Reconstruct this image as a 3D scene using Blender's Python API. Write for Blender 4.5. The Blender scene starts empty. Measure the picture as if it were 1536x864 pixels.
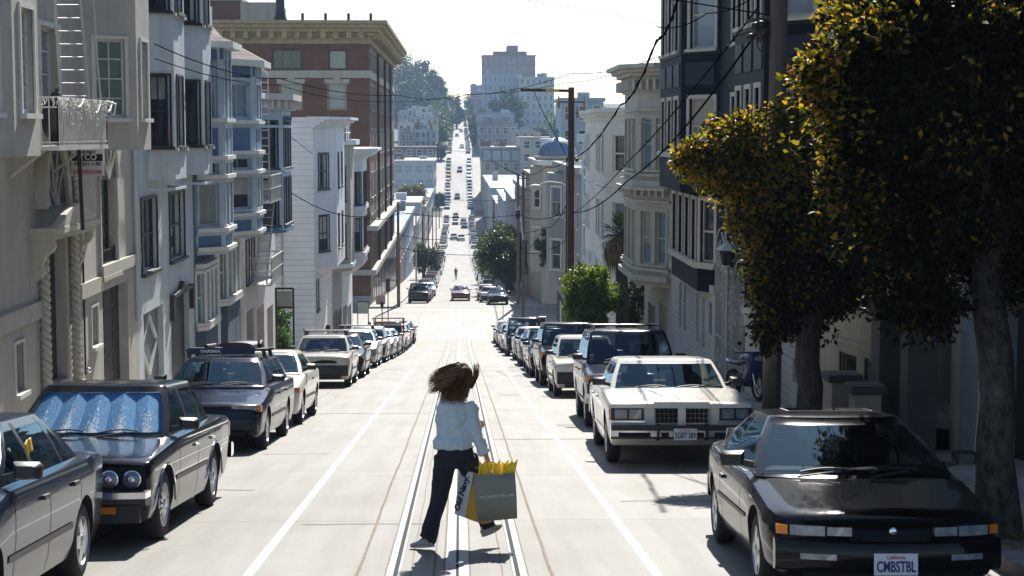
import bpy, bmesh, math, random
import numpy as np
from mathutils import Vector, Matrix
random.seed(7)
R = math.radians
SC = bpy.context.scene
COL = SC.collection
FPX = 2550.0
CZ = 2.12
PITCH = math.atan(234.0 / FPX)
YAW = math.atan(79.0 / FPX)
XL, XR = -7.3, 6.7          # facade lines
KL, KR = -4.72, 4.30        # kerb lines
SL = 0.104                  # slope of the near block

# ---------------------------------------------------------------- camera
cam = bpy.data.cameras.new('camera'); camo = bpy.data.objects.new('camera', cam); COL.objects.link(camo)
cam.sensor_width = 36; cam.lens = 36 * FPX / 1536
cam.clip_start = 0.1; cam.clip_end = 9000
camo.location = (0, 0, CZ)
camo.rotation_euler = (math.pi / 2 - PITCH, 0, -YAW)
SC.camera = camo
bpy.context.view_layer.update()
CM = camo.matrix_world.to_3x3()

def at(px, py, Y):
    d = CM @ Vector(((px - 768) / FPX, -(py - 432) / FPX, -1))
    t = Y / d.y
    return Vector((d.x * t, Y, CZ + d.z * t))
def Zp(py, Y, px=None):
    return at(700 if px is None else px, py, Y).z
def Xp(px, Y, py=400):
    return at(px, py, Y).x

# ---------------------------------------------------------------- road profile
KN = [(-60, 6.24), (0, 0), (60, -6.24), (106, -11.02), (118, -11.75), (136, -11.95), (152, -13.0), (241, -18.5),
      (330, -22.0), (426, -22.9), (500, -20.2), (541, -15.5), (590, -7.5), (640, -4.0), (700, -1.6), (850, 3.4), (1000, 11.0), (1120, 19.2), (1180, 20.6),
      (1300, 18.0), (1800, -10)]
def _slopes():
    d = []
    for i in range(len(KN)):
        if i == 0: d.append((KN[1][1] - KN[0][1]) / (KN[1][0] - KN[0][0])); continue
        if i == len(KN) - 1: d.append((KN[-1][1] - KN[-2][1]) / (KN[-1][0] - KN[-2][0])); continue
        a = (KN[i][1] - KN[i-1][1]) / (KN[i][0] - KN[i-1][0]); b = (KN[i+1][1] - KN[i][1]) / (KN[i+1][0] - KN[i][0])
        d.append(0.0 if a * b <= 0 else 2 * a * b / (a + b))
    return d
KD = _slopes()
def rz(y):
    if y <= KN[0][0]: return KN[0][1]
    if y >= KN[-1][0]: return KN[-1][1]
    for i in range(len(KN) - 1):
        if y <= KN[i+1][0]:
            x0, z0 = KN[i]; x1, z1 = KN[i+1]; h = x1 - x0; t = (y - x0) / h
            return ((2*t**3 - 3*t**2 + 1) * z0 + (t**3 - 2*t**2 + t) * h * KD[i] + (-2*t**3 + 3*t**2) * z1 + (t**3 - t**2) * h * KD[i+1])
def rs(y): return (rz(y + .5) - rz(y - .5))

# ---------------------------------------------------------------- materials
MATS = {}
def mat(name, col=(.5, .5, .5), rough=.6, metal=0., var=0., vscale=4., bump=0., bscale=30., spec=.5, coat=0., emit=None, trans=0., stretch=None, alpha=None, sub=None, dirt=0.):
    if name in MATS: return MATS[name]
    m = bpy.data.materials.new(name); m.use_nodes = True; MATS[name] = m
    nt = m.node_tree; b = nt.nodes['Principled BSDF']
    b.inputs['Base Color'].default_value = (*col, 1); b.inputs['Roughness'].default_value = rough
    b.inputs['Metallic'].default_value = metal; b.inputs['Specular IOR Level'].default_value = spec
    b.inputs['Coat Weight'].default_value = coat; b.inputs['Coat Roughness'].default_value = .03
    b.inputs['Transmission Weight'].default_value = trans
    if emit: b.inputs['Emission Color'].default_value = (*emit[0], 1); b.inputs['Emission Strength'].default_value = emit[1]
    L = nt.links.new
    if var or bump or dirt:
        tc = nt.nodes.new('ShaderNodeTexCoord'); mp = nt.nodes.new('ShaderNodeMapping'); L(tc.outputs['Object'], mp.inputs['Vector'])
        if stretch: mp.inputs['Scale'].default_value = stretch
    if var:
        n = nt.nodes.new('ShaderNodeTexNoise'); n.inputs['Scale'].default_value = vscale; n.inputs['Detail'].default_value = 8; n.inputs['Roughness'].default_value = .65
        L(mp.outputs[0], n.inputs['Vector'])
        cr = nt.nodes.new('ShaderNodeValToRGB'); cr.color_ramp.elements[0].position = .32; cr.color_ramp.elements[1].position = .68
        lo = tuple(max(0, c * (1 - var)) for c in col); hi = tuple(min(1, c * (1 + var * .7)) for c in col)
        cr.color_ramp.elements[0].color = (*lo, 1); cr.color_ramp.elements[1].color = (*hi, 1)
        L(n.outputs['Fac'], cr.inputs[0]); out = cr.outputs[0]
        if dirt:   # vertical runs of grime
            mp2 = nt.nodes.new('ShaderNodeMapping'); mp2.inputs['Scale'].default_value = (3.0, 3.0, .25); L(tc.outputs['Object'], mp2.inputs['Vector'])
            n2 = nt.nodes.new('ShaderNodeTexNoise'); n2.inputs['Scale'].default_value = 1.6; n2.inputs['Detail'].default_value = 6; L(mp2.outputs[0], n2.inputs['Vector'])
            c2 = nt.nodes.new('ShaderNodeValToRGB'); c2.color_ramp.elements[0].position = .35; c2.color_ramp.elements[1].position = .62
            c2.color_ramp.elements[0].color = (1 - dirt, 1 - dirt, 1 - dirt * .9, 1); c2.color_ramp.elements[1].color = (1, 1, 1, 1)
            L(n2.outputs['Fac'], c2.inputs[0])
            mx = nt.nodes.new('ShaderNodeMix'); mx.data_type = 'RGBA'; mx.blend_type = 'MULTIPLY'; mx.inputs[0].default_value = 1
            L(out, mx.inputs[6]); L(c2.outputs[0], mx.inputs[7]); out = mx.outputs[2]
        L(out, b.inputs['Base Color'])
    if bump:
        n = nt.nodes.new('ShaderNodeTexNoise'); n.inputs['Scale'].default_value = bscale; n.inputs['Detail'].default_value = 6; L(mp.outputs[0], n.inputs['Vector'])
        bp = nt.nodes.new('ShaderNodeBump'); bp.inputs['Strength'].default_value = bump; bp.inputs['Distance'].default_value = .02
        L(n.outputs['Fac'], bp.inputs['Height']); L(bp.outputs[0], b.inputs['Normal'])
    return m

def glass_mat(name, tint=(.75, .82, .85), thru=.6, rough=.01, f0=.06):
    """see-through tinted glass: fresnel reflection over a tinted transparent / dark mix"""
    if name in MATS: return MATS[name]
    m = bpy.data.materials.new(name); m.use_nodes = True; MATS[name] = m
    nt = m.node_tree; nt.nodes.clear(); L = nt.links.new
    o = nt.nodes.new('ShaderNodeOutputMaterial'); tr = nt.nodes.new('ShaderNodeBsdfTransparent'); tr.inputs[0].default_value = tuple(t * thru for t in tint) + (1,)
    g = nt.nodes.new('ShaderNodeBsdfGlossy'); g.inputs['Roughness'].default_value = rough; g.inputs[0].default_value = (1, 1, 1, 1)
    ge = nt.nodes.new('ShaderNodeNewGeometry'); dt = nt.nodes.new('ShaderNodeVectorMath'); dt.operation = 'DOT_PRODUCT'; L(ge.outputs['Incoming'], dt.inputs[0]); L(ge.outputs['Normal'], dt.inputs[1])
    def mth(op, a, b_=None):
        n = nt.nodes.new('ShaderNodeMath'); n.operation = op
        for i, v in enumerate((a, b_)):
            if v is None: continue
            if isinstance(v, (int, float)): n.inputs[i].default_value = v
            else: L(v, n.inputs[i])
        return n.outputs[0]
    fr = mth('ADD', mth('MULTIPLY', mth('POWER', mth('SUBTRACT', 1.0, mth('ABSOLUTE', dt.outputs['Value'])), 5.0), 1 - f0), f0)
    g.inputs[0].default_value = (.42, .70, .95, 1)
    mx = nt.nodes.new('ShaderNodeMixShader'); L(fr, mx.inputs[0]); L(tr.outputs[0], mx.inputs[1]); L(g.outputs[0], mx.inputs[2]); L(mx.outputs[0], o.inputs[0])
    return m

def brick_mat(name, c1, c2, mortar, w=.22, h=.075, ms=.01, rough=.85, scale=1., bump=.4, axis='x', var=.25):
    """courses in object space; axis 'x' for faces seen along y, 'y' for faces along the street"""
    if name in MATS: return MATS[name]
    m = mat(name, c1, rough); nt = m.node_tree; b = nt.nodes['Principled BSDF']; L = nt.links.new
    tc = nt.nodes.new('ShaderNodeTexCoord'); sp = nt.nodes.new('ShaderNodeSeparateXYZ'); cb = nt.nodes.new('ShaderNodeCombineXYZ')
    L(tc.outputs['Object'], sp.inputs[0])
    ad = nt.nodes.new('ShaderNodeMath'); ad.operation = 'ADD'; L(sp.outputs[0], ad.inputs[0]); L(sp.outputs[1], ad.inputs[1])
    L(ad.outputs[0], cb.inputs[0]); L(sp.outputs[2], cb.inputs[1])
    br = nt.nodes.new('ShaderNodeTexBrick'); br.inputs['Scale'].default_value = scale; br.inputs['Brick Width'].default_value = w; br.inputs['Row Height'].default_value = h
    br.inputs['Mortar Size'].default_value = ms; br.inputs['Color1'].default_value = (*c1, 1); br.inputs['Color2'].default_value = (*c2, 1); br.inputs['Mortar'].default_value = (*mortar, 1)
    L(cb.outputs[0], br.inputs['Vector'])
    n = nt.nodes.new('ShaderNodeTexNoise'); n.inputs['Scale'].default_value = .8; n.inputs['Detail'].default_value = 8; L(tc.outputs['Object'], n.inputs['Vector'])
    mr = nt.nodes.new('ShaderNodeMapRange'); mr.inputs[3].default_value = 1 - var; mr.inputs[4].default_value = 1 + var; mr.inputs[1].default_value = .3; mr.inputs[2].default_value = .7
    L(n.outputs['Fac'], mr.inputs[0])
    mx = nt.nodes.new('ShaderNodeVectorMath'); mx.operation = 'SCALE'; L(br.outputs['Color'], mx.inputs[0]); L(mr.outputs[0], mx.inputs['Scale'])
    L(mx.outputs[0], b.inputs['Base Color'])
    bp = nt.nodes.new('ShaderNodeBump'); bp.inputs['Strength'].default_value = bump; bp.inputs['Distance'].default_value = .01; bp.invert = True
    L(br.outputs['Fac'], bp.inputs['Height']); L(bp.outputs[0], b.inputs['Normal'])
    return m

# ---------------------------------------------------------------- mesh builder
class MB:
    def __init__(s): s.v = []; s.f = []; s.m = []; s.mats = []
    def mi(s, m):
        if m is None: return 0
        if m not in s.mats: s.mats.append(m)
        return s.mats.index(m)
    def add(s, vs, fs, m=None):
        k = len(s.v); i = s.mi(m); s.v.extend([tuple(p) for p in vs])
        for f in fs: s.f.append(tuple(a + k for a in f)); s.m.append(i)
        return s
    def quad(s, a, b, c, d, m=None): return s.add([a, b, c, d], [(0, 1, 2, 3)], m)
    def box(s, x0, x1, y0, y1, z0, z1, m=None):
        v = [(x, y, z) for z in (z0, z1) for (x, y) in ((x0, y0), (x1, y0), (x1, y1), (x0, y1))]
        return s.add(v, [(3, 2, 1, 0), (4, 5, 6, 7), (0, 1, 5, 4), (1, 2, 6, 5), (2, 3, 7, 6), (3, 0, 4, 7)], m)
    def fbox(s, O, U, V, N, u0, u1, v0, v1, n0, n1, m=None):
        """box in the frame (O, U, V, N)"""
        vs = [O + U * u + V * v + N * n for n in (n0, n1) for (u, v) in ((u0, v0), (u1, v0), (u1, v1), (u0, v1))]
        return s.add(vs, [(3, 2, 1, 0), (4, 5, 6, 7), (0, 1, 5, 4), (1, 2, 6, 5), (2, 3, 7, 6), (3, 0, 4, 7)], m)
    def bar(s, a, b, w, h=None, m=None, up=(0, 0, 1)):
        a = Vector(a); b = Vector(b); d = (b - a); ln = d.length
        if ln < 1e-6: return s
        d /= ln; h = w if h is None else h
        up = Vector(up)
        if abs(d.dot(up)) > .99: up = Vector((0, 1, 0))
        sx = d.cross(up).normalized(); sy = sx.cross(d).normalized()
        return s.fbox(a, sx, sy, d, -w/2, w/2, -h/2, h/2, 0, ln, m)
    def tube(s, pts, r, n=8, m=None, caps=True, ell=None, up=None):
        """r: number, list, or list of (ra, rb); up = reference for ra"""
        pts = [Vector(p) for p in pts]; k = len(pts); rings = []
        ref = Vector(up) if up else None
        for i, p in enumerate(pts):
            d = (pts[min(i+1, k-1)] - pts[max(i-1, 0)])
            d = d.normalized() if d.length > 1e-9 else Vector((0, 0, 1))
            if ref is None:
                ref = Vector((0, 0, 1)) if abs(d.z) < .9 else Vector((1, 0, 0))
            a = ref - d * ref.dot(d)
            if a.length < 1e-4: a = d.orthogonal()
            a.normalize(); b = d.cross(a)
            if not up: ref = a
            rr = r[i] if isinstance(r, (list, tuple)) else r
            ra, rb = rr if isinstance(rr, (list, tuple)) else (rr, rr)
            rings.append([p + a * (ra * math.cos(2*math.pi*j/n)) + b * (rb * math.sin(2*math.pi*j/n)) for j in range(n)])
        vs = [q for rg in rings for q in rg]; fs = []
        for i in range(k - 1):
            for j in range(n): fs.append((i*n + j, i*n + (j+1) % n, (i+1)*n + (j+1) % n, (i+1)*n + j))
        if caps: fs.append(tuple(range(n - 1, -1, -1))); fs.append(tuple((k-1)*n + j for j in range(n)))
        return s.add(vs, fs, m)
    def lathe(s, O, axis, prof, n=24, m=None):
        """prof: [(radius, along)]"""
        O = Vector(O); ax = Vector(axis).normalized(); a = ax.orthogonal().normalized(); b = ax.cross(a); k = len(prof)
        vs = [O + ax * h + (a * math.cos(2*math.pi*j/n) + b * math.sin(2*math.pi*j/n)) * r for r, h in prof for j in range(n)]
        fs = [(i*n + j, i*n + (j+1) % n, (i+1)*n + (j+1) % n, (i+1)*n + j) for i in range(k-1) for j in range(n)]
        return s.add(vs, fs, m)
    def ball(s, c, r, n=12, k=8, m=None, squash=(1, 1, 1)):
        c = Vector(c); vs = []; fs = []
        for i in range(k + 1):
            t = math.pi * i / k
            for j in range(n):
                p = 2 * math.pi * j / n
                vs.append(c + Vector((r*squash[0]*math.sin(t)*math.cos(p), r*squash[1]*math.sin(t)*math.sin(p), r*squash[2]*math.cos(t))))
        for i in range(k):
            for j in range(n): fs.append((i*n + j, (i+1)*n + j, (i+1)*n + (j+1) % n, i*n + (j+1) % n))
        return s.add(vs, fs, m)
    def grid(s, rows, m=None, close=False):
        n = len(rows[0]); vs = [p for r in rows for p in r]; fs = []
        for i in range(len(rows) - 1):
            for j in range(n - (0 if close else 1)): fs.append((i*n + j, i*n + (j+1) % n, (i+1)*n + (j+1) % n, (i+1)*n + j))
        return s.add(vs, fs, m)
    def prism(s, poly, D, m=None):
        """poly: 3D points, extruded by vector D"""
        n = len(poly); D = Vector(D); vs = [Vector(p) for p in poly] + [Vector(p) + D for p in poly]
        fs = [tuple(range(n-1, -1, -1)), tuple(range(n, 2*n))] + [(i, (i+1) % n, n + (i+1) % n, n + i) for i in range(n)]
        return s.add(vs, fs, m)
    def build(s, name, parent=None, smooth=None, local=False, mats=None, bevel=0, recalc=True):
        if not s.v: return None
        me = bpy.data.meshes.new(name)
        off = Vector((0, 0, 0))
        o = bpy.data.objects.new(name, me)
        if not local:
            if parent is not None:
                r = parent
                while r.parent: r = r.parent
                off = r.location.copy()
            else:
                a = np.array(s.v); off = Vector(((a[:, 0].min() + a[:, 0].max()) / 2, (a[:, 1].min() + a[:, 1].max()) / 2, a[:, 2].min()))
                o.location = off
        me.from_pydata([(p[0] - off.x, p[1] - off.y, p[2] - off.z) for p in s.v], [], s.f)
        for m in (mats or s.mats): me.materials.append(m)
        if len(s.mats) > 1: me.polygons.foreach_set('material_index', s.m)
        if recalc and len(s.f) < 60000:
            bm = bmesh.new(); bm.from_mesh(me); bmesh.ops.recalc_face_normals(bm, faces=bm.faces); bm.to_mesh(me); bm.free()
        if smooth:
            me.polygons.foreach_set('use_smooth', [True] * len(me.polygons)); me.set_sharp_from_angle(angle=R(smooth))
        COL.objects.link(o)
        if parent is not None: o.parent = parent
        if bevel:
            b = o.modifiers.new('bevel', 'BEVEL'); b.width = bevel; b.segments = 2; b.limit_method = 'ANGLE'; b.angle_limit = R(40)
        return o

def thing(name, label, cat, loc=(0, 0, 0), group=None, rot=(0, 0, 0)):
    o = bpy.data.objects.new(name, None); COL.objects.link(o); o.location = loc; o.rotation_euler = rot
    return tag(o, label, cat, group)
def tag(o, label=None, cat=None, group=None, kind=None):
    if label: o['label'] = label
    if cat: o['category'] = cat
    if group: o['group'] = group
    if kind: o['kind'] = kind
    return o
def copy_tree(o, parent=None, label=None, loc=None, rot=None):
    c = o.copy(); COL.objects.link(c)
    if parent is not None: c.parent = parent
    for ch in list(o.children): copy_tree(ch, c)
    if label: c['label'] = label
    if loc is not None: c.location = loc
    if rot is not None: c.rotation_euler = rot
    return c
def part(name, parent, m, fn, smooth=None, local=False, bevel=0, label=None):
    b = MB(); fn(b)
    if m is not None and not b.mats: b.mats = [m]
    o = b.build(name, parent, smooth, local, bevel=bevel)
    if label: o['label'] = label
    return o
def text(body, size, loc, rot, m, parent=None, name='lettering', align='CENTER', ext=.002, sx=1., bold=0.):
    cu = bpy.data.curves.new(name, 'FONT'); cu.body = body; cu.size = size; cu.align_x = align; cu.align_y = 'CENTER'; cu.extrude = ext; cu.offset = bold; cu.resolution_u = 3
    o = bpy.data.objects.new(name, cu); COL.objects.link(o)
    bpy.context.view_layer.update()
    me = bpy.data.meshes.new_from_object(o.evaluated_get(bpy.context.evaluated_depsgraph_get()))
    bpy.data.objects.remove(o)
    o = bpy.data.objects.new(name, me); COL.objects.link(o); me.materials.clear(); me.materials.append(m)
    if parent is not None:
        o.parent = parent; r = parent
        while r.parent: r = r.parent
        loc = Vector(loc) - (r.location if r.get('world_built') else Vector((0, 0, 0)))
    o.location = loc; o.rotation_euler = rot; o.scale = (sx, 1, 1)
    return o
def evaluated(o):
    bpy.context.view_layer.update()
    return bpy.data.meshes.new_from_object(o.evaluated_get(bpy.context.evaluated_depsgraph_get()))

# ---------------------------------------------------------------- light and sky
SUN_EL, SUN_AZ = 42., 9.    # azimuth from +Y towards +X
w = bpy.data.worlds.new('World'); SC.world = w; w.use_nodes = True
bg = w.node_tree.nodes['Background']; sk = w.node_tree.nodes.new('ShaderNodeTexSky'); sk.sky_type = 'NISHITA'; sk.sun_disc = False
sk.sun_elevation = R(SUN_EL); sk.sun_rotation = R(SUN_AZ); sk.air_density = 1.0; sk.dust_density = .5; sk.ozone_density = 1.2; sk.altitude = 0
w.node_tree.links.new(sk.outputs[0], bg.inputs[0]); bg.inputs[1].default_value = .09
sun = bpy.data.lights.new('sun', 'SUN'); sun.energy = 5.0; sun.angle = R(.5); sun.color = (1, .955, .88)
suno = bpy.data.objects.new('sun', sun); COL.objects.link(suno)
sd = Vector((math.sin(R(SUN_AZ)) * math.cos(R(SUN_EL)), math.cos(R(SUN_AZ)) * math.cos(R(SUN_EL)), math.sin(R(SUN_EL))))
suno.rotation_euler = (-sd).to_track_quat('-Z', 'Y').to_euler(); suno.location = (0, 0, 60)
SC.view_settings.view_transform = 'Standard'; SC.view_settings.look = 'None'; SC.view_settings.exposure = .86; SC.view_settings.gamma = 1
SC.render.engine = 'CYCLES'
cy = SC.cycles; cy.max_bounces = 6; cy.diffuse_bounces = 3; cy.glossy_bounces = 3; cy.transmission_bounces = 4; cy.transparent_max_bounces = 16; cy.volume_bounces = 1
cy.use_denoising = True; cy.caustics_reflective = False; cy.caustics_refractive = False; cy.sample_clamp_indirect = 6
cy.volume_step_rate = 4; cy.volume_max_steps = 64
# ---------------------------------------------------------------- terrain, road, pavements
CROSS = (118.5, 135.5)
def frange(a, b, s):
    n = max(1, int(round((b - a) / s))); return [a + (b - a) * i / n for i in range(n + 1)]
M_conc = brick_mat('road_concrete', (.202, .195, .178), (.224, .216, .199), (.08, .07, .06), w=3.1, h=4.6, ms=.012, rough=.7, bump=.1, var=.06)
nt = M_conc.node_tree   # lay the slab joints in plan (x, y) instead of (x+y, z), and add tyre-dark lanes, patches and cracks
tc = [n for n in nt.nodes if n.type == 'TEX_COORD'][0]; br = [n for n in nt.nodes if n.type == 'TEX_BRICK'][0]; pb = nt.nodes['Principled BSDF']
br.offset = 0
nt.links.new(tc.outputs['Object'], br.inputs['Vector'])
def road_grime(m):
    nt = m.node_tree; L = nt.links.new; pb = nt.nodes['Principled BSDF']; tc = [n for n in nt.nodes if n.type == 'TEX_COORD'][0]
    src = pb.inputs['Base Color'].links[0].from_socket
    for sc, st, lo, hi, dk, col in (((1.4, .06, 1), 2.2, .42, .72, .36, (.7, .66, .6)), ((.5, .5, 1), 1.1, .45, .7, .2, (.75, .73, .7)), ((9, 9, 1), 3., .55, .75, .22, (.6, .58, .55))):
        mp = nt.nodes.new('ShaderNodeMapping'); mp.inputs['Scale'].default_value = sc; L(tc.outputs['Object'], mp.inputs[0])
        n = nt.nodes.new('ShaderNodeTexNoise'); n.inputs['Scale'].default_value = st; n.inputs['Detail'].default_value = 7; L(mp.outputs[0], n.inputs['Vector'])
        r = nt.nodes.new('ShaderNodeMapRange'); r.inputs[1].default_value = lo; r.inputs[2].default_value = hi; r.inputs[4].default_value = dk * 2.2; L(n.outputs['Fac'], r.inputs[0])
        mx = nt.nodes.new('ShaderNodeMix'); mx.data_type = 'RGBA'; mx.blend_type = 'MULTIPLY'; mx.clamp_factor = True
        L(r.outputs[0], mx.inputs[0]); L(src, mx.inputs[6]); mx.inputs[7].default_value = (*col, 1); src = mx.outputs[2]
    L(src, pb.inputs['Base Color'])
road_grime(M_conc)
M_farc = mat('far_road_concrete', (.24, .235, .22), .8, var=.2, vscale=.4, stretch=(1.5, .15, 1))
M_walk = brick_mat('sidewalk_concrete', (.29, .28, .26), (.31, .30, .275), (.15, .14, .13), w=1.1, h=1.1, ms=.012, rough=.8, bump=.15, var=.18)
nt = M_walk.node_tree; nt.links.new([n for n in nt.nodes if n.type == 'TEX_COORD'][0].outputs['Object'], [n for n in nt.nodes if n.type == 'TEX_BRICK'][0].inputs['Vector'])
road_grime(M_walk)
M_kerb = mat('kerb_stone', (.34, .33, .31), .8, var=.25, vscale=3, bump=.3)
M_far_road = mat('far_asphalt', (.30, .30, .29), .8, var=.15, vscale=.3)
M_earth = mat('hillside_earth', (.10, .10, .07), .95, var=.35, vscale=.05)
M_line = mat('road_paint', (.85, .84, .80), .6, var=.24, vscale=9)
M_steel = mat('rail_steel', (.17, .17, .18), .42, metal=1., var=.25, vscale=6, stretch=(3, .4, 1))
M_slotplate = mat('slot_plate', (.30, .31, .31), .6, metal=0., var=.2, vscale=5, stretch=(3, .3, 1))
M_rust = mat('seam_tar', (.17, .13, .09), .85, var=.5, vscale=12)
M_black = mat('black_gap', (.008, .008, .008), .9)

def sheet(name, x0, x1, ys, lift, m, kind='structure', xs=None, label=None):
    xs = xs or [x0, x1]
    b = MB(); b.grid([[(x, y, rz(y) + lift) for x in xs] for y in ys], m)
    me_o = b.build(name, None, smooth=60, recalc=False)
    me = me_o.data
    if me.polygons[0].normal.z < 0: me.flip_normals()
    me_o.location = me_o.location
    tag(me_o, kind=kind)
    return me_o
def hill(x, y):
    """side relief beyond the street: a wooded knoll on the left at the top of the far hill"""
    z = 0
    d = max(0, abs(x) - 9)
    if x < 0: z += 26 * math.exp(-((x + 75) / 48.) ** 2 - ((y - 980) / 170.) ** 2)
    z += (6 if x > 0 else 3) * (1 - math.exp(-d / 80.)) * math.exp(-((y - 900) / 220.) ** 2)
    return z * min(1, d / 25.)
b = MB()
gx = [-740, -400, -200, -120, -90, -70, -50, -35, -22, -14, -9, 0, 9, 14, 22, 35, 50, 80, 130, 200, 400, 740]
b.grid([[(x, y, rz(y) - .25 + hill(x, y)) for x in gx] for y in frange(-60, 1800, 20)], M_earth)
o = b.build('ground', None, smooth=80, recalc=False); tag(o, kind='structure')
if o.data.polygons[0].normal.z < 0: o.data.flip_normals()

sheet('road', KL, KR, frange(-30, CROSS[0], 2), 0, M_conc)
sheet('cross_street', -160, 160, frange(CROSS[0], CROSS[1], 2), 0, M_conc, xs=[-160, KL - 3, KL, KR, KR + 3, 160])
sheet('far_road', KL - .3, KR + .3, frange(CROSS[1], 1260, 4), 0, M_farc)
for yy in ((340, 354), (478, 492), (596, 610), (690, 703), (845, 858)):
    sheet('side_street', -120, -7.8, frange(yy[0], yy[1], 4), -.1, M_far_road); sheet('side_street', 7.2, 120, frange(yy[0], yy[1], 4), -.1, M_far_road)
def walk(name, xk, xw, ya, yb, step=3.):
    b = MB(); ys = frange(ya, yb, step); s = 1 if xw > xk else -1; K = .14
    b.grid([[(xk, y, rz(y) - .1), (xk, y, rz(y) + K - .015), (xk + s*.015, y, rz(y) + K), (xk + s*.16, y, rz(y) + K)] for y in ys], M_kerb)
    b.grid([[(xk + s*.16, y, rz(y) + K), (xw, y, rz(y) + K + .03)] for y in ys], M_walk)
    for y in (ya, yb): b.quad((xk, y, rz(y) - .2), (xw, y, rz(y) - .2), (xw, y, rz(y) + K + .03), (xk, y, rz(y) + K), M_kerb)
    tag(b.build(name, None), kind='structure')
walk('sidewalk', KL, XL - .6, -30, CROSS[0] - 2.2); walk('sidewalk', KR, XR + 2.5, -30, CROSS[0] - 2.2)
walk('sidewalk', KL - .3, XL - .4, CROSS[1] + 2, 338, 6); walk('sidewalk', KR + .3, XR + .4, CROSS[1] + 2, 338, 6)
walk('sidewalk', KL - .3, XL - .4, 356, 476, 6); walk('sidewalk', KR + .3, XR + .4, 356, 476, 6)
walk('sidewalk', KL - .3, XL - .4, 494, 1200, 8); walk('sidewalk', KR + .3, XR + .4, 494, 1200, 8)
# the cross street's own pavements running off to both sides
def crosswalk_pav(x0, x1, ya, yb):
    b = MB(); K = .15
    for i in range(2):
        pass
    n = 8; xs = [x0 + (x1 - x0) * i / n for i in range(n + 1)]
    zt = max(rz(ya), rz(yb)) + K
    b.box(x0, x1, ya, yb, zt - .5, zt, M_walk); tag(b.build('sidewalk', None), kind='structure')
for x0, x1 in ((-160, XL - .62), (XR + 2.52, 160)): crosswalk_pav(x0, x1, CROSS[0] - 2.2, CROSS[0] - .0)
for x0, x1 in ((-160, KL - .32), (KR + .32, 160)): crosswalk_pav(x0, x1, CROSS[1], CROSS[1] + 1.98)

# lane lines, rails, slot
def strip(name, x0, x1, ya, yb, lift, m, step=2., wob=0., ends=None):
    b = MB(); rows = []
    for y in frange(ya, yb, step):
        k = (random.random() - .5) * wob
        rows.append([(x0 + k, y, rz(y) + lift), (x1 + k, y, rz(y) + lift)])
    b.grid(rows, m); o = b.build(name, None, recalc=False)
    if o.data.polygons[0].normal.z < 0: o.data.flip_normals()
    return tag(o, kind='structure')
strip('lane_line', -1.72, -1.64, -20, 99, .004, M_line); strip('lane_line', 1.51, 1.59, -20, 99, .004, M_line)
for sx in (-.825, .725): strip('track_seam', sx - .012, sx + .014, -20, 112, .004, M_rust, step=.7, wob=.015)
for c, s in ((-.56, -1), (.50, 1)):
    a, bb = sorted((c - s*.028, c + s*.028)); strip('rail', a, bb, -20, 138, .008, M_steel)
    a, bb = sorted((c - s*.062, c - s*.028)); strip('rail_groove', a, bb, -20, 138, .004, M_black)
    a, bb = sorted((c - s*.082, c - s*.062)); strip('rail_lip', a, bb, -20, 138, .008, M_steel)
    a, bb = sorted((c + s*.028, c + s*.043)); strip('rail_seam', a, bb, -20, 138, .004, M_rust)
    a, bb = sorted((c - s*.17, c - s*.16)); strip('track_seam', a, bb, -20, 112, .004, M_rust, step=.6, wob=.012)
strip('slot_plate', -.12, -.036, -20, 138, .006, M_slotplate); strip('slot_plate', -.012, .07, -20, 138, .006, M_slotplate)
strip('cable_slot', -.036, -.012, -20, 138, .003, M_black)
strip('slot_seam', -.14, -.12, -20, 112, .004, M_rust, step=.6, wob=.004); strip('slot_seam', .07, .085, -20, 112, .004, M_rust, step=.6, wob=.004)
def cross_line(ya, w, x0=KL + .2, x1=KR - .2, m=None):
    b = MB(); b.quad((x0, ya, rz(ya) + .005), (x1, ya, rz(ya) + .005), (x1, ya + w, rz(ya + w) + .005), (x0, ya + w, rz(ya + w) + .005), m or M_line)
    o = b.build('crosswalk_line', None, recalc=False); tag(o, kind='structure')
for y, wd in ((112.5, .35), (116.5, .35), (137.3, .35), (141, .35)): cross_line(y, wd)
# tar patches and cross cracks in the concrete
M_patch = mat('road_patch', (.20, .195, .18), .8, var=.2, vscale=4)
for (x, y, wd, ln) in ((-.9, 16.4, 1.3, .02), (2.3, 18.2, 1.1, .03), (-2.4, 24.5, 1.0, .02), (1.0, 35, .8, .02), (-1.0, 46, 1.2, .03), (2.2, 30, .9, .6), (-2.3, 58, .8, 1.6), (-3.2, 19.6, 1.6, .04), (-2.1, 34, 3.2, .05), (1.1, 27, 2.2, .05), (2.6, 53, 1.8, .06), (-3.2, 72, 1.4, 1.8), (.2, 78, .9, 1.1), (1.2, 41, .5, .4)):
    b = MB(); n = 9; up = []; dn = []
    for i in range(n + 1):
        xx = x - wd / 2 + wd * i / n; j = random.uniform(-.03, .03)
        dn.append((xx, y + j, rz(y + j) + .003)); y2 = y + ln + j + random.uniform(0, .02); up.append((xx, y2, rz(y2) + .003))
    b.grid([dn, up], M_patch if ln > .1 else M_rust); tag(b.build('road_patch', None, recalc=False), kind='structure')
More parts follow.
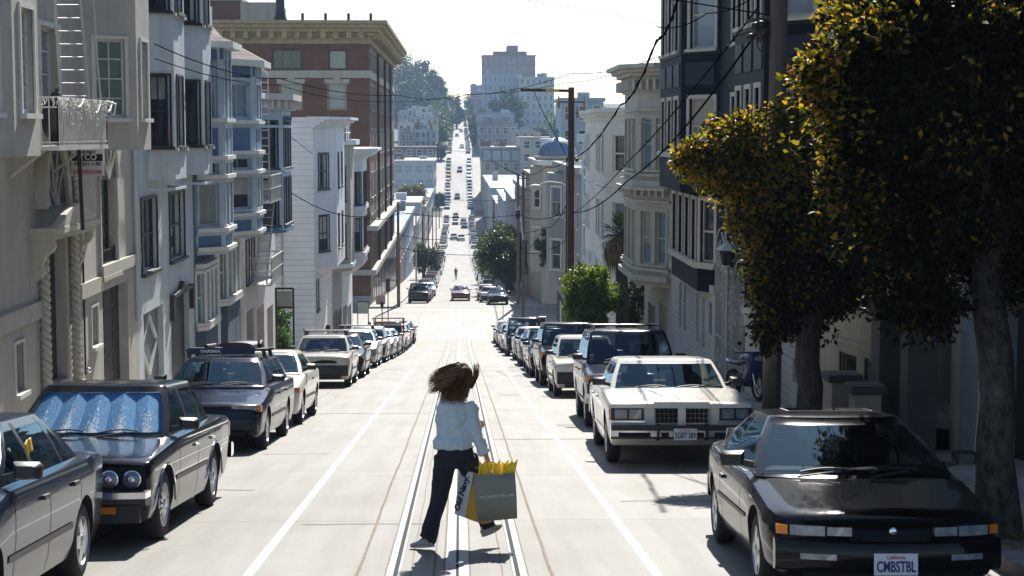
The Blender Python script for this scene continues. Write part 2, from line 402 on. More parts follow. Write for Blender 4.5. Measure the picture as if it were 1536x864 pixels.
# ---------------------------------------------------------------- cars  (local: -y is the front, z up, origin on the road under the middle of the front axle line's car centre)
M_tyre = mat('tyre_rubber', (.018, .018, .019), .85, bump=.2)
M_rim = mat('alloy_rim', (.55, .56, .58), .3, metal=.9)
M_hub = mat('wheel_cover', (.45, .45, .45), .35, metal=.7)
M_chrome = mat('chrome', (.75, .76, .78), .12, metal=1.)
M_trim = mat('black_trim', (.02, .02, .022), .45)
M_under = mat('underbody', (.008, .008, .008), .95)
M_lens = mat('lamp_lens', (.24, .26, .28), .06, spec=.8, coat=1., var=.5, vscale=9)
M_amber = mat('amber_lens', (.75, .22, .02), .2, coat=.5)
M_red = mat('red_lens', (.35, .02, .015), .2, coat=.5)
M_plate = mat('plate_white', (.7, .7, .68), .5)
M_navytext = mat('plate_navy', (.02, .03, .12), .5)
M_redtext = mat('plate_red', (.6, .05, .04), .5)
M_glass = glass_mat('car_glass', thru=.5)
M_glassc = glass_mat('clear_car_glass', thru=.85)
M_seat = mat('seat_cloth', (.05, .05, .055), .9)
M_seatl = mat('seat_cloth_pale', (.22, .21, .19), .9)
PAINTS = {}
def paint(name, col, metal=.0, rough=.2, coat=.35):
    if name not in PAINTS: PAINTS[name] = mat('paint_' + name, col, rough, metal=metal, coat=coat, spec=.25 if sum(col) > .1 else .12, var=.05, vscale=1.5)
    return PAINTS[name]

def lerp_tab(tab, y):
    if y <= tab[0][0]: return list(tab[0][1:])
    for a, b in zip(tab, tab[1:]):
        if y <= b[0]:
            t = (y - a[0]) / (b[0] - a[0]); return [p + (q - p) * t for p, q in zip(a[1:], b[1:])]
    return list(tab[-1][1:])

WHEELS = {}
def wheel_meshes(r, kind):
    key = (r, kind)
    if key in WHEELS: return WHEELS[key]
    w = .19; h = w / 2; ri = r * (.66 if kind != 'cover' else .62)
    b = MB(); b.lathe((0, 0, 0), (1, 0, 0), [(ri, -h*.92), (r*.80, -h), (r*.95, -h*.85), (r, -h*.6), (r, h*.6), (r*.95, h*.85), (r*.80, h), (ri, h*.92), (ri*.96, h*.5), (ri*.96, -h*.92), (ri, -h*.92)], 30, M_tyre)
    to = b.build('wheel', None, smooth=50, local=True); tm = to.data; bpy.data.objects.remove(to)
    b = MB()
    for s in (-1,):   # outside is -x; mirrored for the other side by rotation
        b.lathe((0, 0, 0), (-1, 0, 0), [(ri*1.01, h*.90), (ri*.93, h*.94), (ri*.88, h*.55), (ri*.85, h*.3)], 30, M_rim)
        if kind == 'cover':
            b.lathe((0, 0, 0), (-1, 0, 0), [(ri*.93, h*.90), (ri*.8, h*.98), (ri*.5, h*.82), (ri*.25, h*1.0), (0.001, h*1.05)], 30, M_hub)
            for k in range(18):
                a = 2*math.pi*k/18; d = Vector((0, math.cos(a), math.sin(a))); b.bar(Vector((-h*.93, 0, 0)) + d*ri*.55, Vector((-h*1.0, 0, 0)) + d*ri*.8, .012, .012, M_rim)
        else:
            b.lathe((0, 0, 0), (-1, 0, 0), [(ri*.88, h*.2), (0.001, h*.15)], 24, M_under)
            n, wd = {'five': (5, .085), 'mesh': (15, .02), 'six': (6, .06), 'ten': (10, .03)}[kind]
            for k in range(n):
                a = 2*math.pi*k/n; d = Vector((0, math.cos(a), math.sin(a))); t = Vector((0, -math.sin(a), math.cos(a)))
                b.prism([Vector((-h*.95, 0, 0)) + d*ri*.18 + t*wd*.7, Vector((-h*.85, 0, 0)) + d*ri*.9 + t*wd*.5, Vector((-h*.85, 0, 0)) + d*ri*.9 - t*wd*.5, Vector((-h*.95, 0, 0)) + d*ri*.18 - t*wd*.7], (h*.35, 0, 0), M_rim)
                if kind == 'mesh':
                    b.bar(Vector((-h*.8, 0, 0)) + d*ri*.3, Vector((-h*.8, 0, 0)) + (d*math.cos(.5) + t*math.sin(.5))*ri*.9, .012, .012, M_rim)
            b.lathe((0, 0, 0), (-1, 0, 0), [(ri*.25, h*.5), (ri*.25, h*.97), (ri*.2, h*1.03), (0.001, h*1.05)], 16, M_rim)
    ro = b.build('rim', None, smooth=35, local=True); rm = ro.data; bpy.data.objects.remove(ro)
    WHEELS[key] = (tm, rm); return WHEELS[key]

def car(spec, P, name, label, group, X, Y, rot=0., cat='car', detail=2):
    """X centre, Y of the front bumper. detail 2 near, 1 middle, 0 far"""
    S = spec; Ln, W, r = S['L'], S['W'], S['r']; fo, wbs = S['fo'], S['wb']
    hw = W / 2
    root = thing(name, label, cat, group=group)
    ym = Y + fo + wbs / 2
    th = math.atan(-rs(ym))           # road falls with y
    root.location = (X, Y, rz(Y + .2)) if False else (X, ym - (fo + wbs/2) * math.cos(th), rz(ym) + (fo + wbs/2) * math.sin(th))
    root.rotation_euler = (-th, 0, rot)
    root.rotation_mode = 'XYZ'
    st = S['st']; bow = S.get('bow', .10); rbow = S.get('rbow', .08)
    def warp(x, y, hww):
        k = abs(x) / hw
        if y < 1.2: y = y + bow * k**2.5 * (1 - y / 1.2)
        if y > Ln - 1.2: y = y - rbow * k**2.5 * (1 - (Ln - y) / 1.2)
        return y
    ys = sorted(set([round(s[0], 3) for s in st] + [round(v, 3) for v in frange(0, Ln, .22 if detail == 2 else .4)]))
    def section(y):
        zt, zb, wf = lerp_tab(st, y); w = hw * wf; cr = S.get('crown', .03); zm = zb + (zt - zb) * S.get('waist', .58); tw = S.get('tuck', .05)
        e = S.get('edge', .06)
        half = [(0, zt + cr), (w*.45, zt + cr*.8), (w*.78, zt + cr*.25), (w - e*1.2, zt - .004), (w - e*.5, zt - e*.25), (w - e*.12, zt - e*.9), (w, zm + .1*(zt - zb)), (w, zm - .05), (w - tw*.35, zb + (zm - zb)*.35), (w - tw, zb + .02), (w - tw - .03, zb), (0, zb)]
        full = half + [(-x, z) for x, z in reversed(half[1:-1])]
        return full
    rows = [[(x, warp(x, y, hw), z) for x, z in section(y)] for y in ys]
    b = MB(); n = len(rows[0]); b.mats = [P, M_under]
    b.grid(rows, P, close=True)
    b.add(rows[0], [tuple(range(n))], P); b.add(rows[-1], [tuple(range(n))], P)
    body = b.build('body', root, smooth=None, local=True)
    bm = bmesh.new(); bm.from_mesh(body.data); bmesh.ops.remove_doubles(bm, verts=bm.verts, dist=1e-4); bmesh.ops.recalc_face_normals(bm, faces=bm.faces); bm.to_mesh(body.data); bm.free()
    ya, yb = fo, fo + wbs
    if detail >= 1:
        c = MB(); c.mats = [P, M_under]
        for yy in (ya, yb):
            for s in (-1, 1): c.lathe((s * (hw - .30), yy, r + .005), (s, 0, 0), [(0.0001, 0), (r + .055, 0), (r + .055, .5), (0.0001, .5)], 28, M_under)
        co = c.build('cut', None, local=True)
        bm = bmesh.new(); bm.from_mesh(co.data); bmesh.ops.remove_doubles(bm, verts=bm.verts, dist=1e-3); bmesh.ops.recalc_face_normals(bm, faces=bm.faces); bm.to_mesh(co.data); bm.free()
        co.data.materials.clear(); co.data.materials.append(P); co.data.materials.append(M_under)
        co.data.polygons.foreach_set('material_index', [1] * len(co.data.polygons))
        pl, prr = root.location.copy(), root.rotation_euler.copy(); root.location = (0, 0, 0); root.rotation_euler = (0, 0, 0)
        md = body.modifiers.new('arch', 'BOOLEAN'); md.object = co; md.operation = 'DIFFERENCE'; md.solver = 'EXACT'
        me = evaluated(body); body.modifiers.clear(); old = body.data; body.data = me; bpy.data.meshes.remove(old); bpy.data.objects.remove(co)
        root.location = pl; root.rotation_euler = prr
    me = body.data
    me.polygons.foreach_set('use_smooth', [True] * len(me.polygons)); me.set_sharp_from_angle(angle=R(38))
    # wheels
    tm, rm = wheel_meshes(r, S.get('rimkind', 'five') if detail == 2 else 'ten')
    for yy in (ya, yb):
        for s in (-1, 1):
            wo = bpy.data.objects.new('wheel', tm); COL.objects.link(wo); wo.parent = root; wo.location = (s * (hw - .115), yy, r + .002)
            wo.rotation_euler = (0, 0, 0 if s < 0 else math.pi)
            if s > -2:
                ro = bpy.data.objects.new('rim', rm); COL.objects.link(ro); ro.parent = wo
    # ---- cabin shell
    c = S['cab']; zb_, zr = c['belt'], c['roof']; wb_, wr = c['wb'], c['wr']
    ent = []   # outline entries, (x_b, y_b, x_r, y_r, kind of the segment that STARTS here)
    nb = 4 if detail == 2 else 2
    wbow, rb2 = c.get('wbow', .14), c.get('rbow', .10)
    pw = c.get('pillar', .055)
    for i in range(-nb, nb + 1):
        f = i / nb * (1 - pw / wb_); ent.append([f*wb_, c['y0'] - wbow*(1 - f*f) + .0, f*wr, c['y1'] - wbow*.6*(1 - f*f), 'ws' if i < nb else 'pil'])
    ent.append([wb_, c['y0'] + .06, wr, c['y1'] + .05, 'pil'])
    side = c['side']    # list of (y_belt, y_roof, kind)
    for (yb0, yr0, k) in side: ent.append([wb_, yb0, wr, yr0, k])
    for i in range(nb, -nb - 1, -1):
        f = i / nb * (1 - pw / wb_); ent.append([f*wb_, c['y3'] + rb2*(1 - f*f), f*wr, c['y2'] + rb2*.6*(1 - f*f), 'rw' if i > -nb else 'pil'])
    left = []
    for j, (yb0, yr0, k) in enumerate(reversed(side)):
        kk = side[len(side) - 2 - j][2] if j < len(side) - 1 else 'pil'
        left.append([-wb_, yb0, -wr, yr0, kk])
    ent += left; ent.append([-wb_, c['y0'] + .06, -wr, c['y1'] + .05, 'pil'])
    vs_ = [0, .05, .5, c.get('gtop', .9), 1.0]; bul = c.get('bulge', .02)
    def P3(e, v):
        x = e[0] + (e[2] - e[0]) * v; y = e[1] + (e[3] - e[1]) * v; z = zb_ - .01 + (zr - zb_ + .01) * v
        k = bul * math.sin(math.pi * v) ; x += k * (1 if e[0] > 0 else -1) * (abs(e[0]) / wb_)**2
        return (x, y, z)
    shell, wsg, rwg, sdg = MB(), MB(), MB(), {}
    N = len(ent)
    for i in range(N):
        e, f = ent[i], ent[(i + 1) % N]; k = e[4]
        for a, bb in zip(vs_, vs_[1:]):
            q = [P3(e, a), P3(f, a), P3(f, bb), P3(e, bb)]
            gl = k in ('ws', 'rw', 'win') and a >= .05 and bb <= vs_[3]
            tgt = (sdg.setdefault(i, MB()) if k == 'win' else {'ws': wsg, 'rw': rwg}[k]) if gl else shell
            tgt.add(q, [(0, 1, 2, 3)], S.get('glass', M_glass) if gl else (M_trim if k == 'blk' else P))
    # roof
    cy_ = (c['y1'] + c['y2']) / 2; crn = c.get('crown', .05); rings = []
    for s_, dz in ((1, 0), (.975, .35), (.9, .6), (.7, .82), (.4, .96), (.0, 1.0)):
        rings.append([(e[2]*s_, cy_ + (e[3] - cy_)*s_, zr + crn*dz) for e in ent])
    shell.grid(rings, P, close=True)
    def fin(mb, nm, sm=40):
        if not mb.v: return None
        o = mb.build(nm, root, None, local=True)
        bm = bmesh.new(); bm.from_mesh(o.data); bmesh.ops.remove_doubles(bm, verts=bm.verts, dist=1e-4); bmesh.ops.dissolve_degenerate(bm, dist=1e-4, edges=bm.edges); bmesh.ops.recalc_face_normals(bm, faces=bm.faces); bm.to_mesh(o.data); bm.free()
        o.data.polygons.foreach_set('use_smooth', [True] * len(o.data.polygons)); o.data.set_sharp_from_angle(angle=R(sm)); return o
    fin(shell, 'roof', 32); fin(wsg, 'windshield'); fin(rwg, 'rear_window'); [fin(q_, 'side_window') for q_ in sdg.values()]
    # ---- side position for strips
    def side_x(y, z):
        sec = section(max(0, min(Ln, y)))[:12]
        for (x0, z0), (x1, z1) in zip(sec[3:], sec[4:]):
            if z1 <= z <= z0 + 1e-6: return x0 + (x1 - x0) * ((z0 - z) / (z0 - z1 + 1e-9))
        return sec[6][0]
    def ribbon(mb, pts, w, m, proud=.004, vert=False, sides=(-1, 1)):
        for s in sides:
            up, dn = [], []
            for (y, z) in pts:
                if vert: a = (s * (side_x(y, z) + proud), y - w/2, z); d = (s * (side_x(y, z) + proud), y + w/2, z)
                else: a = (s * (side_x(y, z + w/2) + proud), y, z + w/2); d = (s * (side_x(y, z - w/2) + proud), y, z - w/2)
                a = (a[0], warp(a[0], a[1], hw), a[2]); d = (d[0], warp(d[0], d[1], hw), d[2]); up.append(a); dn.append(d)
            mb.grid([up, dn], m)
    zt_side = c['belt'] - .03
    if detail >= 1:
        for yd in S['doors']:
            seam = MB()
            z0 = lerp_tab(st, yd)[1] + .05
            ribbon(seam, [(yd, z0 + (zt_side - z0) * t / 6) for t in range(7)], .010, M_under, .0025, vert=True, sides=(-1,)); seam.build('door_seam', root, local=True)
            seam = MB(); ribbon(seam, [(yd, z0 + (zt_side - z0) * t / 6) for t in range(7)], .010, M_under, .0025, vert=True, sides=(1,)); seam.build('door_seam', root, local=True)
        mz = S.get('mould', .50)
        seg = [(fo + r + .12, fo + wbs - r - .12), (fo + wbs + r + .1, Ln - .15)]
        for a, bb in seg[:1]:
            for sd_ in (-1, 1): ms = MB(); ribbon(ms, [(v, mz) for v in frange(a, bb, .3)], S.get('mouldw', .05), S.get('mouldm', M_trim), .008, sides=(sd_,)); ms.build('side_moulding', root, local=True)
        for yh in S['handles']:
            for s in (-1, 1):
                h = MB(); xx = side_x(yh, c['belt'] - .13); h.box(min(s*xx, s*(xx + .028)), max(s*xx, s*(xx + .028)), yh - .075, yh + .075, c['belt'] - .155, c['belt'] - .12, S.get('handm', M_trim)); h.build('door_handle', root, local=True, bevel=.006)
    # mirrors
    for s in (-1, 1):
        mr = MB(); x0 = wb_ + .0; ymr = c['y0'] + .28; zmr = zb_ + .10; mm = S.get('mirm', M_trim)
        mr.prism([(s*(x0 - .01), ymr - .05, zmr - .07), (s*(x0 + .10), ymr - .03, zmr - .045), (s*(x0 + .10), ymr + .02, zmr - .045), (s*(x0 - .01), ymr + .05, zmr - .07)], (0, 0, .05), mm)
        a_, b_ = x0 + .06, x0 + .25; f_ = [(s*a_, zmr - .055), (s*(b_ - .01), zmr - .05), (s*b_, zmr + .035), (s*(b_ - .03), zmr + .062), (s*a_, zmr + .066)]
        k_ = [(x_*1. + (s*(a_ + b_)/2 - x_)*.35, z_ + (zmr - z_)*.35) for x_, z_ in f_]
        mr.grid([[(x_, ymr + .045, z_) for x_, z_ in f_], [(x_, ymr - .015, z_) for x_, z_ in f_], [(x_, ymr - .065, z_) for x_, z_ in k_]], mm, close=True); mr.add([(x_, ymr - .065, z_) for x_, z_ in k_], [(0, 1, 2, 3, 4)], mm); mr.add([(x_, ymr + .045, z_) for x_, z_ in f_], [(0, 1, 2, 3, 4)], M_chrome); mr.build('wing_mirror', root, smooth=60, local=True)
    # interior
    if detail >= 1:
        it = MB(); ms_ = S.get('seatm', M_seat)
        it.box(-wb_ + .04, wb_ - .04, c['y0'] + .02, c['y3'] - .05, zb_ - .05, zb_ + .012, M_under)
        it.box(-wb_ + .05, wb_ - .05, c['y0'] + .1, c['y0'] + .55, zb_ - .05, zb_ + .03, M_trim)
        it.build('dashboard', root, local=True)
        ysr = [c['y1'] + .45] + ([c['y1'] + 1.25] if len(S['doors']) > 2 else [])
        for yy in ysr:
            for s in (-1, 1):
                q = MB(); q.tube([(s*.34, yy, zb_ - .1), (s*.34, yy + .05, zb_ + .16)], [(.06, .24), (.05, .20)], 12, ms_, up=(0, 1, 0)); q.tube([(s*.34, yy + .06, zb_ + .17), (s*.34, yy + .07, zb_ + .30)], [(.045, .13), (.035, .10)], 12, ms_, up=(0, 1, 0)); q.build('seat', root, smooth=50, local=True)
        q = MB(); cc = Vector((.34, c['y1'] - .02, zb_ + .06)); q.tube([cc + Vector((.18*math.cos(a), .05*math.sin(a), .17*math.sin(a))) for a in [2*math.pi*k/20 for k in range(21)]], .014, 6, M_trim); q.build('steering_wheel', root, smooth=60, local=True)
        if detail == 2:
            q = MB(); q.box(-.11, .11, c['y1'] + .02, c['y1'] + .04, zr - .14, zr - .08, M_trim); q.tube([(0, c['y1'] + .03, zr - .08), (0, c['y1'] + .0, zr - .01)], .01, 6, M_trim); q.build('rear_view_mirror', root, local=True)
            for s in (-.62, .08):    # wipers lie on the foot of the windshield
                q = MB(); f0 = s; f1 = s + .52
                def wsp(f, v, d=.012):
                    e0 = [f*wb_, c['y0'] - wbow*(1 - f*f), f*wr, c['y1'] - wbow*.6*(1 - f*f)]; p = P3(e0, v); return (p[0], p[1] - d, p[2] + d)
                q.tube([wsp(f0, -.02, .02), wsp(f1 - .1, .06, .03)], .009, 6, M_trim); q.tube([wsp(f0 + .03 + (f1 - f0)*t/5, .075 + .07*math.sin(t/5*2.6), .012) for t in range(6)], .008, 6, M_trim); q.build('wiper', root, local=True)
    # ---- front and rear panels that follow the bowed nose
    def fy(x, y0=0): return warp(x, y0, hw)
    def fpanel(mb, x0, x1, z0, z1, y0, thick, m, rear=False, lean=0.):
        n = max(2, int((x1 - x0) / .12) + 1); xs = [x0 + (x1 - x0)*i/n for i in range(n + 1)]
        def yy(x, z): return (warp(x, Ln - y0, hw) + thick) if rear else (warp(x, y0, hw) - thick + lean * (z - z0))
        def yb_(x): return (warp(x, Ln - y0, hw) - .03) if rear else (warp(x, y0, hw) + .05)
        if thick > .035 and z1 - z0 > .12:     # rounded bumper face
            nz = [(0, .35), (.08, .8), (.2, 1.), (.75, 1.), (.93, .75), (1, .3)]
            def yr(x, z, k): b_ = yb_(x); return b_ + (yy(x, z) - b_) * k if k < .5 else (warp(x, Ln - y0, hw) + thick*k if rear else warp(x, y0, hw) - thick*k)
            rw_ = [[(x, yb_(x), z0) for x in xs]] + [[(x, (warp(x, Ln - y0, hw) + thick*k if rear else warp(x, y0, hw) - thick*k), z0 + (z1 - z0)*f) for x in xs] for f, k in nz] + [[(x, yb_(x), z1) for x in xs]]
            mb.grid(rw_, m, False)
            for e_ in (0, -1): mb.add([r_[e_] for r_ in rw_], [tuple(range(len(rw_)))], m)
            return
        fr = [[(x, yy(x, z), z) for x in xs] for z in (z0, z1)]; bk = [[(x, yb_(x), z) for x in xs] for z in (z0, z1)]
        mb.grid([bk[0], fr[0], fr[1], bk[1]], m, False); mb.add([bk[0][0], fr[0][0], fr[1][0], bk[1][0]], [(0, 1, 2, 3)], m); mb.add([bk[0][-1], fr[0][-1], fr[1][-1], bk[1][-1]], [(0, 1, 2, 3)], m)
    def halves(items):
        if any(i[0] < 0 < i[1] for i in items) or nm == 'grille': return [items]
        return [h for h in ([i for i in items if i[1] <= 0], [i for i in items if i[0] >= 0]) if h]
    for (nm, items_) in S['front']:
      for items in halves(items_):
        q = MB()
        for (x0, x1, z0, z1, y0, tk, m) in items: fpanel(q, x0, x1, z0, z1, y0, tk, P if m == 'P' else m)
        q.build(nm, root, smooth=30, local=True)
    if detail >= 1:
        for (nm, items_) in S.get('rear', []):
          for items in halves(items_):
            q = MB()
            for (x0, x1, z0, z1, y0, tk, m) in items: fpanel(q, x0, x1, z0, z1, y0, tk, P if m == 'P' else m, rear=True)
            q.build(nm, root, smooth=30, local=True)
    root['_y0'] = Y
    return root, dict(side_x=side_x, ribbon=ribbon, fpanel=fpanel, warp=warp, P3=P3, ent=ent, section=section, c=c, Ln=Ln, hw=hw)

def mirror_items(items): return items + [(-x1, -x0, z0, z1, y0, t, m) for (x0, x1, z0, z1, y0, t, m) in items]
def plate(root, zc, yc, txt, state=None, tilt=0., x=0., wd=.305, ht=.152):
    q = MB(); q.box(x - wd/2, x + wd/2, yc - .008, yc, zc - ht/2, zc + ht/2, M_plate); po = q.build('licence_plate', root, local=True, bevel=.003)
    t = text(txt, .105, (x, yc - .010, zc - .018), (math.pi/2, 0, 0), M_navytext, po, sx=.62, bold=.002)
    if state: text(state, .038, (x, yc - .010, zc + .050), (math.pi/2, 0, 0), M_redtext, po, sx=.9)
    return po

# ---- body shapes
coupe = dict(L=4.38, W=1.71, r=.285, fo=.90, wb=2.55, bow=.26, rbow=.2, crown=.035, edge=.09, tuck=.07, rimkind='five', waist=.62, mould=.50, mouldw=.035,
    st=[(0, .60, .36, .86), (.02, .615, .26, .90), (.08, .64, .20, .94), (.35, .675, .18, .985), (1.2, .785, .17, 1), (1.5, .81, .17, 1), (3.3, .85, .17, 1), (3.9, .87, .2, .985), (4.25, .86, .24, .94), (4.38, .78, .30, .88)],
    cab=dict(belt=.815, roof=1.195, wb=.765, wr=.54, y0=1.28, y1=2.12, y2=2.95, y3=3.95, wbow=.20, side=[(1.50, 2.24, 'win'), (2.72, 2.66, 'blk'), (2.78, 2.72, 'win'), (3.42, 2.98, 'pil'), (3.75, 3.0, 'pil')], bulge=.03, crown=.045),
    doors=[1.62, 2.85], handles=[2.66],
    front=[('headlight', [(-.70, -.47, .505, .575, .0, .016, M_lens)]), ('headlight', [(-.455, -.29, .51, .57, .0, .016, M_lens)]), ('headlight', [(.29, .455, .51, .57, .0, .016, M_lens)]), ('headlight', [(.47, .70, .505, .575, .0, .016, M_lens)]),
           ('indicator', [(-.785, -.715, .508, .572, .0, .014, M_amber)]), ('indicator', [(.715, .785, .508, .572, .0, .014, M_amber)]),
           ('bumper_indicator', [(-.64, -.40, .345, .385, .0, .060, M_lens)]), ('bumper_indicator', [(.40, .64, .345, .385, .0, .060, M_lens)]),
           ('grille', [(-.22, .22, .475, .505, .0, .012, M_under)]),
           ('bumper', [(-.80, .80, .255, .475, .0, .055, 'P'), (-.6, .6, .20, .25, .05, .02, M_under)])],
    rear=[('tail_lamp', mirror_items([(.35, .74, .66, .78, .02, .02, M_red)])), ('bumper', [(-.8, .8, .34, .56, .0, .06, 'P')])])
boxsedan = dict(L=4.55, W=1.70, r=.315, fo=.80, wb=2.62, bow=.07, rbow=.06, crown=.03, edge=.04, tuck=.05, rimkind='mesh', waist=.66, mould=.52, mouldw=.045,
    st=[(0, .745, .38, .95), (.03, .765, .34, .975), (.1, .785, .24, .99), (1.25, .88, .2, 1), (1.4, .895, .2, 1), (3.6, .93, .2, 1), (3.8, .94, .2, 1), (4.35, .92, .25, .985), (4.52, .90, .32, .96), (4.55, .86, .38, .95)],
    cab=dict(belt=.90, roof=1.345, wb=.745, wr=.60, y0=1.33, y1=1.93, y2=3.10, y3=3.72, wbow=.10, side=[(1.50, 2.02, 'win'), (2.36, 2.36, 'blk'), (2.43, 2.43, 'win'), (3.16, 3.02, 'blk'), (3.20, 3.05, 'win'), (3.40, 3.10, 'pil'), (3.62, 3.14, 'pil')], bulge=.015, crown=.04),
    doors=[1.42, 2.39, 3.38], handles=[2.22, 3.15], handm=M_chrome,
    front=[('bumper', [(-.84, .84, .40, .53, -.03, .15, M_trim), (-.845, .845, .47, .525, -.03, .17, M_chrome)] + [(-.76, .76, .24, .39, .0, .02, M_trim)]),
           ('grille', [(-.80, .80, .53, .725, .0, .006, M_under)]), ('kidney_grille', mirror_items([(.01, .09, .53, .74, .0, .03, M_chrome), (.02, .08, .55, .72, .0, .036, M_under)])),
           ('indicator', [(-.56, -.36, .325, .385, .0, .05, M_amber)]), ('indicator', [(.36, .56, .325, .385, .0, .05, M_amber)])],
    rear=[('tail_lamp', mirror_items([(.45, .82, .68, .84, .0, .02, M_red)])), ('bumper', [(-.84, .84, .44, .60, -.03, .14, M_chrome)])])
bigsedan = dict(L=5.35, W=1.93, r=.335, fo=.95, wb=2.95, bow=.05, rbow=.05, crown=.02, edge=.05, tuck=.06, rimkind='cover', waist=.7, mould=.42, mouldw=.04, mouldm=M_chrome, handm=M_chrome,
    st=[(0, .83, .44, .955), (.02, .845, .44, .97), (.3, .865, .43, .99), (.5, .88, .26, .99), (1.5, .965, .22, 1), (1.6, .97, .22, 1), (4.0, .985, .22, 1), (5.1, .93, .27, .985), (5.33, .91, .36, .96), (5.35, .88, .40, .95)],
    cab=dict(belt=.96, roof=1.345, wb=.83, wr=.68, y0=1.62, y1=2.25, y2=3.62, y3=4.22, wbow=.12, side=[(1.86, 2.36, 'win'), (2.83, 2.80, 'pil'), (2.90, 2.86, 'win'), (3.80, 3.58, 'pil'), (4.1, 3.64, 'pil')], bulge=.015, crown=.045),
    doors=[1.72, 2.87, 4.0], handles=[2.68, 3.72], seatm=M_seat,
    front=[('headlamp_surround', mirror_items([(.50, .93, 0.625, 0.790, .0, .012, M_trim)])), ('body_edge', [(-.92, .92, 0.790, 0.840, .0, .022, 'P'), (-.37, .37, 0.795, 0.870, .0, .03, 'P')]),
           ('headlight', [(.53, .69, 0.650, 0.770, .0, .02, M_lens)]), ('headlight', [(.72, .88, 0.650, 0.770, .0, .02, M_lens)]), ('headlight', [(-.69, -.53, 0.650, 0.770, .0, .02, M_lens)]), ('headlight', [(-.88, -.72, 0.650, 0.770, .0, .02, M_lens)]),
           ('lamp_base_trim', mirror_items([(.48, .93, 0.600, 0.625, .0, .02, M_chrome)])),
           ('grille', mirror_items([(.04, .36, 0.580, 0.795, .0, .02, M_chrome), (.055, .345, 0.595, 0.780, .0, .024, M_under)] + [(.055 + .058*k, .060 + .058*k, 0.595, 0.780, .0, .03, M_chrome) for k in range(1, 5)] + [(.055, .345, 0.655, 0.660, .0, .03, M_chrome), (.055, .345, 0.715, 0.720, .0, .03, M_chrome)]) + [(-.05, .05, 0.545, 0.870, .0, .026, 'P')]),
           ('bumper', [(-.94, .94, 0.385, 0.565, -.02, .10, M_chrome), (-.93, .93, 0.500, 0.565, -.02, .125, M_trim), (-.34, -.30, 0.365, 0.585, -.02, .15, M_trim), (.30, .34, 0.365, 0.585, -.02, .15, M_trim)] + mirror_items([(.42, .84, 0.415, 0.475, -.02, .104, M_under), (.18, .28, 0.415, 0.475, -.02, .104, M_under)])),
           ('side_marker', mirror_items([(.93, .955, 0.635, 0.775, .03, .0, M_amber)]))],
    rear=[('tail_lamp', mirror_items([(.4, .9, .66, .84, .0, .02, M_red)])), ('bumper', [(-.94, .94, .42, .60, -.02, .12, M_chrome)])])
def modern(L, W, roofz, belt, hood, y0, y1, y2, y3, sidew, doors, handles, nose=.62, r=.30, fo=.92, wb=2.68, rimkind='ten', lampw=(.42, .78), lampz=(.60, .70), amber=True, wbw=.76, wrw=.57, bow=.16, zb=.2, tail=None, box=False, grille=True, mirm=M_trim):
    q = L
    hy0 = hood
    tail = tail or belt + .03
    st = [(0, nose - .01, .36, .88), (.03, nose + .05, .28, .93), (.12, nose + .10, zb + .02, .965), (.5, nose + .15, zb, .99), (y0 - .05, hood, zb, 1), (y0 + .1, belt, zb, 1), (y3 - .1, belt + .015, zb, 1), (y3 + .05, tail, zb, 1), (q - .15, tail - .02, zb + .04, .97), (q, tail - .1, zb + .14, .92)]
    lo, hi = lampz
    fr = [('bumper', [(-.46*W, .46*W, .32, .56 if not box else .6, .0, .06, 'P' if not box else M_trim), (-.35*W, .35*W, .25, .31, .04, .02, M_under)])]
    for s in (-1, 1):
        a, c_ = sorted((s*lampw[0], s*lampw[1])); fr.append(('headlight', [(a, c_, lo, hi, .04, .014, M_lens)]))
        if amber: a, c_ = sorted((s*(lampw[1]), s*(lampw[1] + .06))); fr.append(('indicator', [(a, c_, lo, hi, .06, .008, M_amber)]))
    fr.append(('grille', [(-lampw[0] + .03, lampw[0] - .03, lo, hi - .005, .03, .008, M_under)]))
    return dict(L=L, W=W, r=r, fo=fo, wb=wb, bow=bow, rbow=.12, crown=.035, edge=.07, tuck=.06, rimkind=rimkind, waist=.6, mould=.48, mouldw=.05, st=st, mirm=mirm,
        cab=dict(belt=belt, roof=roofz, wb=wbw, wr=wrw, y0=y0, y1=y1, y2=y2, y3=y3, side=sidew, wbow=.16, bulge=.025, crown=.05), doors=doors, handles=handles, front=fr,
        rear=[('tail_lamp', mirror_items([(.5, .80, tail - .22, tail - .06, .0, .02, M_red)])), ('bumper', [(-.45*W, .45*W, .34, .58, .0, .08, 'P')])])
sedan = modern(4.6, 1.74, 1.30, .93, .90, 1.35, 2.15, 3.2, 3.95, [(1.58, 2.27, 'win'), (2.42, 2.42, 'blk'), (2.50, 2.50, 'win'), (3.30, 3.12, 'blk'), (3.34, 3.15, 'win'), (3.6, 3.22, 'pil'), (3.85, 3.26, 'pil')], [1.5, 2.46, 3.45], [2.28, 3.22], rimkind='five')
wagon = modern(4.7, 1.73, 1.32, .93, .88, 1.40, 2.15, 4.35, 4.55, [(1.62, 2.27, 'win'), (2.45, 2.45, 'blk'), (2.52, 2.52, 'win'), (3.42, 3.42, 'blk'), (3.50, 3.50, 'win'), (4.2, 4.1, 'pil'), (4.42, 4.3, 'pil')], [1.5, 2.48, 3.5], [2.3, 3.3], nose=.60, rimkind='six', wb=2.72)
ccoupe = modern(4.4, 1.70, 1.28, .92, .88, 1.30, 2.0, 3.0, 3.75, [(1.52, 2.12, 'win'), (2.62, 2.6, 'blk'), (2.68, 2.66, 'win'), (3.3, 3.02, 'pil'), (3.6, 3.08, 'pil')], [1.5, 2.7], [2.5], rimkind='six', wb=2.55, fo=.92)
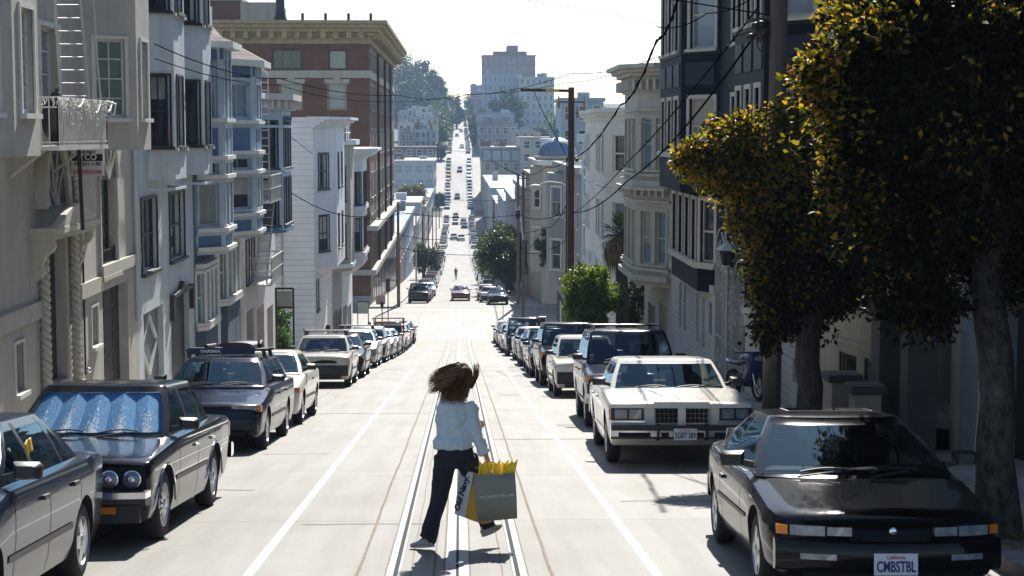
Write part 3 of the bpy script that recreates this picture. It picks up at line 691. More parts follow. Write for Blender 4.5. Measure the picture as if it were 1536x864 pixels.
jetta = modern(4.35, 1.67, 1.35, .94, .90, 1.2, 1.78, 3.0, 3.6, [(1.4, 1.9, 'win'), (2.2, 2.2, 'blk'), (2.27, 2.27, 'win'), (3.1, 2.95, 'pil'), (3.5, 3.02, 'pil')], [1.3, 2.23, 3.2], [2.08, 3.0], nose=.74, lampw=(.50, .74), lampz=(.66, .79), box=True, wb=2.47, fo=.84, bow=.08, wbw=.73, wrw=.60)
hatch = modern(3.95, 1.65, 1.40, .93, .89, 1.15, 1.75, 3.5, 3.8, [(1.35, 1.87, 'win'), (2.3, 2.3, 'blk'), (2.38, 2.38, 'win'), (3.3, 3.15, 'pil'), (3.6, 3.35, 'pil')], [1.3, 2.4], [2.15], nose=.72, lampw=(.48, .72), lampz=(.64, .76), box=True, wb=2.4, fo=.78, bow=.08, wbw=.72, wrw=.60)
suv = modern(4.6, 1.78, 1.68, 1.12, 1.08, 1.25, 1.80, 4.2, 4.4, [(1.45, 1.92, 'win'), (2.35, 2.35, 'blk'), (2.43, 2.43, 'win'), (3.25, 3.25, 'blk'), (3.33, 3.33, 'win'), (4.1, 4.02, 'pil'), (4.3, 4.2, 'pil')], [1.4, 2.39, 3.4], [2.2, 3.1], nose=.84, r=.36, lampw=(.54, .80), lampz=(.78, .93), box=True, wb=2.65, fo=.82, bow=.08, wbw=.80, wrw=.68, zb=.34, rimkind='six')
van = modern(4.7, 1.85, 1.78, 1.08, 1.0, .95, 1.65, 4.4, 4.6, [(1.2, 1.77, 'win'), (2.1, 2.1, 'blk'), (2.2, 2.2, 'win'), (3.2, 3.2, 'blk'), (3.3, 3.3, 'win'), (4.3, 4.22, 'pil'), (4.5, 4.4, 'pil')], [1.2, 2.15], [1.95], nose=.78, r=.32, lampw=(.52, .80), lampz=(.68, .82), box=True, wb=2.85, fo=.9, wbw=.84, wrw=.72, zb=.25)
pickup = modern(4.8, 1.74, 1.60, 1.05, 1.02, 1.2, 1.75, 2.6, 2.72, [(1.42, 1.87, 'win'), (2.3, 2.3, 'pil'), (2.4, 2.4, 'pil'), (2.6, 2.55, 'pil')], [1.35, 2.5], [2.3], nose=.80, r=.34, lampw=(.54, .80), lampz=(.74, .88), box=True, wb=2.9, fo=.80, bow=.06, wbw=.78, wrw=.66, zb=.32, tail=1.02)
# ---------------------------------------------------------------- the two rows on the near block
_car0 = car
def car(spec, P, name, label, group, X, Y, rot=0., cat='car', detail=2, exact=False):
    if not exact and Y < 120:      # wheels stand where the photograph shows them
        py = 463 + 5100/(Y + spec['fo']); Y = CZ/(math.tan(math.atan((py - 432)/FPX) + PITCH) - SL) - spec['fo']; X += -.20 if X < 0 else .10
    return _car0(spec, P, name, label, group, X, Y, rot, cat, detail)
GL, GR = 'cars parked along the left kerb', 'cars parked along the right kerb'
p_black = paint('black', (.002, .002, .003), coat=.35); p_navy = paint('navy', (.006, .009, .024), .1); p_slate = paint('slate_blue', (.012, .02, .04), .15, .2)
p_dgrey = paint('dark_metallic', (.006, .007, .012), .0, .15); p_white = paint('white', (.82, .785, .70), coat=.5); p_cream = paint('cream', (.62, .58, .48), coat=.5)
p_silver = paint('silver', (.42, .43, .44), .7, .3); p_lav = paint('lilac_grey', (.35, .33, .40), .6, .3); p_red = paint('red', (.22, .03, .03)); p_rose = paint('faded_red', (.22, .09, .08)); p_blue = paint('blue', (.05, .09, .18), .3); p_teal = paint('grey_blue', (.12, .15, .18), .5, .3)

# slate sedan, bottom left
o, k = car(sedan, p_slate, 'parked_sedan', 'dark slate blue sedan cut by the left photo edge, yellow tag in its window', GL, -3.80, 9.55, 0, exact=True)
q = MB(); q.ribbon = None
for sd_ in (-1, 1): q = MB(); k['ribbon'](q, [(v, .895) for v in frange(1.55, 3.75, .2)], .018, M_chrome, .004, sides=(sd_,)); q.build('belt_trim', o, local=True)
q = MB(); xs = k['c']['wb'] - .04
q.prism([(xs, 2.36, 1.06), (xs, 2.42, 1.10), (xs, 2.36, 1.19), (xs, 2.30, 1.16)], (.012, 0, 0), mat('yellow_tag', (.75, .48, .05), .6)); q.prism([(xs + .012, 2.36, 1.19), (xs + .012, 2.42, 1.10), (xs + .012, 2.46, 1.11), (xs + .012, 2.40, 1.20)], (.012, 0, 0)); q.build('window_tag', o, local=True)

# boxy dark sedan with a silver-blue sunshade
boxsedan['glass'] = M_glassc
o, k = car(boxsedan, p_dgrey, 'parked_sedan', 'dark boxy sedan with round twin headlights and a crinkled blue foil sunshade', GL, -3.57, 14.70, R(-1.6), exact=True)
for x in (-.70, -.50, .50, .70):
    q = MB(); q.lathe((x, -.012 + .02, .625), (0, -1, 0), [(.078, -.02), (.080, .012), (.070, .016)], 24, M_chrome); q.lathe((x, .0, .625), (0, -1, 0), [(.070, .012), (.045, .024), (.0001, .030)], 24, mat('round_lamp_glass', (.10, .11, .12), .04, coat=1., spec=.8)); q.lathe((x, .0, .625), (0, -1, 0), [(.030, .026), (.022, .034), (.0001, .036)], 14, M_chrome); q.build('headlight', o, smooth=50, local=True)
M_shade = mat('sunshade_foil', (.07, .34, .70), .4, metal=.15, var=.5, vscale=60, bump=.9, bscale=120)
M_shade2 = mat('sunshade_painted_sparkle', (.85, .92, .96), .3, metal=.3, var=.5, vscale=130, bump=1., bscale=300)  # sun glints on the crinkled foil, painted as pale facets
q = MB(); c = k['c']; rows = []; nn = 150
for j in range(31):
    v = .04 + .80 * j / 30; row = []
    for i in range(nn + 1):
        f = -0.9 + 1.8 * i / nn
        fold = abs((i / nn * 5.0) % 1.0 - .5) * 2
        x = f * (c['wb'] + (c['wr'] - c['wb']) * v); y = c['y0'] + (c['y1'] - c['y0']) * v - .08 * (1 - f*f) + .05 + .07 * fold * (1 - v * .7) + random.uniform(-.003, .003); row.append((x, y, c['belt'] + .02 + (c['roof'] - c['belt']) * v))
    rows.append(row)
q.grid(rows, M_shade); so = q.build('sunshade', o, smooth=30, local=True)
so.data.materials.append(M_shade2)
for p in so.data.polygons:
    i = p.index % nn; j = p.index // nn; ph = (i / nn * 5.0) % 1.0; d = abs(ph - .5)
    if random.random() < 1.1 * math.exp(-(d / (.05 + .13 * (1 - j / 30.)))**2) * (1 - (j / 27.)**2) * (.25 + .75 * math.exp(-j / 9.)): p.material_index = 1
q = MB(); k['ribbon'](q, [(v, .86) for v in frange(1.5, 4.4, .2)], .014, M_chrome, .003); k['ribbon'](q, [(v, .68) for v in frange(.2, 4.4, .2)], .008, M_chrome, .003); q.build('side_trim', o, local=True)
for yy in (k['Ln']*0 + .80, .80 + 2.62):
    for s in (-1, 1):
        q = MB(); q.tube([(s*(k['hw'] + .002), yy + .375*math.cos(a), .32 + .375*math.sin(a)) for a in [math.pi*t/14 for t in range(15)]], .012, 6, M_chrome); q.build('wheel_arch_trim', o, local=True)
q = MB(); q.box(-.42, -.10, -.15, -.14, .29, .37, M_plate); q.build('licence_plate', o, local=True)

# dark wagon with roof bars and a roof box, bars lettered
o, k = car(wagon, p_navy, 'parked_wagon', 'navy wagon with loaded roof bars, behind the car with the sunshade', GL, -3.56, 23.6, R(-.5))
def roof_bars(o, k, ys, z, hwid, feet=True, m=M_trim, fair=None):
    for y in ys:
        q = MB(); q.tube([(-hwid, y, z), (hwid, y, z)], .022, 8, m)
        for s in (-1, 1): q.bar((s*(hwid - .08), y, z), (s*(hwid - .05), y, z - .13), .05, .06, m)
        q.build('roof_bar', o, local=True, smooth=40)
roof_bars(o, k, (2.5, 3.3), 1.46, .66)
q = MB(); q.prism([(-.62, 2.36, 1.39), (.46, 2.36, 1.39), (.46, 2.43, 1.49), (-.62, 2.43, 1.49)], (0, .012, 0), mat('fairing_navy', (.012, .02, .06), .35)); fa = q.build('wind_fairing', o, local=True)
text('YAKIMA', .075, (-.25, 2.378, 1.437), (R(55), 0, 0), M_plate, fa, sx=1.2, bold=.003)
q = MB(); q.tube([(.12, 2.52, 1.53), (.16, 3.9, 1.53)], [(.28, .05), (.28, .05)], 16, M_trim, up=(1, 0, 0)); q.tube([(-.35, 2.6, 1.51), (-.35, 3.6, 1.51)], .035, 8, M_trim)
q.tube([(.50, 2.7, 1.52), (.50, 2.75, 1.57), (.5, 2.85, 1.57), (.5, 2.9, 1.52)], .045, 10, M_trim); q.build('roof_carrier', o, smooth=40, local=True)

o, k = car(ccoupe, p_white, 'parked_coupe', 'white two-door coupe parked behind the navy wagon with roof bars', GL, -3.52, 28.9, R(-.5), detail=2)
o, k = car(jetta, p_cream, 'parked_sedan', 'cream boxy sedan with a low roof bar, fifth in the left row', GL, -3.56, 43.2, detail=2)
roof_bars(o, k, (2.2, 2.9), 1.50, .62)
q = MB(); q.tube([(-.6, 2.2, 1.55), (-.6, 2.9, 1.55)], .02, 6, M_trim); q.build('roof_rail', o, local=True)
car(sedan, p_navy, 'parked_sedan', 'dark blue sedan tucked close behind the cream sedan with roof bar', GL, -3.56, 48.9, detail=1)
o, k = car(wagon, p_silver, 'parked_wagon', 'silver wagon with two roof bars, behind a dark blue sedan', GL, -3.60, 57.2, detail=1); roof_bars(o, k, (2.4, 3.4), 1.50, .64)
car(hatch, p_silver, 'parked_hatchback', 'small silver hatchback behind the silver wagon on the left', GL, -3.5, 63.6, detail=1)
car(sedan, p_lav, 'parked_sedan', 'lilac grey sedan flashing with sun glare in the left row', GL, -3.5, 69.2, detail=1)
car(ccoupe, p_teal, 'parked_coupe', 'grey blue coupe in front of the red pickup', GL, -3.48, 75.4, detail=1)
o, k = car(pickup, p_red, 'parked_pickup', 'red pickup truck with a red rack over its bed, far down the left row', GL, -3.5, 81.2, detail=1, cat='truck')
q = MB(); mR = p_red
for yy in (2.9, 4.5):
    for s in (-.75, .75): q.tube([(s, yy, 1.0), (s, yy, 1.8)], .03, 6, mR)
    q.tube([(-.8, yy, 1.8), (.8, yy, 1.8)], .03, 6, mR)
for s in (-.75, .75): q.tube([(s, 1.2, 1.8), (s, 4.7, 1.8)], .03, 6, mR)
q.build('ladder_rack', o, local=True)
car(hatch, p_white, 'parked_hatchback', 'small white hatchback just beyond the red pickup', GL, -3.45, 88.0, detail=1)
car(sedan, p_black, 'parked_sedan', 'black sedan last in the left row before the crossing', GL, -3.40, 98.8, detail=1)
car(jetta, p_teal, 'parked_sedan', 'grey green sedan between the white hatchback and the last black sedan', GL, -3.45, 93.2, detail=1)

# right row
o, k = car(coupe, p_black, 'parked_coupe', 'glossy black two-door coupe with a sunroof and the plate CMBSTBL', GR, 3.02, 11.50, R(-1.6), exact=True)
plate(o, .325, -.068, 'CMBSTBL', 'California')
q = MB(); q.tube([(-.62, 4.12, .88), (-.60, 4.16, .96), (0, 4.22, .985), (.60, 4.16, .96), (.62, 4.12, .88)], [(.10, .018)]*5, 10, p_black, up=(0, 1, 0)); q.build('rear_spoiler', o, smooth=50, local=True)
q = MB(); q.box(-.36, .36, 2.32, 2.72, 1.232, 1.246, M_trim); q.box(-.34, .34, 2.34, 2.70, 1.240, 1.250, mat('sunroof_glass', (.01, .012, .015), .05, coat=1)); q.build('sunroof', o, local=True)
q = MB(); q.ball((0, .0, .545), .03, 10, 8, M_chrome, (1, .4, 1)); q.build('badge', o, smooth=60, local=True)
for sd_ in (-1, 1): q = MB(); k['ribbon'](q, [(v, .80) for v in frange(1.5, 3.9, .2)], .012, M_chrome, .003, sides=(sd_,)); q.build('belt_trim', o, local=True)

o, k = car(bigsedan, p_white, 'parked_sedan', 'long white square-fronted sedan with chrome bumper, right behind the black coupe', GR, 2.92, 22.0, R(-1.4), exact=True)
plate(o, .455, -.165, '2GBT 389', 'California', x=.03)
q = MB(); q.bar((0, .02, .875), (0, 1.5, .985), .015, .01, p_white); q.build('hood_crease', o, local=True)
o, k = car(suv, p_navy, 'parked_suv', 'dark blue four-wheel drive with roof rails behind the long white sedan', GR, 2.98, 28.0, R(-1), cat='SUV')
q = MB()
for s in (-1, 1): q.tube([(s*.62, 2.0, 1.72), (s*.62, 2.1, 1.79), (s*.62, 4.0, 1.79), (s*.62, 4.1, 1.72)], .02, 6, M_trim)
for yy in (2.5, 3.5): q.tube([(-.62, yy, 1.79), (.62, yy, 1.79)], .018, 6, M_trim)
q.build('roof_rail', o, local=True)
q = MB()
q.box(-.9, .9, -.08, -.02, .45, .62, M_chrome); q.build('bumper_bar', o, local=True)
car(hatch, p_white, 'parked_hatchback', 'white hatchback with dark bumper behind the dark blue four-wheel drive', GR, 2.96, 38.0)
o, k = car(suv, p_black, 'parked_suv', 'tall black four-wheel drive behind the white hatchback', GR, 2.95, 43.2, cat='SUV')
car(ccoupe, p_navy, 'parked_coupe', 'dark blue coupe behind the tall black four-wheel drive', GR, 2.88, 49.1, detail=1)
car(sedan, p_teal, 'parked_sedan', 'grey blue sedan with bright sky on its windshield', GR, 2.95, 58.4, detail=1)
car(hatch, p_black, 'parked_hatchback', 'black hatchback between the grey blue sedan and the dark van', GR, 2.95, 53.9, detail=1)
car(jetta, p_silver, 'parked_sedan', 'silver boxy sedan in front of the dark van', GR, 2.98, 66.4, detail=1)
car(van, p_navy, 'parked_van', 'dark van with pale roof, tallest of the far right row', GR, 2.98, 74.8, cat='van', detail=1)
car(sedan, p_silver, 'parked_sedan', 'silver sedan behind the dark van', GR, 2.9, 82.5, detail=1)
car(hatch, p_cream, 'parked_hatchback', 'cream hatchback third from the end of the right row', GR, 2.9, 88.6, detail=1)
car(ccoupe, p_teal, 'parked_coupe', 'grey coupe next to last in the right row', GR, 2.88, 93.6, detail=1)
car(sedan, p_white, 'parked_sedan', 'white sedan last in the right row before the crossing', GR, 2.88, 99.2, detail=1)
# ---------------------------------------------------------------- building kit
# side frames: s along the street, p out from the facade towards the road
def SP(side, s, p, z): return Vector(((XL + p) if side < 0 else (XR - p), s, z))
M_pane = mat('window_pane', (.035, .045, .055), .06, spec=.6, var=.85, vscale=2.5, stretch=(3, 3, .5))
M_pane_curtain = mat('curtained_pane', (.30, .33, .31), .25, spec=.6, coat=.6, var=.18, vscale=2, stretch=(6, 6, .3))
M_pane_blue = mat('pale_blind_pane', (.20, .27, .33), .2, spec=.6, coat=.6, var=.2, vscale=3)
M_pane_green = mat('green_blind_pane', (.16, .21, .19), .2, spec=.6, coat=.6, var=.15, vscale=2)
WRND = [0]
M_blind = mat('cream_blind', (.40, .39, .34), .7, var=.12)
M_blind2 = mat('grey_curtain', (.22, .24, .26), .8, var=.2)
M_frame_w = mat('frame_white', (.62, .61, .57), .6, var=.1)
M_frame_d = mat('frame_dark', (.03, .03, .032), .5)
M_frame_b = mat('frame_blue', (.10, .14, .20), .6)
M_iron = mat('wrought_iron', (.02, .02, .022), .5)
M_door = mat('dark_door', (.014, .011, .010), .5, var=.3)
M_roofing = mat('tar_roof', (.14, .13, .13), .9, var=.3)
M_shingle = brick_mat('roof_shingle', (.13, .11, .10), (.20, .17, .15), (.05, .04, .04), w=.22, h=.16, ms=.012, rough=.9)
UPZ = Vector((0, 0, 1))

def panel(b, O, U, N, w, z0, z1, ops, m, depth=.16):
    """wall sheet with openings [(u0,u1,za,zb)] (metres along U, world z) and reveals going in"""
    us = sorted(set([0, w] + [v for o in ops for v in o[:2]])); zs = sorted(set([z0, z1] + [v for o in ops for v in o[2:4]]))
    P = lambda u, z, n=0: Vector((O.x, O.y, 0)) + U*u + N*n + UPZ*z
    for ua, ub in zip(us, us[1:]):
        for za, zb in zip(zs, zs[1:]):
            uc, zc = (ua + ub)/2, (za + zb)/2
            if any(o[0] < uc < o[1] and o[2] < zc < o[3] for o in ops): continue
            b.quad(P(ua, za), P(ub, za), P(ub, zb), P(ua, zb), m)
    for (ua, ub, za, zb) in [o[:4] for o in ops]:
        b.quad(P(ua, za), P(ub, za), P(ub, za, -depth), P(ua, za, -depth), m); b.quad(P(ua, zb), P(ub, zb), P(ub, zb, -depth), P(ua, zb, -depth), m)
        b.quad(P(ua, za), P(ua, zb), P(ua, zb, -depth), P(ua, za, -depth), m); b.quad(P(ub, za), P(ub, zb), P(ub, zb, -depth), P(ub, za, -depth), m)

def window(T, O, U, N, o, frame=None, pane=None, casing=.09, sill=True, grid=(1, 2), depth=.16, proud=.035, bars=False, arch=False, name='window', simple=False):
    ua, ub, za, zb = o[:4]; frame = frame or M_frame_w; pane = pane or M_pane
    F = Vector((O.x, O.y, 0)); b = MB(); fb = lambda *a: b.fbox(F, U, UPZ, N, *a, frame)
    if casing:
        fb(ua - casing, ua, za - .002, zb + casing, -.01, proud); fb(ub, ub + casing, za - .002, zb + casing, -.01, proud)
        fb(ua, ub, zb, zb + casing, -.01, proud)
        if sill: fb(ua - casing - .03, ub + casing + .03, za - .08, za - .003, -.01, proud + .07)
        else: fb(ua, ub, za - casing, za, -.01, proud)
    s = min(.05, (ub - ua) * .12); d0, d1 = -depth + .02, -depth + .07
    fb(ua, ua + s, za, zb, d0, d1); fb(ub - s, ub, za, zb, d0, d1); fb(ua + s, ub - s, za, za + s*1.3, d0, d1); fb(ua + s, ub - s, zb - s, zb, d0, d1)
    cx, rz_ = grid
    for i in range(1, cx): u = ua + (ub - ua)*i/cx; fb(u - .013, u + .013, za + s*1.3, zb - s, d0 + .004, d1 - .01)
    for j in range(1, rz_): z = za + (zb - za)*j/rz_; h = .028 if rz_ == 2 else .013; fb(ua + s, ub - s, z - h, z + h, d0 + .002, d1 - .004)
    w = b.build(name, T)
    q = MB(); q.quad(F + U*ua + UPZ*za - N*(depth - .03), F + U*ub + UPZ*za - N*(depth - .03), F + U*ub + UPZ*zb - N*(depth - .03), F + U*ua + UPZ*zb - N*(depth - .03), pane)
    q.build('pane', w, recalc=False)
    WRND[0] += 1; hh = (WRND[0]*7919) % 97 / 97.
    if not simple and not bars and pane in (M_pane, M_pane_blue) and hh < .62 and (zb - za) > .9:      # a blind or half-drawn curtain behind the sash
        q = MB(); n_ = depth - .033; dn_ = .25 + .5*((WRND[0]*31) % 17)/17.; bm_ = (M_blind, M_blind2, M_blind)[WRND[0] % 3]
        if hh < .4: q.quad(F + U*(ua + s) + UPZ*(zb - (zb - za)*dn_) - N*n_, F + U*(ub - s) + UPZ*(zb - (zb - za)*dn_) - N*n_, F + U*(ub - s) + UPZ*(zb - s) - N*n_, F + U*(ua + s) + UPZ*(zb - s) - N*n_, bm_)
        else:
            wq = (ub - ua - 2*s)
            for a_, c_ in ((ua + s, ua + s + wq*.3), (ub - s - wq*.26, ub - s)):
                rows_ = [[F + U*(a_ + (c_ - a_)*t/8) + UPZ*z - N*(n_ - .012*(t % 2)) for t in range(9)] for z in (za + s, zb - s)]; q = MB(); q.grid(rows_, bm_); q.build('curtain', w, recalc=False)
            q = MB()
        if q.v: q.build('blind', w, recalc=False)
    if bars:
        q = MB(); n = max(3, int((ub - ua) / .12))
        for i in range(n + 1): u = ua + (ub - ua)*i/n; q.bar(F + U*u + UPZ*za - N*.03, F + U*u + UPZ*(za + (zb - za)*bars) - N*.03, .02, .02, M_iron)
        for t in (.05, .5, .95): q.bar(F + U*ua + UPZ*(za + (zb - za)*bars*t) - N*.03, F + U*ub + UPZ*(za + (zb - za)*bars*t) - N*.03, .02, .02, M_iron)
        q.build('window_bars', w)
    return w

def edge_frame(side, a, b):
    """frame of the wall over plan segment a->b ((s,p) pairs), N pointing out"""
    A, B = SP(side, a[0], a[1], 0), SP(side, b[0], b[1], 0); U = (B - A).normalized(); N = Vector((U.y, -U.x, 0))
    out = Vector((1 if side < 0 else -1, 0, 0)); mid = Vector((0, 0, 0))
    # outward is away from the building body (p = -5, middle of the segment's own building)
    c = SP(side, (a[0] + b[0]) / 2, -50, 0)
    if N.dot((A + B) / 2 - c) < 0: N = -N
    return A, U, N, (B - A).length

def band(b, side, plan, z0, z1, off, m, inner=-.03):
    """moulding that follows a plan polyline, pushed out by off"""
    pts = [SP(side, s, p, 0) for s, p in plan]; n = len(pts); outp = []; inn = []
    fr = [edge_frame(side, plan[i], plan[i+1]) for i in range(n - 1)]
    for i in range(n):
        ns = [fr[j][2] for j in (i - 1, i) if 0 <= j < n - 1]; nn = sum(ns, Vector()).normalized(); k = 1 / max(.4, nn.dot(ns[0]))
        e = Vector()
        if i == 0: e = -fr[0][1] * max(off, 0) * .0
        outp.append(pts[i] + nn*off*k + e); inn.append(pts[i] + nn*inner*k)
    rows = [[Vector((q.x, q.y, z0)) for q in inn], [Vector((q.x, q.y, z0)) for q in outp], [Vector((q.x, q.y, z1)) for q in outp], [Vector((q.x, q.y, z1)) for q in inn]]
    b.grid(rows, m)
    for i in (0, n - 1): b.add([r[i] for r in rows], [(0, 1, 2, 3)], m)

def dentils(b, side, plan, z0, z1, off, m, step=.3, w=.14, d=.12):
    for i in range(len(plan) - 1):
        A, U, N, ln = edge_frame(side, plan[i], plan[i+1]); n = max(1, int(ln / step))
        for k in range(n): u = ln * (k + .5) / n; b.fbox(A, U, UPZ, N, u - w/2, u + w/2, z0, z1, off - .01, off + d, m)

def bay(T, side, plan, z0, z1, wins, m, bands=(), name='bay_window', depth=.14, taper=0, bandm=None):
    """wins: list per face [(f0,f1,za,zb,kw)]"""
    b = MB(); todo = []
    for i in range(len(plan) - 1):
        A, U, N, ln = edge_frame(side, plan[i], plan[i+1])
        ops = [(w[0]*ln, w[1]*ln, w[2], w[3]) for w in wins.get(i, [])]
        panel(b, A, U, N, ln, z0, z1, ops, m, depth)
        todo += [(A, U, N, o, (w[4] if len(w) > 4 else {})) for o, w in zip(ops, wins.get(i, []))]
    top = [SP(side, s, p, z1) for s, p in plan]; bot = [SP(side, s, p, z0) for s, p in plan]
    b.add(top, [tuple(range(len(top)))], m); b.add(bot, [tuple(range(len(bot)))], m)
    if taper:
        mid = sum([q for q in (plan[0], plan[-1])], ()); lo = [SP(side, s, p*.25 if p > .05 else 0, z0 - taper) for s, p in plan]
        b.grid([[q - UPZ*.0 for q in bot], lo], m); b.add(lo, [tuple(range(len(lo)))], m)
    o = b.build(name, T)
    for (za, zb, off, mm) in bands:
        q = MB(); band(q, side, plan, za, zb, off, mm); q.build('moulding', o)
    for (A, U, N, op, kw) in todo:
        window(T, A, U, N, op, depth=depth, **kw)
    return o

def shell(T, side, s0, s1, zg, zt, m, ops=(), near=(), back=14, depth=.16, roof=None, roofm=None, far=True, winkw=None, nearkw=None, name='wall', parapet=.0):
    """box building: street face with openings, near (camera) side, far side, back, flat roof"""
    b = MB(); A = SP(side, s0, 0, 0); U = Vector((0, 1, 0)); N = Vector((1 if side < 0 else -1, 0, 0))
    ol = [(o[0] - s0, o[1] - s0, o[2], o[3]) for o in ops]
    panel(b, A, U, N, s1 - s0, zg, zt, ol, m, depth)
    U2 = Vector((-1 if side < 0 else 1, 0, 0)); N2 = Vector((0, -1, 0)); nl = [o[:4] for o in near]
    panel(b, A, U2, N2, back, zg, zt, nl, m, depth)
    A1 = SP(side, s1, 0, 0); panel(b, A1, U2, -N2, back, zg, zt, [], m)
    Bk = A + U2*back; panel(b, Bk, U, U2, s1 - s0, zg, zt, [], m)
    zr_ = zt - parapet
    q = [A, A1, A1 + U2*back, A + U2*back]; b.add([Vector((v.x, v.y, zr_ - .02)) for v in q], [(0, 1, 2, 3)], m)
    w = b.build(name, T)
    r = MB(); r.add([Vector((v.x, v.y, zr_)) for v in q], [(0, 1, 2, 3)], roofm or M_roofing); r.build('roof', T)
    for o, l in zip(ops, ol):
        kw = dict(winkw or {}); kw.update(o[4] if len(o) > 4 else {})
        if kw.pop('skip', False): continue
        window(T, A, U, N, l, depth=depth, **kw)
    for o in near:
        kw = dict(nearkw or winkw or {}); kw.update(o[4] if len(o) > 4 else {})
        window(T, A, U2, N2, o[:4], depth=depth, **kw)
    return w
def house(name, label, side, s0, s1, cat='house', group=None):
    T = thing(name, label, cat, (XL if side < 0 else XR, (s0 + s1) / 2, rz((s0 + s1) / 2))); T['world_built'] = 1
    if group: T['group'] = group
    return T
def sY(px, X): return X * FPX / (px - 689.) if abs(px - 689) > 1 else 1e9     # depth of the pixel column on the plane x = X
def Z(py, Y): return Zp(py, Y)

# ================================================================ LEFT SIDE
M_stA = mat('grey_stucco', (.47, .455, .405), .9, var=.14, vscale=1.2, bump=.5, bscale=60, dirt=.12)
M_stA2 = mat('cream_trim_stone', (.46, .44, .38), .85, var=.12, vscale=5, bump=.2)
M_stB = mat('pale_blue_stucco', (.56, .62, .66), .85, var=.12, vscale=1.5, bump=.3, bscale=60, dirt=.16)
M_dk = mat('dark_recess', (.02, .018, .017), .8)
# ---- A: grey stucco apartments
A0, A1 = 17., 38.7
T = house('stucco_apartments', 'grey stucco apartment building with arched doorway and icicle-light balcony, nearest on the left', -1, A0, A1, 'building')
g = rz(36) - 2
wa, wb2 = Z(60, 33.8), Z(177, 33.8)
ops = [(30.1, 31.5, Z(215, 30.8), Z(42, 30.8), dict(grid=(2, 5), frame=M_frame_w, pane=M_pane_blue)),
       (29.9, 31.7, Z(572, 31), Z(352, 31), dict(skip=True)), (34.75, 36.35, Z(412, 35.5), Z(268, 35.5), dict(casing=.0, grid=(2, 6), frame=M_frame_d, bars=.28)),
       (27.9, 28.45, Z(585, 28.2), Z(512, 28.2), dict(casing=.05, frame=M_frame_w)), (33.7, 34.3, Z(516, 34), Z(458, 34), dict(casing=.05)),
       (34.85, 37.5, Z(600, 36), Z(428, 36), dict(skip=True)), (22, 23.4, wb2, wa, dict(grid=(2, 4)))]
shell(T, -1, A0, A1, g - 4, 11.5, M_stA, ops, depth=.22, winkw={})
# recesses: door leaf deep inside, garage leaf
for (s0, s1, za, zb, nm, m) in ((29.9, 31.7, Z(572, 31), Z(352, 31), 'entrance_door', M_door), (34.85, 37.5, Z(600, 36), Z(428, 36), 'garage_door', M_door)):
    q = MB(); q.box(XL - .27, XL - .21, s0 - .02, s1 + .02, za, zb, m)
    for i in range(1, 4):
        for j in range(5): q.box(XL - .215, XL - .20, s0 + (s1 - s0)*(i - .8)/3, s0 + (s1 - s0)*(i - .2)/3, za + (zb - za)*(j + .1)/5, za + (zb - za)*(j + .9)/5, m)
    q.build(nm, T)
q = MB(); band(q, -1, [(A0, 0), (29.6, 0)], Z(495, 27.5), Z(468, 27.5), .07, M_stA2); q.build('belt_course', T)
q = MB(); band(q, -1, [(32.7, 0), (34.7, 0)], Z(495, 27.5), Z(468, 27.5), .07, M_stA2); band(q, -1, [(34.6, 0), (A1, 0)], Z(495, 27.5) + .25, Z(468, 27.5) + .2, .09, M_stA2); q.build('belt_course', T)
zb0 = Z(225, 34)   # bottom of bays
for (s0, sA, sB, s1, near) in ((23.7, 24.6, 26.1, 26.5, (.16, .80)), (33.5, 33.95, 35.4, 35.7, (.22, .78))):
    plan = [(s0, 0), (sA, .95), (sB, .95), (s1, 0)]
    bay(T, -1, plan, zb0, 11.4, {0: [(near[0], near[1], wb2, wa, dict(grid=(2, 4), pane=M_pane_green, frame=M_frame_w, casing=.07)), (near[0], near[1], wb2 + 4.2, wa + 4.2, dict(grid=(2, 4), pane=M_pane_green))],
                                   1: [(.28, .78, wb2, wa, dict(grid=(2, 4), pane=M_pane_blue, frame=M_frame_w, casing=.07)), (.28, .78, wb2 + 4.2, wa + 4.2, dict(grid=(2, 4)))]}, M_stA)
# door surround: hood on scroll brackets, arch above, twisted column
M_cream = mat('cream_stone', (.50, .47, .38), .8, var=.14, vscale=7, bump=.25)
q = MB(); zh = Z(350, 31)
hood = [(29.2, 0), (29.2, .40), (32.5, .40), (32.5, 0)]
band(q, -1, hood, zh, zh + .10, .0, M_cream, inner=-.3); band(q, -1, hood, zh + .10, zh + .2, .06, M_cream, inner=-.3)
ped = [SP(-1, 29.15, .44, zh + .2)] + [SP(-1, 29.15 + 3.4*t/16, .44, zh + .2 + .34*math.sin(math.pi*t/16)**1.3) for t in range(17)] + [SP(-1, 32.55, .44, zh + .2)]
q.prism(ped[1:-1], (-.12, 0, 0), M_cream); q.build('door_hood', T, smooth=30)
for s in (29.35, 32.35):
    q = MB()
    prof = [(0, zh), (.36, zh), (.38, zh - .12), (.32, zh - .22), (.2, zh - .30), (.15, zh - .45), (.19, zh - .55), (.13, zh - .66), (.05, zh - .70), (0, zh - .72)]
    q.prism([SP(-1, s - .09, p, z) for p, z in prof], (0, .18, 0), M_cream); q.build('scroll_bracket', T, smooth=40)
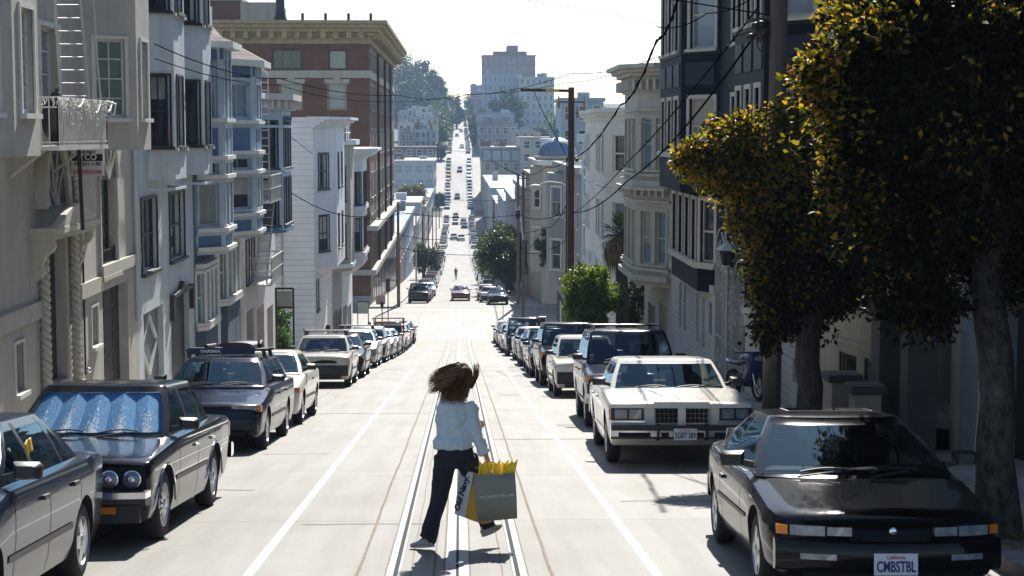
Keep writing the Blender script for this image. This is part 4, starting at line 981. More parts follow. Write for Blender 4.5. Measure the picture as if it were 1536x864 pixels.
def arch(T, side, sc, zc, w, h, th, dp, m, fill=None, name='arch_moulding', p0=0., mull=True):
    q = MB(); n = 20; rows = []
    for r_, pr in ((0, .02), (0, dp), (th*.5, dp + .03), (th, dp), (th, .0)):
        rows.append([SP(side, sc + (w + r_)*math.cos(math.pi*t/n), p0 + pr, zc + (h + r_)*math.sin(math.pi*t/n)) for t in range(n + 1)])
    q.grid(rows, m); o = q.build(name, T, smooth=30)
    if fill:
        f = MB(); f.add([SP(side, sc + w*math.cos(math.pi*t/n), p0 + .03, zc + h*math.sin(math.pi*t/n)) for t in range(n + 1)], [tuple(range(n + 1))], fill)
        fo = f.build('fanlight', T)
        if mull:
            f = MB()
            for t in (2, 4, 6, 8): a = math.pi*t/10; f.bar(SP(side, sc, p0 + .045, zc), SP(side, sc + w*math.cos(a), p0 + .045, zc + h*math.sin(a)), .03, .02, M_frame_w)
            f.build('fanlight_bars', fo)
za = zh + .52
arch(T, -1, 30.8, za, .85, 1.15, .28, .10, M_cream, M_pane); arch(T, -1, 30.8, za, 1.16, 1.46, .16, .20, M_stA2)
q = MB()
for i in range(34):
    t = i / 34.; a = math.pi * (.02 + .96*t); q.ball(SP(-1, 30.8 + 1.14*math.cos(a), .16, za + 1.44*math.sin(a)), .055, 6, 4, M_cream)
q.build('arch_beading', T, smooth=60)
for s in (29.65, 31.98):
    q = MB(); z0c, z1c = Z(575, 31.5), zh - .05; pts = []; n = 60
    for ph in (0, math.pi): q.tube([SP(-1, s + .05*math.cos(t*1.1 + ph), .10 + .05*math.sin(t*1.1 + ph), z0c + (z1c - z0c)*t/n) for t in range(n + 1)], .055, 6, M_cream)
    q.box(XL, XL + .24, s - .14, s + .14, z0c - .2, z0c + .02, M_cream); q.build('twisted_column', T, smooth=60)
arch(T, -1, 35.55, Z(268, 35.5), .80, .95, .10, .05, M_stA2, M_pane, mull=True)
q = MB(); 
for s in (34.68, 36.42): q.box(XL, XL + .05, s - .05, s + .05, Z(412, 35.5), Z(268, 35.5), M_stA2)
q.box(XL, XL + .1, 34.6, 36.5, Z(416, 35.5), Z(410, 35.5), M_stA2); q.build('window_surround', T)
q = MB(); q.tube([SP(-1, 38.3, .06, 11), SP(-1, 38.3, .06, Z(480, 38.3))], .045, 8, M_stB); q.build('drain_pipe', T, smooth=50)
q = MB(); q.tube([SP(-1, 33.0, .03, Z(330, 33)), SP(-1, 33.0, .03, Z(560, 33))], .02, 6, M_iron); q.ball(SP(-1, 33, .09, Z(553, 33)), .06, 8, 6, M_chrome); q.build('standpipe', T, smooth=50)

# balcony with icicle lights (part of the building), fire ladder, hanging sign
bs0, bs1, bp = 27.4, 31.2, .93; zf, zt_ = Z(219, 27.6), Z(219, 27.6) + .78
M_wiron = mat('white_iron', (.52, .52, .50), .5, var=.15, vscale=20)
q = MB(); q.box(XL, XL + bp, bs0, bs1, zf - .07, zf, M_wiron)
o_b = q.build('balcony', T)
q = MB()
corners = [SP(-1, bs0, 0, 0), SP(-1, bs0, bp - .02, 0), SP(-1, bs1, bp - .02, 0), SP(-1, bs1, 0, 0)]
for a, c in zip(corners, corners[1:]):
    for z in (zt_, zt_ - .16, zf + .06): q.bar(a + UPZ*z, c + UPZ*z, .025, .025, M_wiron)
    n = int((c - a).length / .115)
    for i in range(n + 1): p = a + (c - a)*i/n; q.bar(p + UPZ*zf, p + UPZ*zt_, .016, .016, M_wiron)
q.build('railing', o_b)
for s in (bs0 + .5, bs1 - .5):
    q = MB(); q.bar(SP(-1, s, .03, zf - .5), SP(-1, s, bp - .35, zf - .07), .04, .04, M_wiron); q.build('brace', o_b)
M_bulb = mat('icicle_wire', (.66, .66, .62), .4)
L_ = thing('icicle_lights', 'white icicle fairy lights draped over the balcony railing', 'string lights', tuple(SP(-1, 29, bp, zt_))); L_['world_built'] = 1
q = MB(); random.seed(3)
for a, c in ((corners[0], corners[1]), (corners[1], corners[2])):
    n = int((c - a).length / .05)
    for i in range(n):
        p = a + (c - a)*(i + random.random()*.5)/n + Vector((.03, -.02, zt_)); ln = random.choice((.08, .15, .3, .42)) * random.uniform(.7, 1.1)
        pts = [p]; 
        for k in range(4): pts.append(pts[-1] + Vector((random.uniform(-.02, .03), random.uniform(-.03, .03), -ln/4)))
        q.tube(pts, .006, 4, M_bulb)
        for pp in pts[1:]: q.ball(pp + Vector((random.uniform(-.02, .03), random.uniform(-.03, .02), 0)), .013, 4, 3, M_bulb)
for (t0, dp) in ((2.2, .22), (3.2, .2), (.8, .15)):
    q.tube([SP(-1, bs0 + t0 + .9*k/8, bp + .03, zt_ - dp*math.sin(math.pi*k/8)) for k in range(9)], .02, 5, M_bulb)
q.tube([SP(-1, bs1 - .1, bp, zt_), SP(-1, bs1 + .15, bp + .12, zt_ - .05), SP(-1, bs1 + .1, bp + .1, zt_ - .25)], .02, 5, M_bulb)
q.build('light_strand', L_)
q = MB(); q.ball(SP(-1, 28.9, .55, zf + .42), .26, 10, 8, M_trim, (1, 1.2, 1.6)); q.tube([SP(-1, 28.9, .55, zf + .7), SP(-1, 28.95, .55, zf + .95)], .03, 6, M_trim); q.ball(SP(-1, 29.2, .5, zt_ + .0), .14, 8, 6, M_trim)
o = q.build('barbecue', None, smooth=50); tag(o, 'covered black barbecue standing on the white balcony', 'barbecue')
T2 = thing('fire_ladder', 'pale steel fire ladder climbing from the icicle-light balcony', 'ladder', tuple(SP(-1, 29.6, .4, zf))); T2['world_built'] = 1
la, lb = at(92, 152, 29.0), at(133, 152, 30.6); ta, tb = at(82, 0, 29.0), at(120, 0, 30.6); ta = la + (ta - la)*1.8; tb = lb + (tb - lb)*1.8
for a, c in ((la, ta), (lb, tb)): q = MB(); q.tube([a - UPZ*.6, a, c], .03, 8, M_wiron); q.build('ladder_rail', T2, smooth=60)
for k in range(14): q = MB(); t = (k + .4)/14; q.tube([la.lerp(ta, t), lb.lerp(tb, t)], .012, 6, M_wiron); q.build('rung', T2, smooth=60)
pa = at(152, 150, 30.9); q = MB(); q.tube([pa - UPZ*.1, at(146, 90, 30.9), at(140, 0, 30.9), at(138, -60, 30.9)], .022, 6, M_stA2); tag(q.build('conduit', None, smooth=60), 'thin bent pipe beside the fire ladder', 'pipe')
q = MB(); q.tube([at(118, 222, 30), at(122, 300, 30), at(124, 345, 30)], .035, 6, M_iron); q.tube([at(124, 345, 30), at(125, 362, 30)], .02, 6, M_wiron); tag(q.build('drop_ladder_pole', None, smooth=60), 'dark pole hanging below the icicle-light balcony', 'pole')
S_ = thing('rental_sign', 'white and black apartment rental sign hanging beneath the icicle-light balcony', 'sign', tuple(at(131, 265, 31.6))); S_['world_built'] = 1
c1, c2 = at(107, 264, 31.6), at(155, 222, 31.6); wds, hts = c2.x - c1.x, c2.z - c1.z
q = MB(); q.box(c1.x, c2.x, 31.6, 31.63, c1.z, c2.z, mat('sign_white', (.62, .62, .60), .5)); q.build('board', S_)
q = MB(); q.box(c1.x + .02, c2.x - .02, 31.592, 31.6, c1.z + hts*.54, c1.z + hts*.78, M_black); q.build('black_panel', S_)
M_ink = mat('black_ink', (.01, .01, .01), .6)
mx_ = (c1.x + c2.x)/2
for tx, sz, zz, m in (('APARTMENT', .066, .955, M_ink), ('FOR RENT', .07, .85, M_ink), ('ITCO', .15, .665, M_plate), ('415 621-1100', .088, .43, M_ink), ('2 BEDROOM', .092, .14, M_redtext)):
    if tx == 'APARTMENT': continue
    text(tx, sz, (mx_, 31.588, c1.z + hts*zz), (math.pi/2, 0, 0), m, S_, bold=.002)

# ---- B: pale blue stucco with two bays, garage with a diamond
T = house('stucco_house', 'pale blue stucco house with two dark-windowed bays and a diamond on its garage door', -1, A1, 46.8)
kwB = dict(casing=.05, frame=M_frame_d, sill=True, grid=(1, 2))
ops = [(39.2, 41.2, Z(405, 40.2), Z(297, 40.2), dict()), (43.0, 45.3, Z(386, 44.2), Z(288, 44.2), dict()),
       (39.3, 41.9, Z(580, 40.6), Z(462, 40.6), dict(skip=True)), (43.0, 45.9, Z(570, 44.5), Z(436, 44.5), dict(skip=True))]
shell(T, -1, A1 + .01, 46.8, rz(47) - 3, 9.5, M_stB, ops, depth=.16, winkw=kwB)
q = MB(); q.box(XL - .19, XL - .14, 39.3, 41.9, Z(580, 40.6), Z(462, 40.6), mat('garage_paint', (.16, .18, .20), .5, var=.2)); gd = q.build('garage_door', T)
q = MB(); cz, cs = Z(513, 40.6), 40.5; hz, hs = .72, .98
for k in range(4):
    a = [(cs - hs, cz), (cs, cz + hz), (cs + hs, cz), (cs, cz - hz)]; s_, e_ = a[k], a[(k+1) % 4]
    q.bar((XL - .11, s_[0], s_[1]), (XL - .11, e_[0], e_[1]), .07, .07, M_frame_w)
q.build('diamond_trim', gd)
q = MB(); q.box(XL - .19, XL - .14, 43.0, 45.9, Z(570, 44.5), Z(436, 44.5), M_door); q.build('entrance_door', T)
q = MB(); plan = [(42.9, 0), (42.9, .12), (46.1, .12), (46.1, 0)]
for s in (42.93, 46.0): q.box(XL, XL + .12, s - .06, s + .06, Z(470, 44.5), Z(432, 44.5), M_frame_d)
q.prism([SP(-1, 42.85, .12, Z(434, 44.5)), SP(-1, 44.1, .12, Z(430, 44.5)), SP(-1, 44.45, .12, Z(420, 44.5)), SP(-1, 44.8, .12, Z(430, 44.5)), SP(-1, 46.1, .12, Z(434, 44.5)), SP(-1, 46.1, .12, Z(438, 44.5)), SP(-1, 42.85, .12, Z(438, 44.5))], (-.12, 0, 0), M_frame_d); q.build('door_frame', T)
zs0, zs1 = Z(219, 41), Z(114, 41); zu0, zu1 = Z(18, 41), Z(18, 41) + 1.9
for (s0, sA, sB, s1) in ((40.3, 40.8, 42.4, 42.9), (44.9, 45.4, 46.9, 47.3)):
    plan = [(s0, 0), (sA, .55), (sB, .55), (s1, 0)]; dk = dict(grid=(2, 2), frame=M_frame_d, casing=.04, pane=M_pane)
    bay(T, -1, plan, Z(268, 41.3), 9.4, {0: [(.12, .82, zs0, zs1, dk), (.12, .82, zu0, zu1, dk)], 1: [(.2, .75, zs0, zs1, dk), (.2, .75, zu0, zu1, dk)]}, M_stB, bands=[(zs0 - .12, zs0 - .04, .07, M_stA2), (zu0 - .12, zu0 - .04, .07, M_stA2), (zs0 - 1.05, zs0 - .99, .0, M_stB)])

# ---- C and D: blue Victorian flats
M_blueC = mat('slate_blue_wood', (.09, .17, .29), .7, var=.15, vscale=2)
M_trimC = mat('pale_blue_trim', (.44, .53, .60), .65, var=.1, vscale=3)
M_creamC = mat('ivory_trim', (.70, .70, .65), .65, var=.1)
M_brickb = brick_mat('blue_painted_brick', (.05, .08, .13), (.06, .095, .15), (.03, .05, .08), w=.25, h=.09)
def victorian(lab, s0, s1, plan, rows_, zbay, zroof, corn, base=None, attic=None, pm=None, roofcone=True, widths=(.12, .80)):
    T = house('victorian_house', lab, -1, s0, s1)
    shell(T, -1, s0, s1, rz(s1) - 3, zroof - .3, M_blueC, [], depth=.2)
    faces = {0: [], 1: []}
    for (za, zb, pane, g) in rows_:
        kw = dict(frame=M_trimC, casing=.08, pane=pane, grid=g, sill=False)
        faces[0].append((widths[0], widths[1], za, zb, kw)); faces[1].append((.10, .45, za, zb, dict(kw, pane=M_pane_blue))); faces[1].append((.58, .92, za, zb, dict(kw, pane=M_pane_blue)))
    bands = [(z - .06, z + .05, .12, M_creamC) for z in corn] + [(z - .16, z - .06, .05, M_trimC) for z in corn]
    bay(T, -1, plan, zbay, zroof - .5, faces, M_trimC, bands=bands)
    if attic is not None:   # flared eave and shingled roof over the bay
        q = MB(); band(q, -1, plan, zroof - .5, zroof - .32, .32, M_creamC, inner=-.5); band(q, -1, plan, zroof - .8, zroof - .5, .03, M_blueC); q.build('eave', T)
        q = MB(); nn = [edge_frame(-1, plan[i], plan[i+1])[2] for i in range(len(plan) - 1)]
        outp = [SP(-1, s + (-.25 if i == 0 else .25 if i == len(plan) - 1 else (-.15 if i == 1 else .15)), p + (.0 if p < .01 else .3), zroof - .32) for i, (s, p) in enumerate(plan)]
        apex = [SP(-1, (plan[0][0] + plan[-1][0])/2 + d, -.9, attic) for d in (-.3, -.1, .1, .3)]
        q.grid([outp, apex], M_shingle); q.add([outp[0], apex[0], SP(-1, plan[0][0] - .25, -.9, zroof - .32)], [(0, 1, 2)], M_shingle); q.build('bay_roof', T)
    return T
pC = [(47.3, 0), (47.9, .72), (49.6, .72), (50.1, 0)]
TC = victorian('narrow slate blue Victorian flats with pale trim, between pale blue stucco and the shingled bay', 46.82, 50.6, pC,
    [(Z(178, 48), Z(75, 48), M_pane_blue, (1, 2)), (Z(262, 48), Z(192, 48), M_pane, (1, 1)), (Z(337, 48), Z(274, 48), M_pane_curtain, (1, 1))], Z(372, 48), Z(46, 48),
    [Z(180, 48), Z(236, 48), Z(264, 48), Z(343, 48), Z(371, 48)], attic=Z(20, 48))
pD = [(51.2, 0), (53.0, 1.0), (54.6, 1.0), (55.4, 0)]
TD = victorian('slate blue Victorian flats with a shingled cone roof over stacked bays', 50.62, 57.4, pD,
    [(Z(117, 52.5), Z(98, 52.5), M_pane, (2, 1)), (Z(178, 52.5), Z(126, 52.5), M_pane_blue, (2, 1)), (Z(254, 52.5), Z(236, 52.5), M_pane, (2, 1)), (Z(313, 52.5), Z(262, 52.5), M_pane, (1, 1))], Z(346, 53), Z(76, 53),
    [Z(183, 53), Z(228, 53), Z(257, 53), Z(320, 53), Z(347, 53)], attic=Z(32, 53), widths=(.30, .88))
# blue recessed panels between storeys of D and C
for T, plan, zz in ((TD, pD, (Z(226, 52.5), Z(193, 52.5))), (TD, pD, (Z(343, 53), Z(326, 53))), (TC, pC, (Z(369, 48), Z(350, 48))), (TC, pC, (Z(234, 48), Z(190, 48)))):
    for i in (0, 1):
        A, U, N, ln = edge_frame(-1, plan[i], plan[i+1]); q = MB(); q.fbox(A, U, UPZ, N, ln*.1, ln*.86, zz[0], zz[1], -.01, .02, M_blueC); q.build('bay_panel', T)
# ground floors: lower bay on brick base, columns
for T, s0, s1, zt2, zb2 in ((TC, 46.95, 49.9, Z(392, 48), Z(486, 48)), (TD, 51.4, 55.0, Z(352, 53), Z(448, 53))):
    plan = [(s0, 0), (s0 + .3, .24), (s1 - .3, .24), (s1, 0)]
    kw = dict(frame=M_creamC, casing=.07, pane=M_pane_blue, grid=(1, 2), sill=True)
    bay(T, -1, plan, zb2 - .02, zt2, {0: [(.15, .85, zb2 + .15, zt2 - .25, kw)], 1: [(.06, .30, zb2 + .15, zt2 - .25, kw), (.38, .62, zb2 + .15, zt2 - .25, kw), (.70, .94, zb2 + .15, zt2 - .25, kw)]}, M_trimC, bands=[(zb2 - .06, zb2 + .06, .10, M_creamC), (zt2 - .1, zt2, .06, M_creamC)], name='lower_bay')
    bay(T, -1, plan, rz(s1) - 1, zb2 - .03, {}, M_brickb, name='brick_base')
for s in (50.0, 50.4, 55.6, 56.2): q = MB(); q.tube([SP(-1, s, .12, rz(s)), SP(-1, s, .12, Z(352, 53))], .09, 12, M_creamC); q.build('column', TC if s < 51 else TD, smooth=50)
for T, s0, s1 in ((TC, 49.95, 50.5), (TD, 55.7, 57.2)):
    q = MB(); q.box(XL, XL + .03, s0, s1, rz(s1), rz(s1) + 2.4, M_door); q.build('door', T)
q = MB(); b0, b1 = Z(52, 49), Z(6, 49); q.box(-13, XL + .1, 47.2, 50.4, b0, b1, M_trimC); q.build('attic_block', TC)
q = MB(); q.prism([(XL + .05, 50.7, Z(74, 52)), (XL + .05, 57.0, Z(74, 52)), (XL - .9, 57.0, Z(28, 54)), (XL - .9, 50.7, Z(28, 54))], (-.08, 0, -.02), M_shingle); q.build('mansard_slope', TD)

# ---- E: white-pink flats with a fire escape
M_pink = mat('pinkish_plaster', (.66, .62, .60), .8, var=.1, vscale=2, dirt=.12)
M_brnd = mat('brown_door', (.16, .10, .07), .7, var=.3)
E0, E1 = 57.6, 67.5
TE = house('plaster_apartments', 'pinkish white flats with a fire escape and garlands under the cornice', -1, E0, E1, 'building')
kE = dict(frame=M_frame_d, casing=.05, grid=(1, 2))
ztE = Z(150, 62)
lv = [(Z(252, 62), Z(182, 62)), (Z(338, 62), Z(268, 62)), (Z(412, 62), Z(352, 62))]
shell(TE, -1, E0, E1, rz(E1) - 3, ztE, M_pink, [(s, s + .9, a, b_, {}) for (a, b_) in lv for s in (58.2, 59.7)] + [(58.2, 60.2, rz(60) - .8, rz(60) + 2.2, dict(skip=True)), (61.2, 63.4, rz(62) - .8, rz(62) + 2.2, dict(skip=True)), (64.4, 66.4, rz(65) - .8, rz(65) + 2.2, dict(skip=True))], depth=.3, winkw=kE)
for s0, s1 in ((58.2, 60.2), (61.2, 63.4), (64.4, 66.4)): q = MB(); q.box(XL - .3, XL - .26, s0, s1, rz(s1) - .8, rz(s0) + 2.4, M_brnd); q.build('garage_door', TE)
pE = [(61.2, 0), (62.6, .85), (65.6, .85), (66.6, 0)]
bay(TE, -1, pE, Z(345, 64), ztE, {0: [(.25, .8, a, b_, kE) for a, b_ in lv[:2]], 1: [(f, f + .24, a, b_, kE) for f in (.08, .38, .70) for a, b_ in lv[:2]]}, M_trimC, bands=[(Z(256, 64), Z(252, 64), .1, M_trimC), (Z(345, 64), Z(340, 64), .1, M_blueC), (ztE - 1.0, ztE - .9, .08, M_trimC)])
q = MB(); cp = [(E0 - .02, 0)] + pE + [(E1, 0)]; band(q, -1, cp, ztE, ztE + .22, .42, M_pink, inner=-.5); band(q, -1, cp, ztE - .35, ztE, .2, M_trimC); dentils(q, -1, cp, ztE - .3, ztE - .02, .2, M_pink, .35, .12, .15); q.build('cornice', TE)
q = MB()   # garland of leaves under the cornice
for i in (1,):
    A, U, N, ln = edge_frame(-1, pE[i], pE[i+1])
    for k in range(4):
        u0 = ln*(k + .5)/4; zc = ztE - .62
        for t in range(9): a = math.pi*t/8; q.ball(A + U*(u0 + .28*math.cos(a)) + N*.03 + UPZ*(zc - .12*math.sin(a)), .035, 5, 4, M_blueC)
        q.bar(A + U*u0 + N*.03 + UPZ*(zc - .2), A + U*u0 + N*.03 + UPZ*(zc + .1), .03, .02, M_blueC)
q.build('garland', TE)
q = MB(); q.box(-16, XL - 1, 58, 66, ztE, ztE + 1.1, M_trimC); q.build('penthouse', TE)
FE = thing('fire_escape', 'white iron fire escape with two landings and a gooseneck ladder', 'fire escape', (XL + .5, 60, rz(60))); FE['world_built'] = 1
for (pyf, nm) in ((300, 0), (420, 1)):
    zf2 = Z(pyf, 60); s0, s1, pp = 58.3, 62.0, .85
    q = MB(); q.box(XL, XL + pp, s0, s1, zf2 - .05, zf2, M_wiron); lo = q.build('landing', FE)
    cs_ = [SP(-1, s0, 0, 0), SP(-1, s0, pp, 0), SP(-1, s1, pp, 0), SP(-1, s1, 0, 0)]; q = MB()
    for a, c in zip(cs_, cs_[1:]):
        for zz in (.45, .9): q.bar(a + UPZ*(zf2 + zz), c + UPZ*(zf2 + zz), .035, .035, M_wiron)
        n = int((c - a).length / .22)
        for i in range(n + 1): p = a + (c - a)*i/n; q.bar(p + UPZ*zf2, p + UPZ*(zf2 + .9), .02, .02, M_wiron)
    q.build('railing', lo)
q = MB(); za_, zb_ = Z(300, 60), Z(420, 60)
for p in (.25, .65): q.bar(SP(-1, 58.6, p, zb_), SP(-1, 61.4, p, za_), .06, .04, M_wiron)
for k in range(11): t = (k + .5)/11; q.bar(SP(-1, 58.6 + 2.8*t, .22, zb_ + (za_ - zb_)*t), SP(-1, 58.6 + 2.8*t, .68, zb_ + (za_ - zb_)*t), .04, .03, M_wiron)
q.build('stair', FE)
q = MB(); zt3 = Z(112, 59)
for p in (.35, .75): q.tube([SP(-1, 59, p, za_), SP(-1, 59, p, zt3), SP(-1, 59, p - .15, zt3 + .15), SP(-1, 59, p - .5, zt3 + .1), SP(-1, 59, p - .55, zt3 - .4)], .025, 6, M_wiron)
for k in range(16): z = za_ + (zt3 - za_)*k/16; q.tube([SP(-1, 59, .35, z), SP(-1, 59, .75, z)], .014, 5, M_wiron)
q.build('gooseneck_ladder', FE)

# ---- F: white clapboard flats, side wall to the camera
M_clapW = brick_mat('white_clapboard', (.74, .75, .74), (.76, .77, .76), (.42, .43, .44), w=40, h=.30, ms=.012, bump=.6, rough=.7, var=.08)
M_whiteF = mat('white_wood', (.74, .76, .76), .7, var=.08, vscale=2, dirt=.1)
F0, F1 = 85.5, 97
TF = house('clapboard_flats', 'white clapboard flats showing a tall blank side wall, cornice at the top', -1, F0, F1, 'building')
ztF = Z(176, 86)
kF = dict(frame=M_frame_d, casing=.06, grid=(2, 2), pane=M_pane)
shell(TF, -1, F0, F1, rz(F1) - 3, ztF, M_clapW, [(86.6, 88, Z(465, 87), Z(405, 87), dict(pane=M_pane_blue))], depth=.2, back=12, winkw=kF)
r1, r2 = (Z(282, 88), Z(230, 88)), (Z(374, 88), Z(322, 88))
pF = [(86.2, 0), (88.4, .95), (94.5, .95), (95.8, 0)]
bay(TF, -1, pF, Z(398, 89), ztF, {0: [(.18, .62, a, b_, kF) for a, b_ in (r1, r2)], 1: [(f, f + .12, a, b_, kF) for f in (.15, .6) for a, b_ in (r1, r2)]}, M_whiteF, taper=.5)
q = MB(); cp = [(F0 - .02, 0), (F0 + .3, .0)] + pF[1:] + [(F1, 0)]
for k in range(4): band(q, -1, cp, ztF - .5 + .13*k, ztF - .36 + .13*k, .12 + .22*k, M_whiteF, inner=-.3)
q.build('cornice', TF)
q = MB(); q.tube([(XL - 1.6, F0 - .06, ztF - .1), (XL - 1.6, F0 - .06, Z(490, 86))], .05, 6, M_stA2); q.ball((XL - 2, F0 - .15, Z(348, 86)), .18, 8, 6, M_stA2); q.build('drain_pipe', TF, smooth=50)
# ---- G: beige narrow house with a roof deck
M_beige = mat('beige_plaster', (.42, .40, .33), .8, var=.12, vscale=2, dirt=.15)
TG = house('beige_house', 'narrow beige house with a white railed roof deck, between two white buildings', -1, 97.02, 105.5)
ztG = Z(212, 99)
shell(TG, -1, 97.02, 105.5, rz(106) - 3, ztG, M_beige, [(98.2, 100.4, rz(99) - .8, rz(99) + 2, {}), (101.5, 104, rz(103) - .8, rz(102) + 2, {})], depth=.3, winkw=kF)
pG = [(98.4, 0), (99.6, .95), (103, .95), (104.4, 0)]
bay(TG, -1, pG, Z(405, 100), ztG, {0: [(.3, .7, a, b_, kF) for a, b_ in ((Z(300, 100), Z(250, 100)), (Z(385, 100), Z(335, 100)))]}, M_beige, bands=[(ztG - .2, ztG + .1, .35, M_whiteF), (Z(400, 100), Z(394, 100), .1, M_whiteF)])
q = MB()
dk = [SP(-1, 97.6, .8, 0), SP(-1, 102, .8, 0), SP(-1, 102, -3, 0)]; dk = [SP(-1, 97.6, -3, 0)] + dk
for a, c in zip(dk, dk[1:]):
    for z in (.5, 1.0): q.tube([a + UPZ*(ztG + z), c + UPZ*(ztG + z)], .035, 6, M_whiteF)
    n = max(2, int((c - a).length / 1.2))
    for i in range(n + 1): p = a + (c - a)*i/n; q.tube([p + UPZ*ztG, p + UPZ*(ztG + 1.0)], .035, 6, M_whiteF)
q.build('deck_railing', TG)
# ---- H: white corner house with flared cornice
TH = house('corner_house', 'white bay-fronted house at the corner with a wide flared cornice, before the brick block', -1, 105.52, 115.6)
ztH = Z(232, 108)
rH = [(Z(305, 109), Z(258, 109)), (Z(372, 109), Z(326, 109))]
shell(TH, -1, 105.52, 115.6, rz(116) - 3, ztH, M_whiteF, [(106.5, 109, rz(108) - .6, rz(108) + 2.2, {}), (110.5, 113.5, rz(112) - .6, rz(112) + 2.2, {})], depth=.3, winkw=kF)
pH = [(106.4, 0), (107.8, 1.2), (112.6, 1.2), (114.2, 0)]
bay(TH, -1, pH, Z(396, 109), ztH, {0: [(.12, .48, a, b_, kF) for a, b_ in rH] + [(.56, .90, a, b_, kF) for a, b_ in rH], 1: [(f, f + .16, a, b_, kF) for f in (.1, .4, .7) for a, b_ in rH]}, M_whiteF, taper=.6, bands=[(Z(314, 109), Z(308, 109), .12, M_whiteF), (Z(382, 109), Z(376, 109), .14, M_whiteF)])
q = MB(); cp = [(105.6, .3)] + pH[1:3] + [(115.4, .3)]
for k in range(5): band(q, -1, cp, ztH - .3 + .14*k, ztH - .14 + .14*k, .1 + .22*k, M_whiteF, inner=-.6)
q.build('cornice', TH)
# ================================================================ RIGHT SIDE
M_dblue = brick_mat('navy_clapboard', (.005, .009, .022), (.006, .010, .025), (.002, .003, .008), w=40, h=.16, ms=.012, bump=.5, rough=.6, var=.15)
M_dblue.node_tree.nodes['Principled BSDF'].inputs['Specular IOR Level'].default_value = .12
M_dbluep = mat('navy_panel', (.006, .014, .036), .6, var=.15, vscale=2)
M_wbrick = brick_mat('white_painted_brick', (.50, .50, .48), (.53, .53, .51), (.40, .40, .39), w=.42, h=.16, ms=.012, bump=.5, var=.1)
M_ivory = mat('ivory_wood', (.55, .53, .46), .65, var=.08, vscale=3)
# ---- navy house with white brick ground floor
N0, N1 = 30.6, 52.8
TN = house('navy_house', 'tall navy blue bay-fronted flats with ivory window trim above a white brick ground floor', 1, N0, N1, 'building')
zg1 = Z(401, 52.5)      # top of the white ground floor
kN = dict(frame=M_ivory, casing=.10, grid=(1, 2))
u0, u1 = Z(73, 44.6), Z(73, 44.6) + 1.75; m0, m1 = Z(230, 44.6), Z(148, 44.6); l0, l1 = Z(392, 45), Z(300, 45)
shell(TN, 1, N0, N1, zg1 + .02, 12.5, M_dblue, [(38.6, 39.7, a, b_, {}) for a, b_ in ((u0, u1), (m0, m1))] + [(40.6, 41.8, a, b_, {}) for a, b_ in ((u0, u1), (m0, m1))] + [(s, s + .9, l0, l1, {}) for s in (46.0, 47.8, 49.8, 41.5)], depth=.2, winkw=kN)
pN1 = [(43.7, 0), (45.0, .85), (49.6, .85), (50.6, 0)]; pN2 = [(31.4, 0), (32.7, .85), (36.2, .85), (37.2, 0)]
for pl in (pN1, pN2):
    kk = dict(kN, pane=M_pane_blue)
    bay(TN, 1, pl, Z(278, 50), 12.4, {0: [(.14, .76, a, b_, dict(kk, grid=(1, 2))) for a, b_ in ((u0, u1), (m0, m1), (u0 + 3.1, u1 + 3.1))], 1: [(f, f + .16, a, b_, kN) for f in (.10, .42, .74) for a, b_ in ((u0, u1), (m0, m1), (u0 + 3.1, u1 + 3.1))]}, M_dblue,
        bands=[(m0 - .14, m0 - .03, .09, M_ivory), (u0 - .14, u0 - .03, .03, M_dbluep)])
    for i in (0, 1):
        A, U, N, ln = edge_frame(1, pl[i], pl[i+1]); n = 1 if i == 0 else 3
        for j in range(n):
            q = MB(); q.fbox(A, U, UPZ, N, ln*(j + .14)/n, ln*(j + .86)/n, m1 + .35, u0 - .35, -.01, .025, M_dbluep); q.build('bay_panel', TN)
    q = MB()
    for k in range(6): s = pl[1][0] + (pl[2][0] - pl[1][0])*k/5; q.prism([SP(1, s - .05, p, z) for p, z in ((0, Z(278, 50)), (.6, Z(278, 50)), (.1, Z(278, 50) - .45), (0, Z(278, 50) - .45))], (0, .1, 0), M_dblue)
    q.build('bay_bracket', TN)
# lower storey shallow bay above the ground floor
pl = [(44.0, 0), (44.7, .40), (50.2, .40), (50.9, 0)]
bay(TN, 1, pl, zg1 - .02, Z(282, 50), {0: [(.12, .85, l0, l1, kN)], 1: [(f, f + .15, l0, l1, kN) for f in (.06, .31, .56, .81)]}, M_dblue, bands=[(l0 - .16, l0 - .04, .12, M_ivory)], name='lower_bay')
# white ground floor: two blocks with the gated stair between
gt = MB()
def gf(T, s0, s1, ops, nm):
    b = MB(); A = SP(1, s0, .05, 0); U = Vector((0, 1, 0)); N = Vector((-1, 0, 0)); ol = [(o[0] - s0, o[1] - s0, o[2], o[3]) for o in ops]
    panel(b, A, U, N, s1 - s0, rz(s1) - 2, zg1, ol, M_wbrick, .18); U2 = Vector((1, 0, 0)); panel(b, A, U2, Vector((0, -1, 0)), 4, rz(s1) - 2, zg1, [], M_wbrick); panel(b, SP(1, s1, .05, 0), U2, Vector((0, 1, 0)), 4, rz(s1) - 2, zg1, [], M_wbrick)
    b.add([SP(1, s0, .05, zg1), SP(1, s1, .05, zg1), SP(1, s1, -4, zg1), SP(1, s0, -4, zg1)], [(0, 1, 2, 3)], M_wbrick)
    o = b.build('ground_floor_wall', T)
    for l in ol: window(T, A, U, N, l, depth=.18, frame=M_ivory, casing=.0, grid=(1, 2), pane=M_pane_curtain)
    q = MB(); band(q, 1, [(s0 - .02, .05), (s1, .05)], zg1 - .02, zg1 + .18, .10, M_ivory); band(q, 1, [(s0 - .01, .05), (s1, .05)], zg1 - .30, zg1 - .02, .04, M_wbrick); q.build('coping', T)
wz0, wz1 = Z(500, 49.5), Z(428, 49.5)
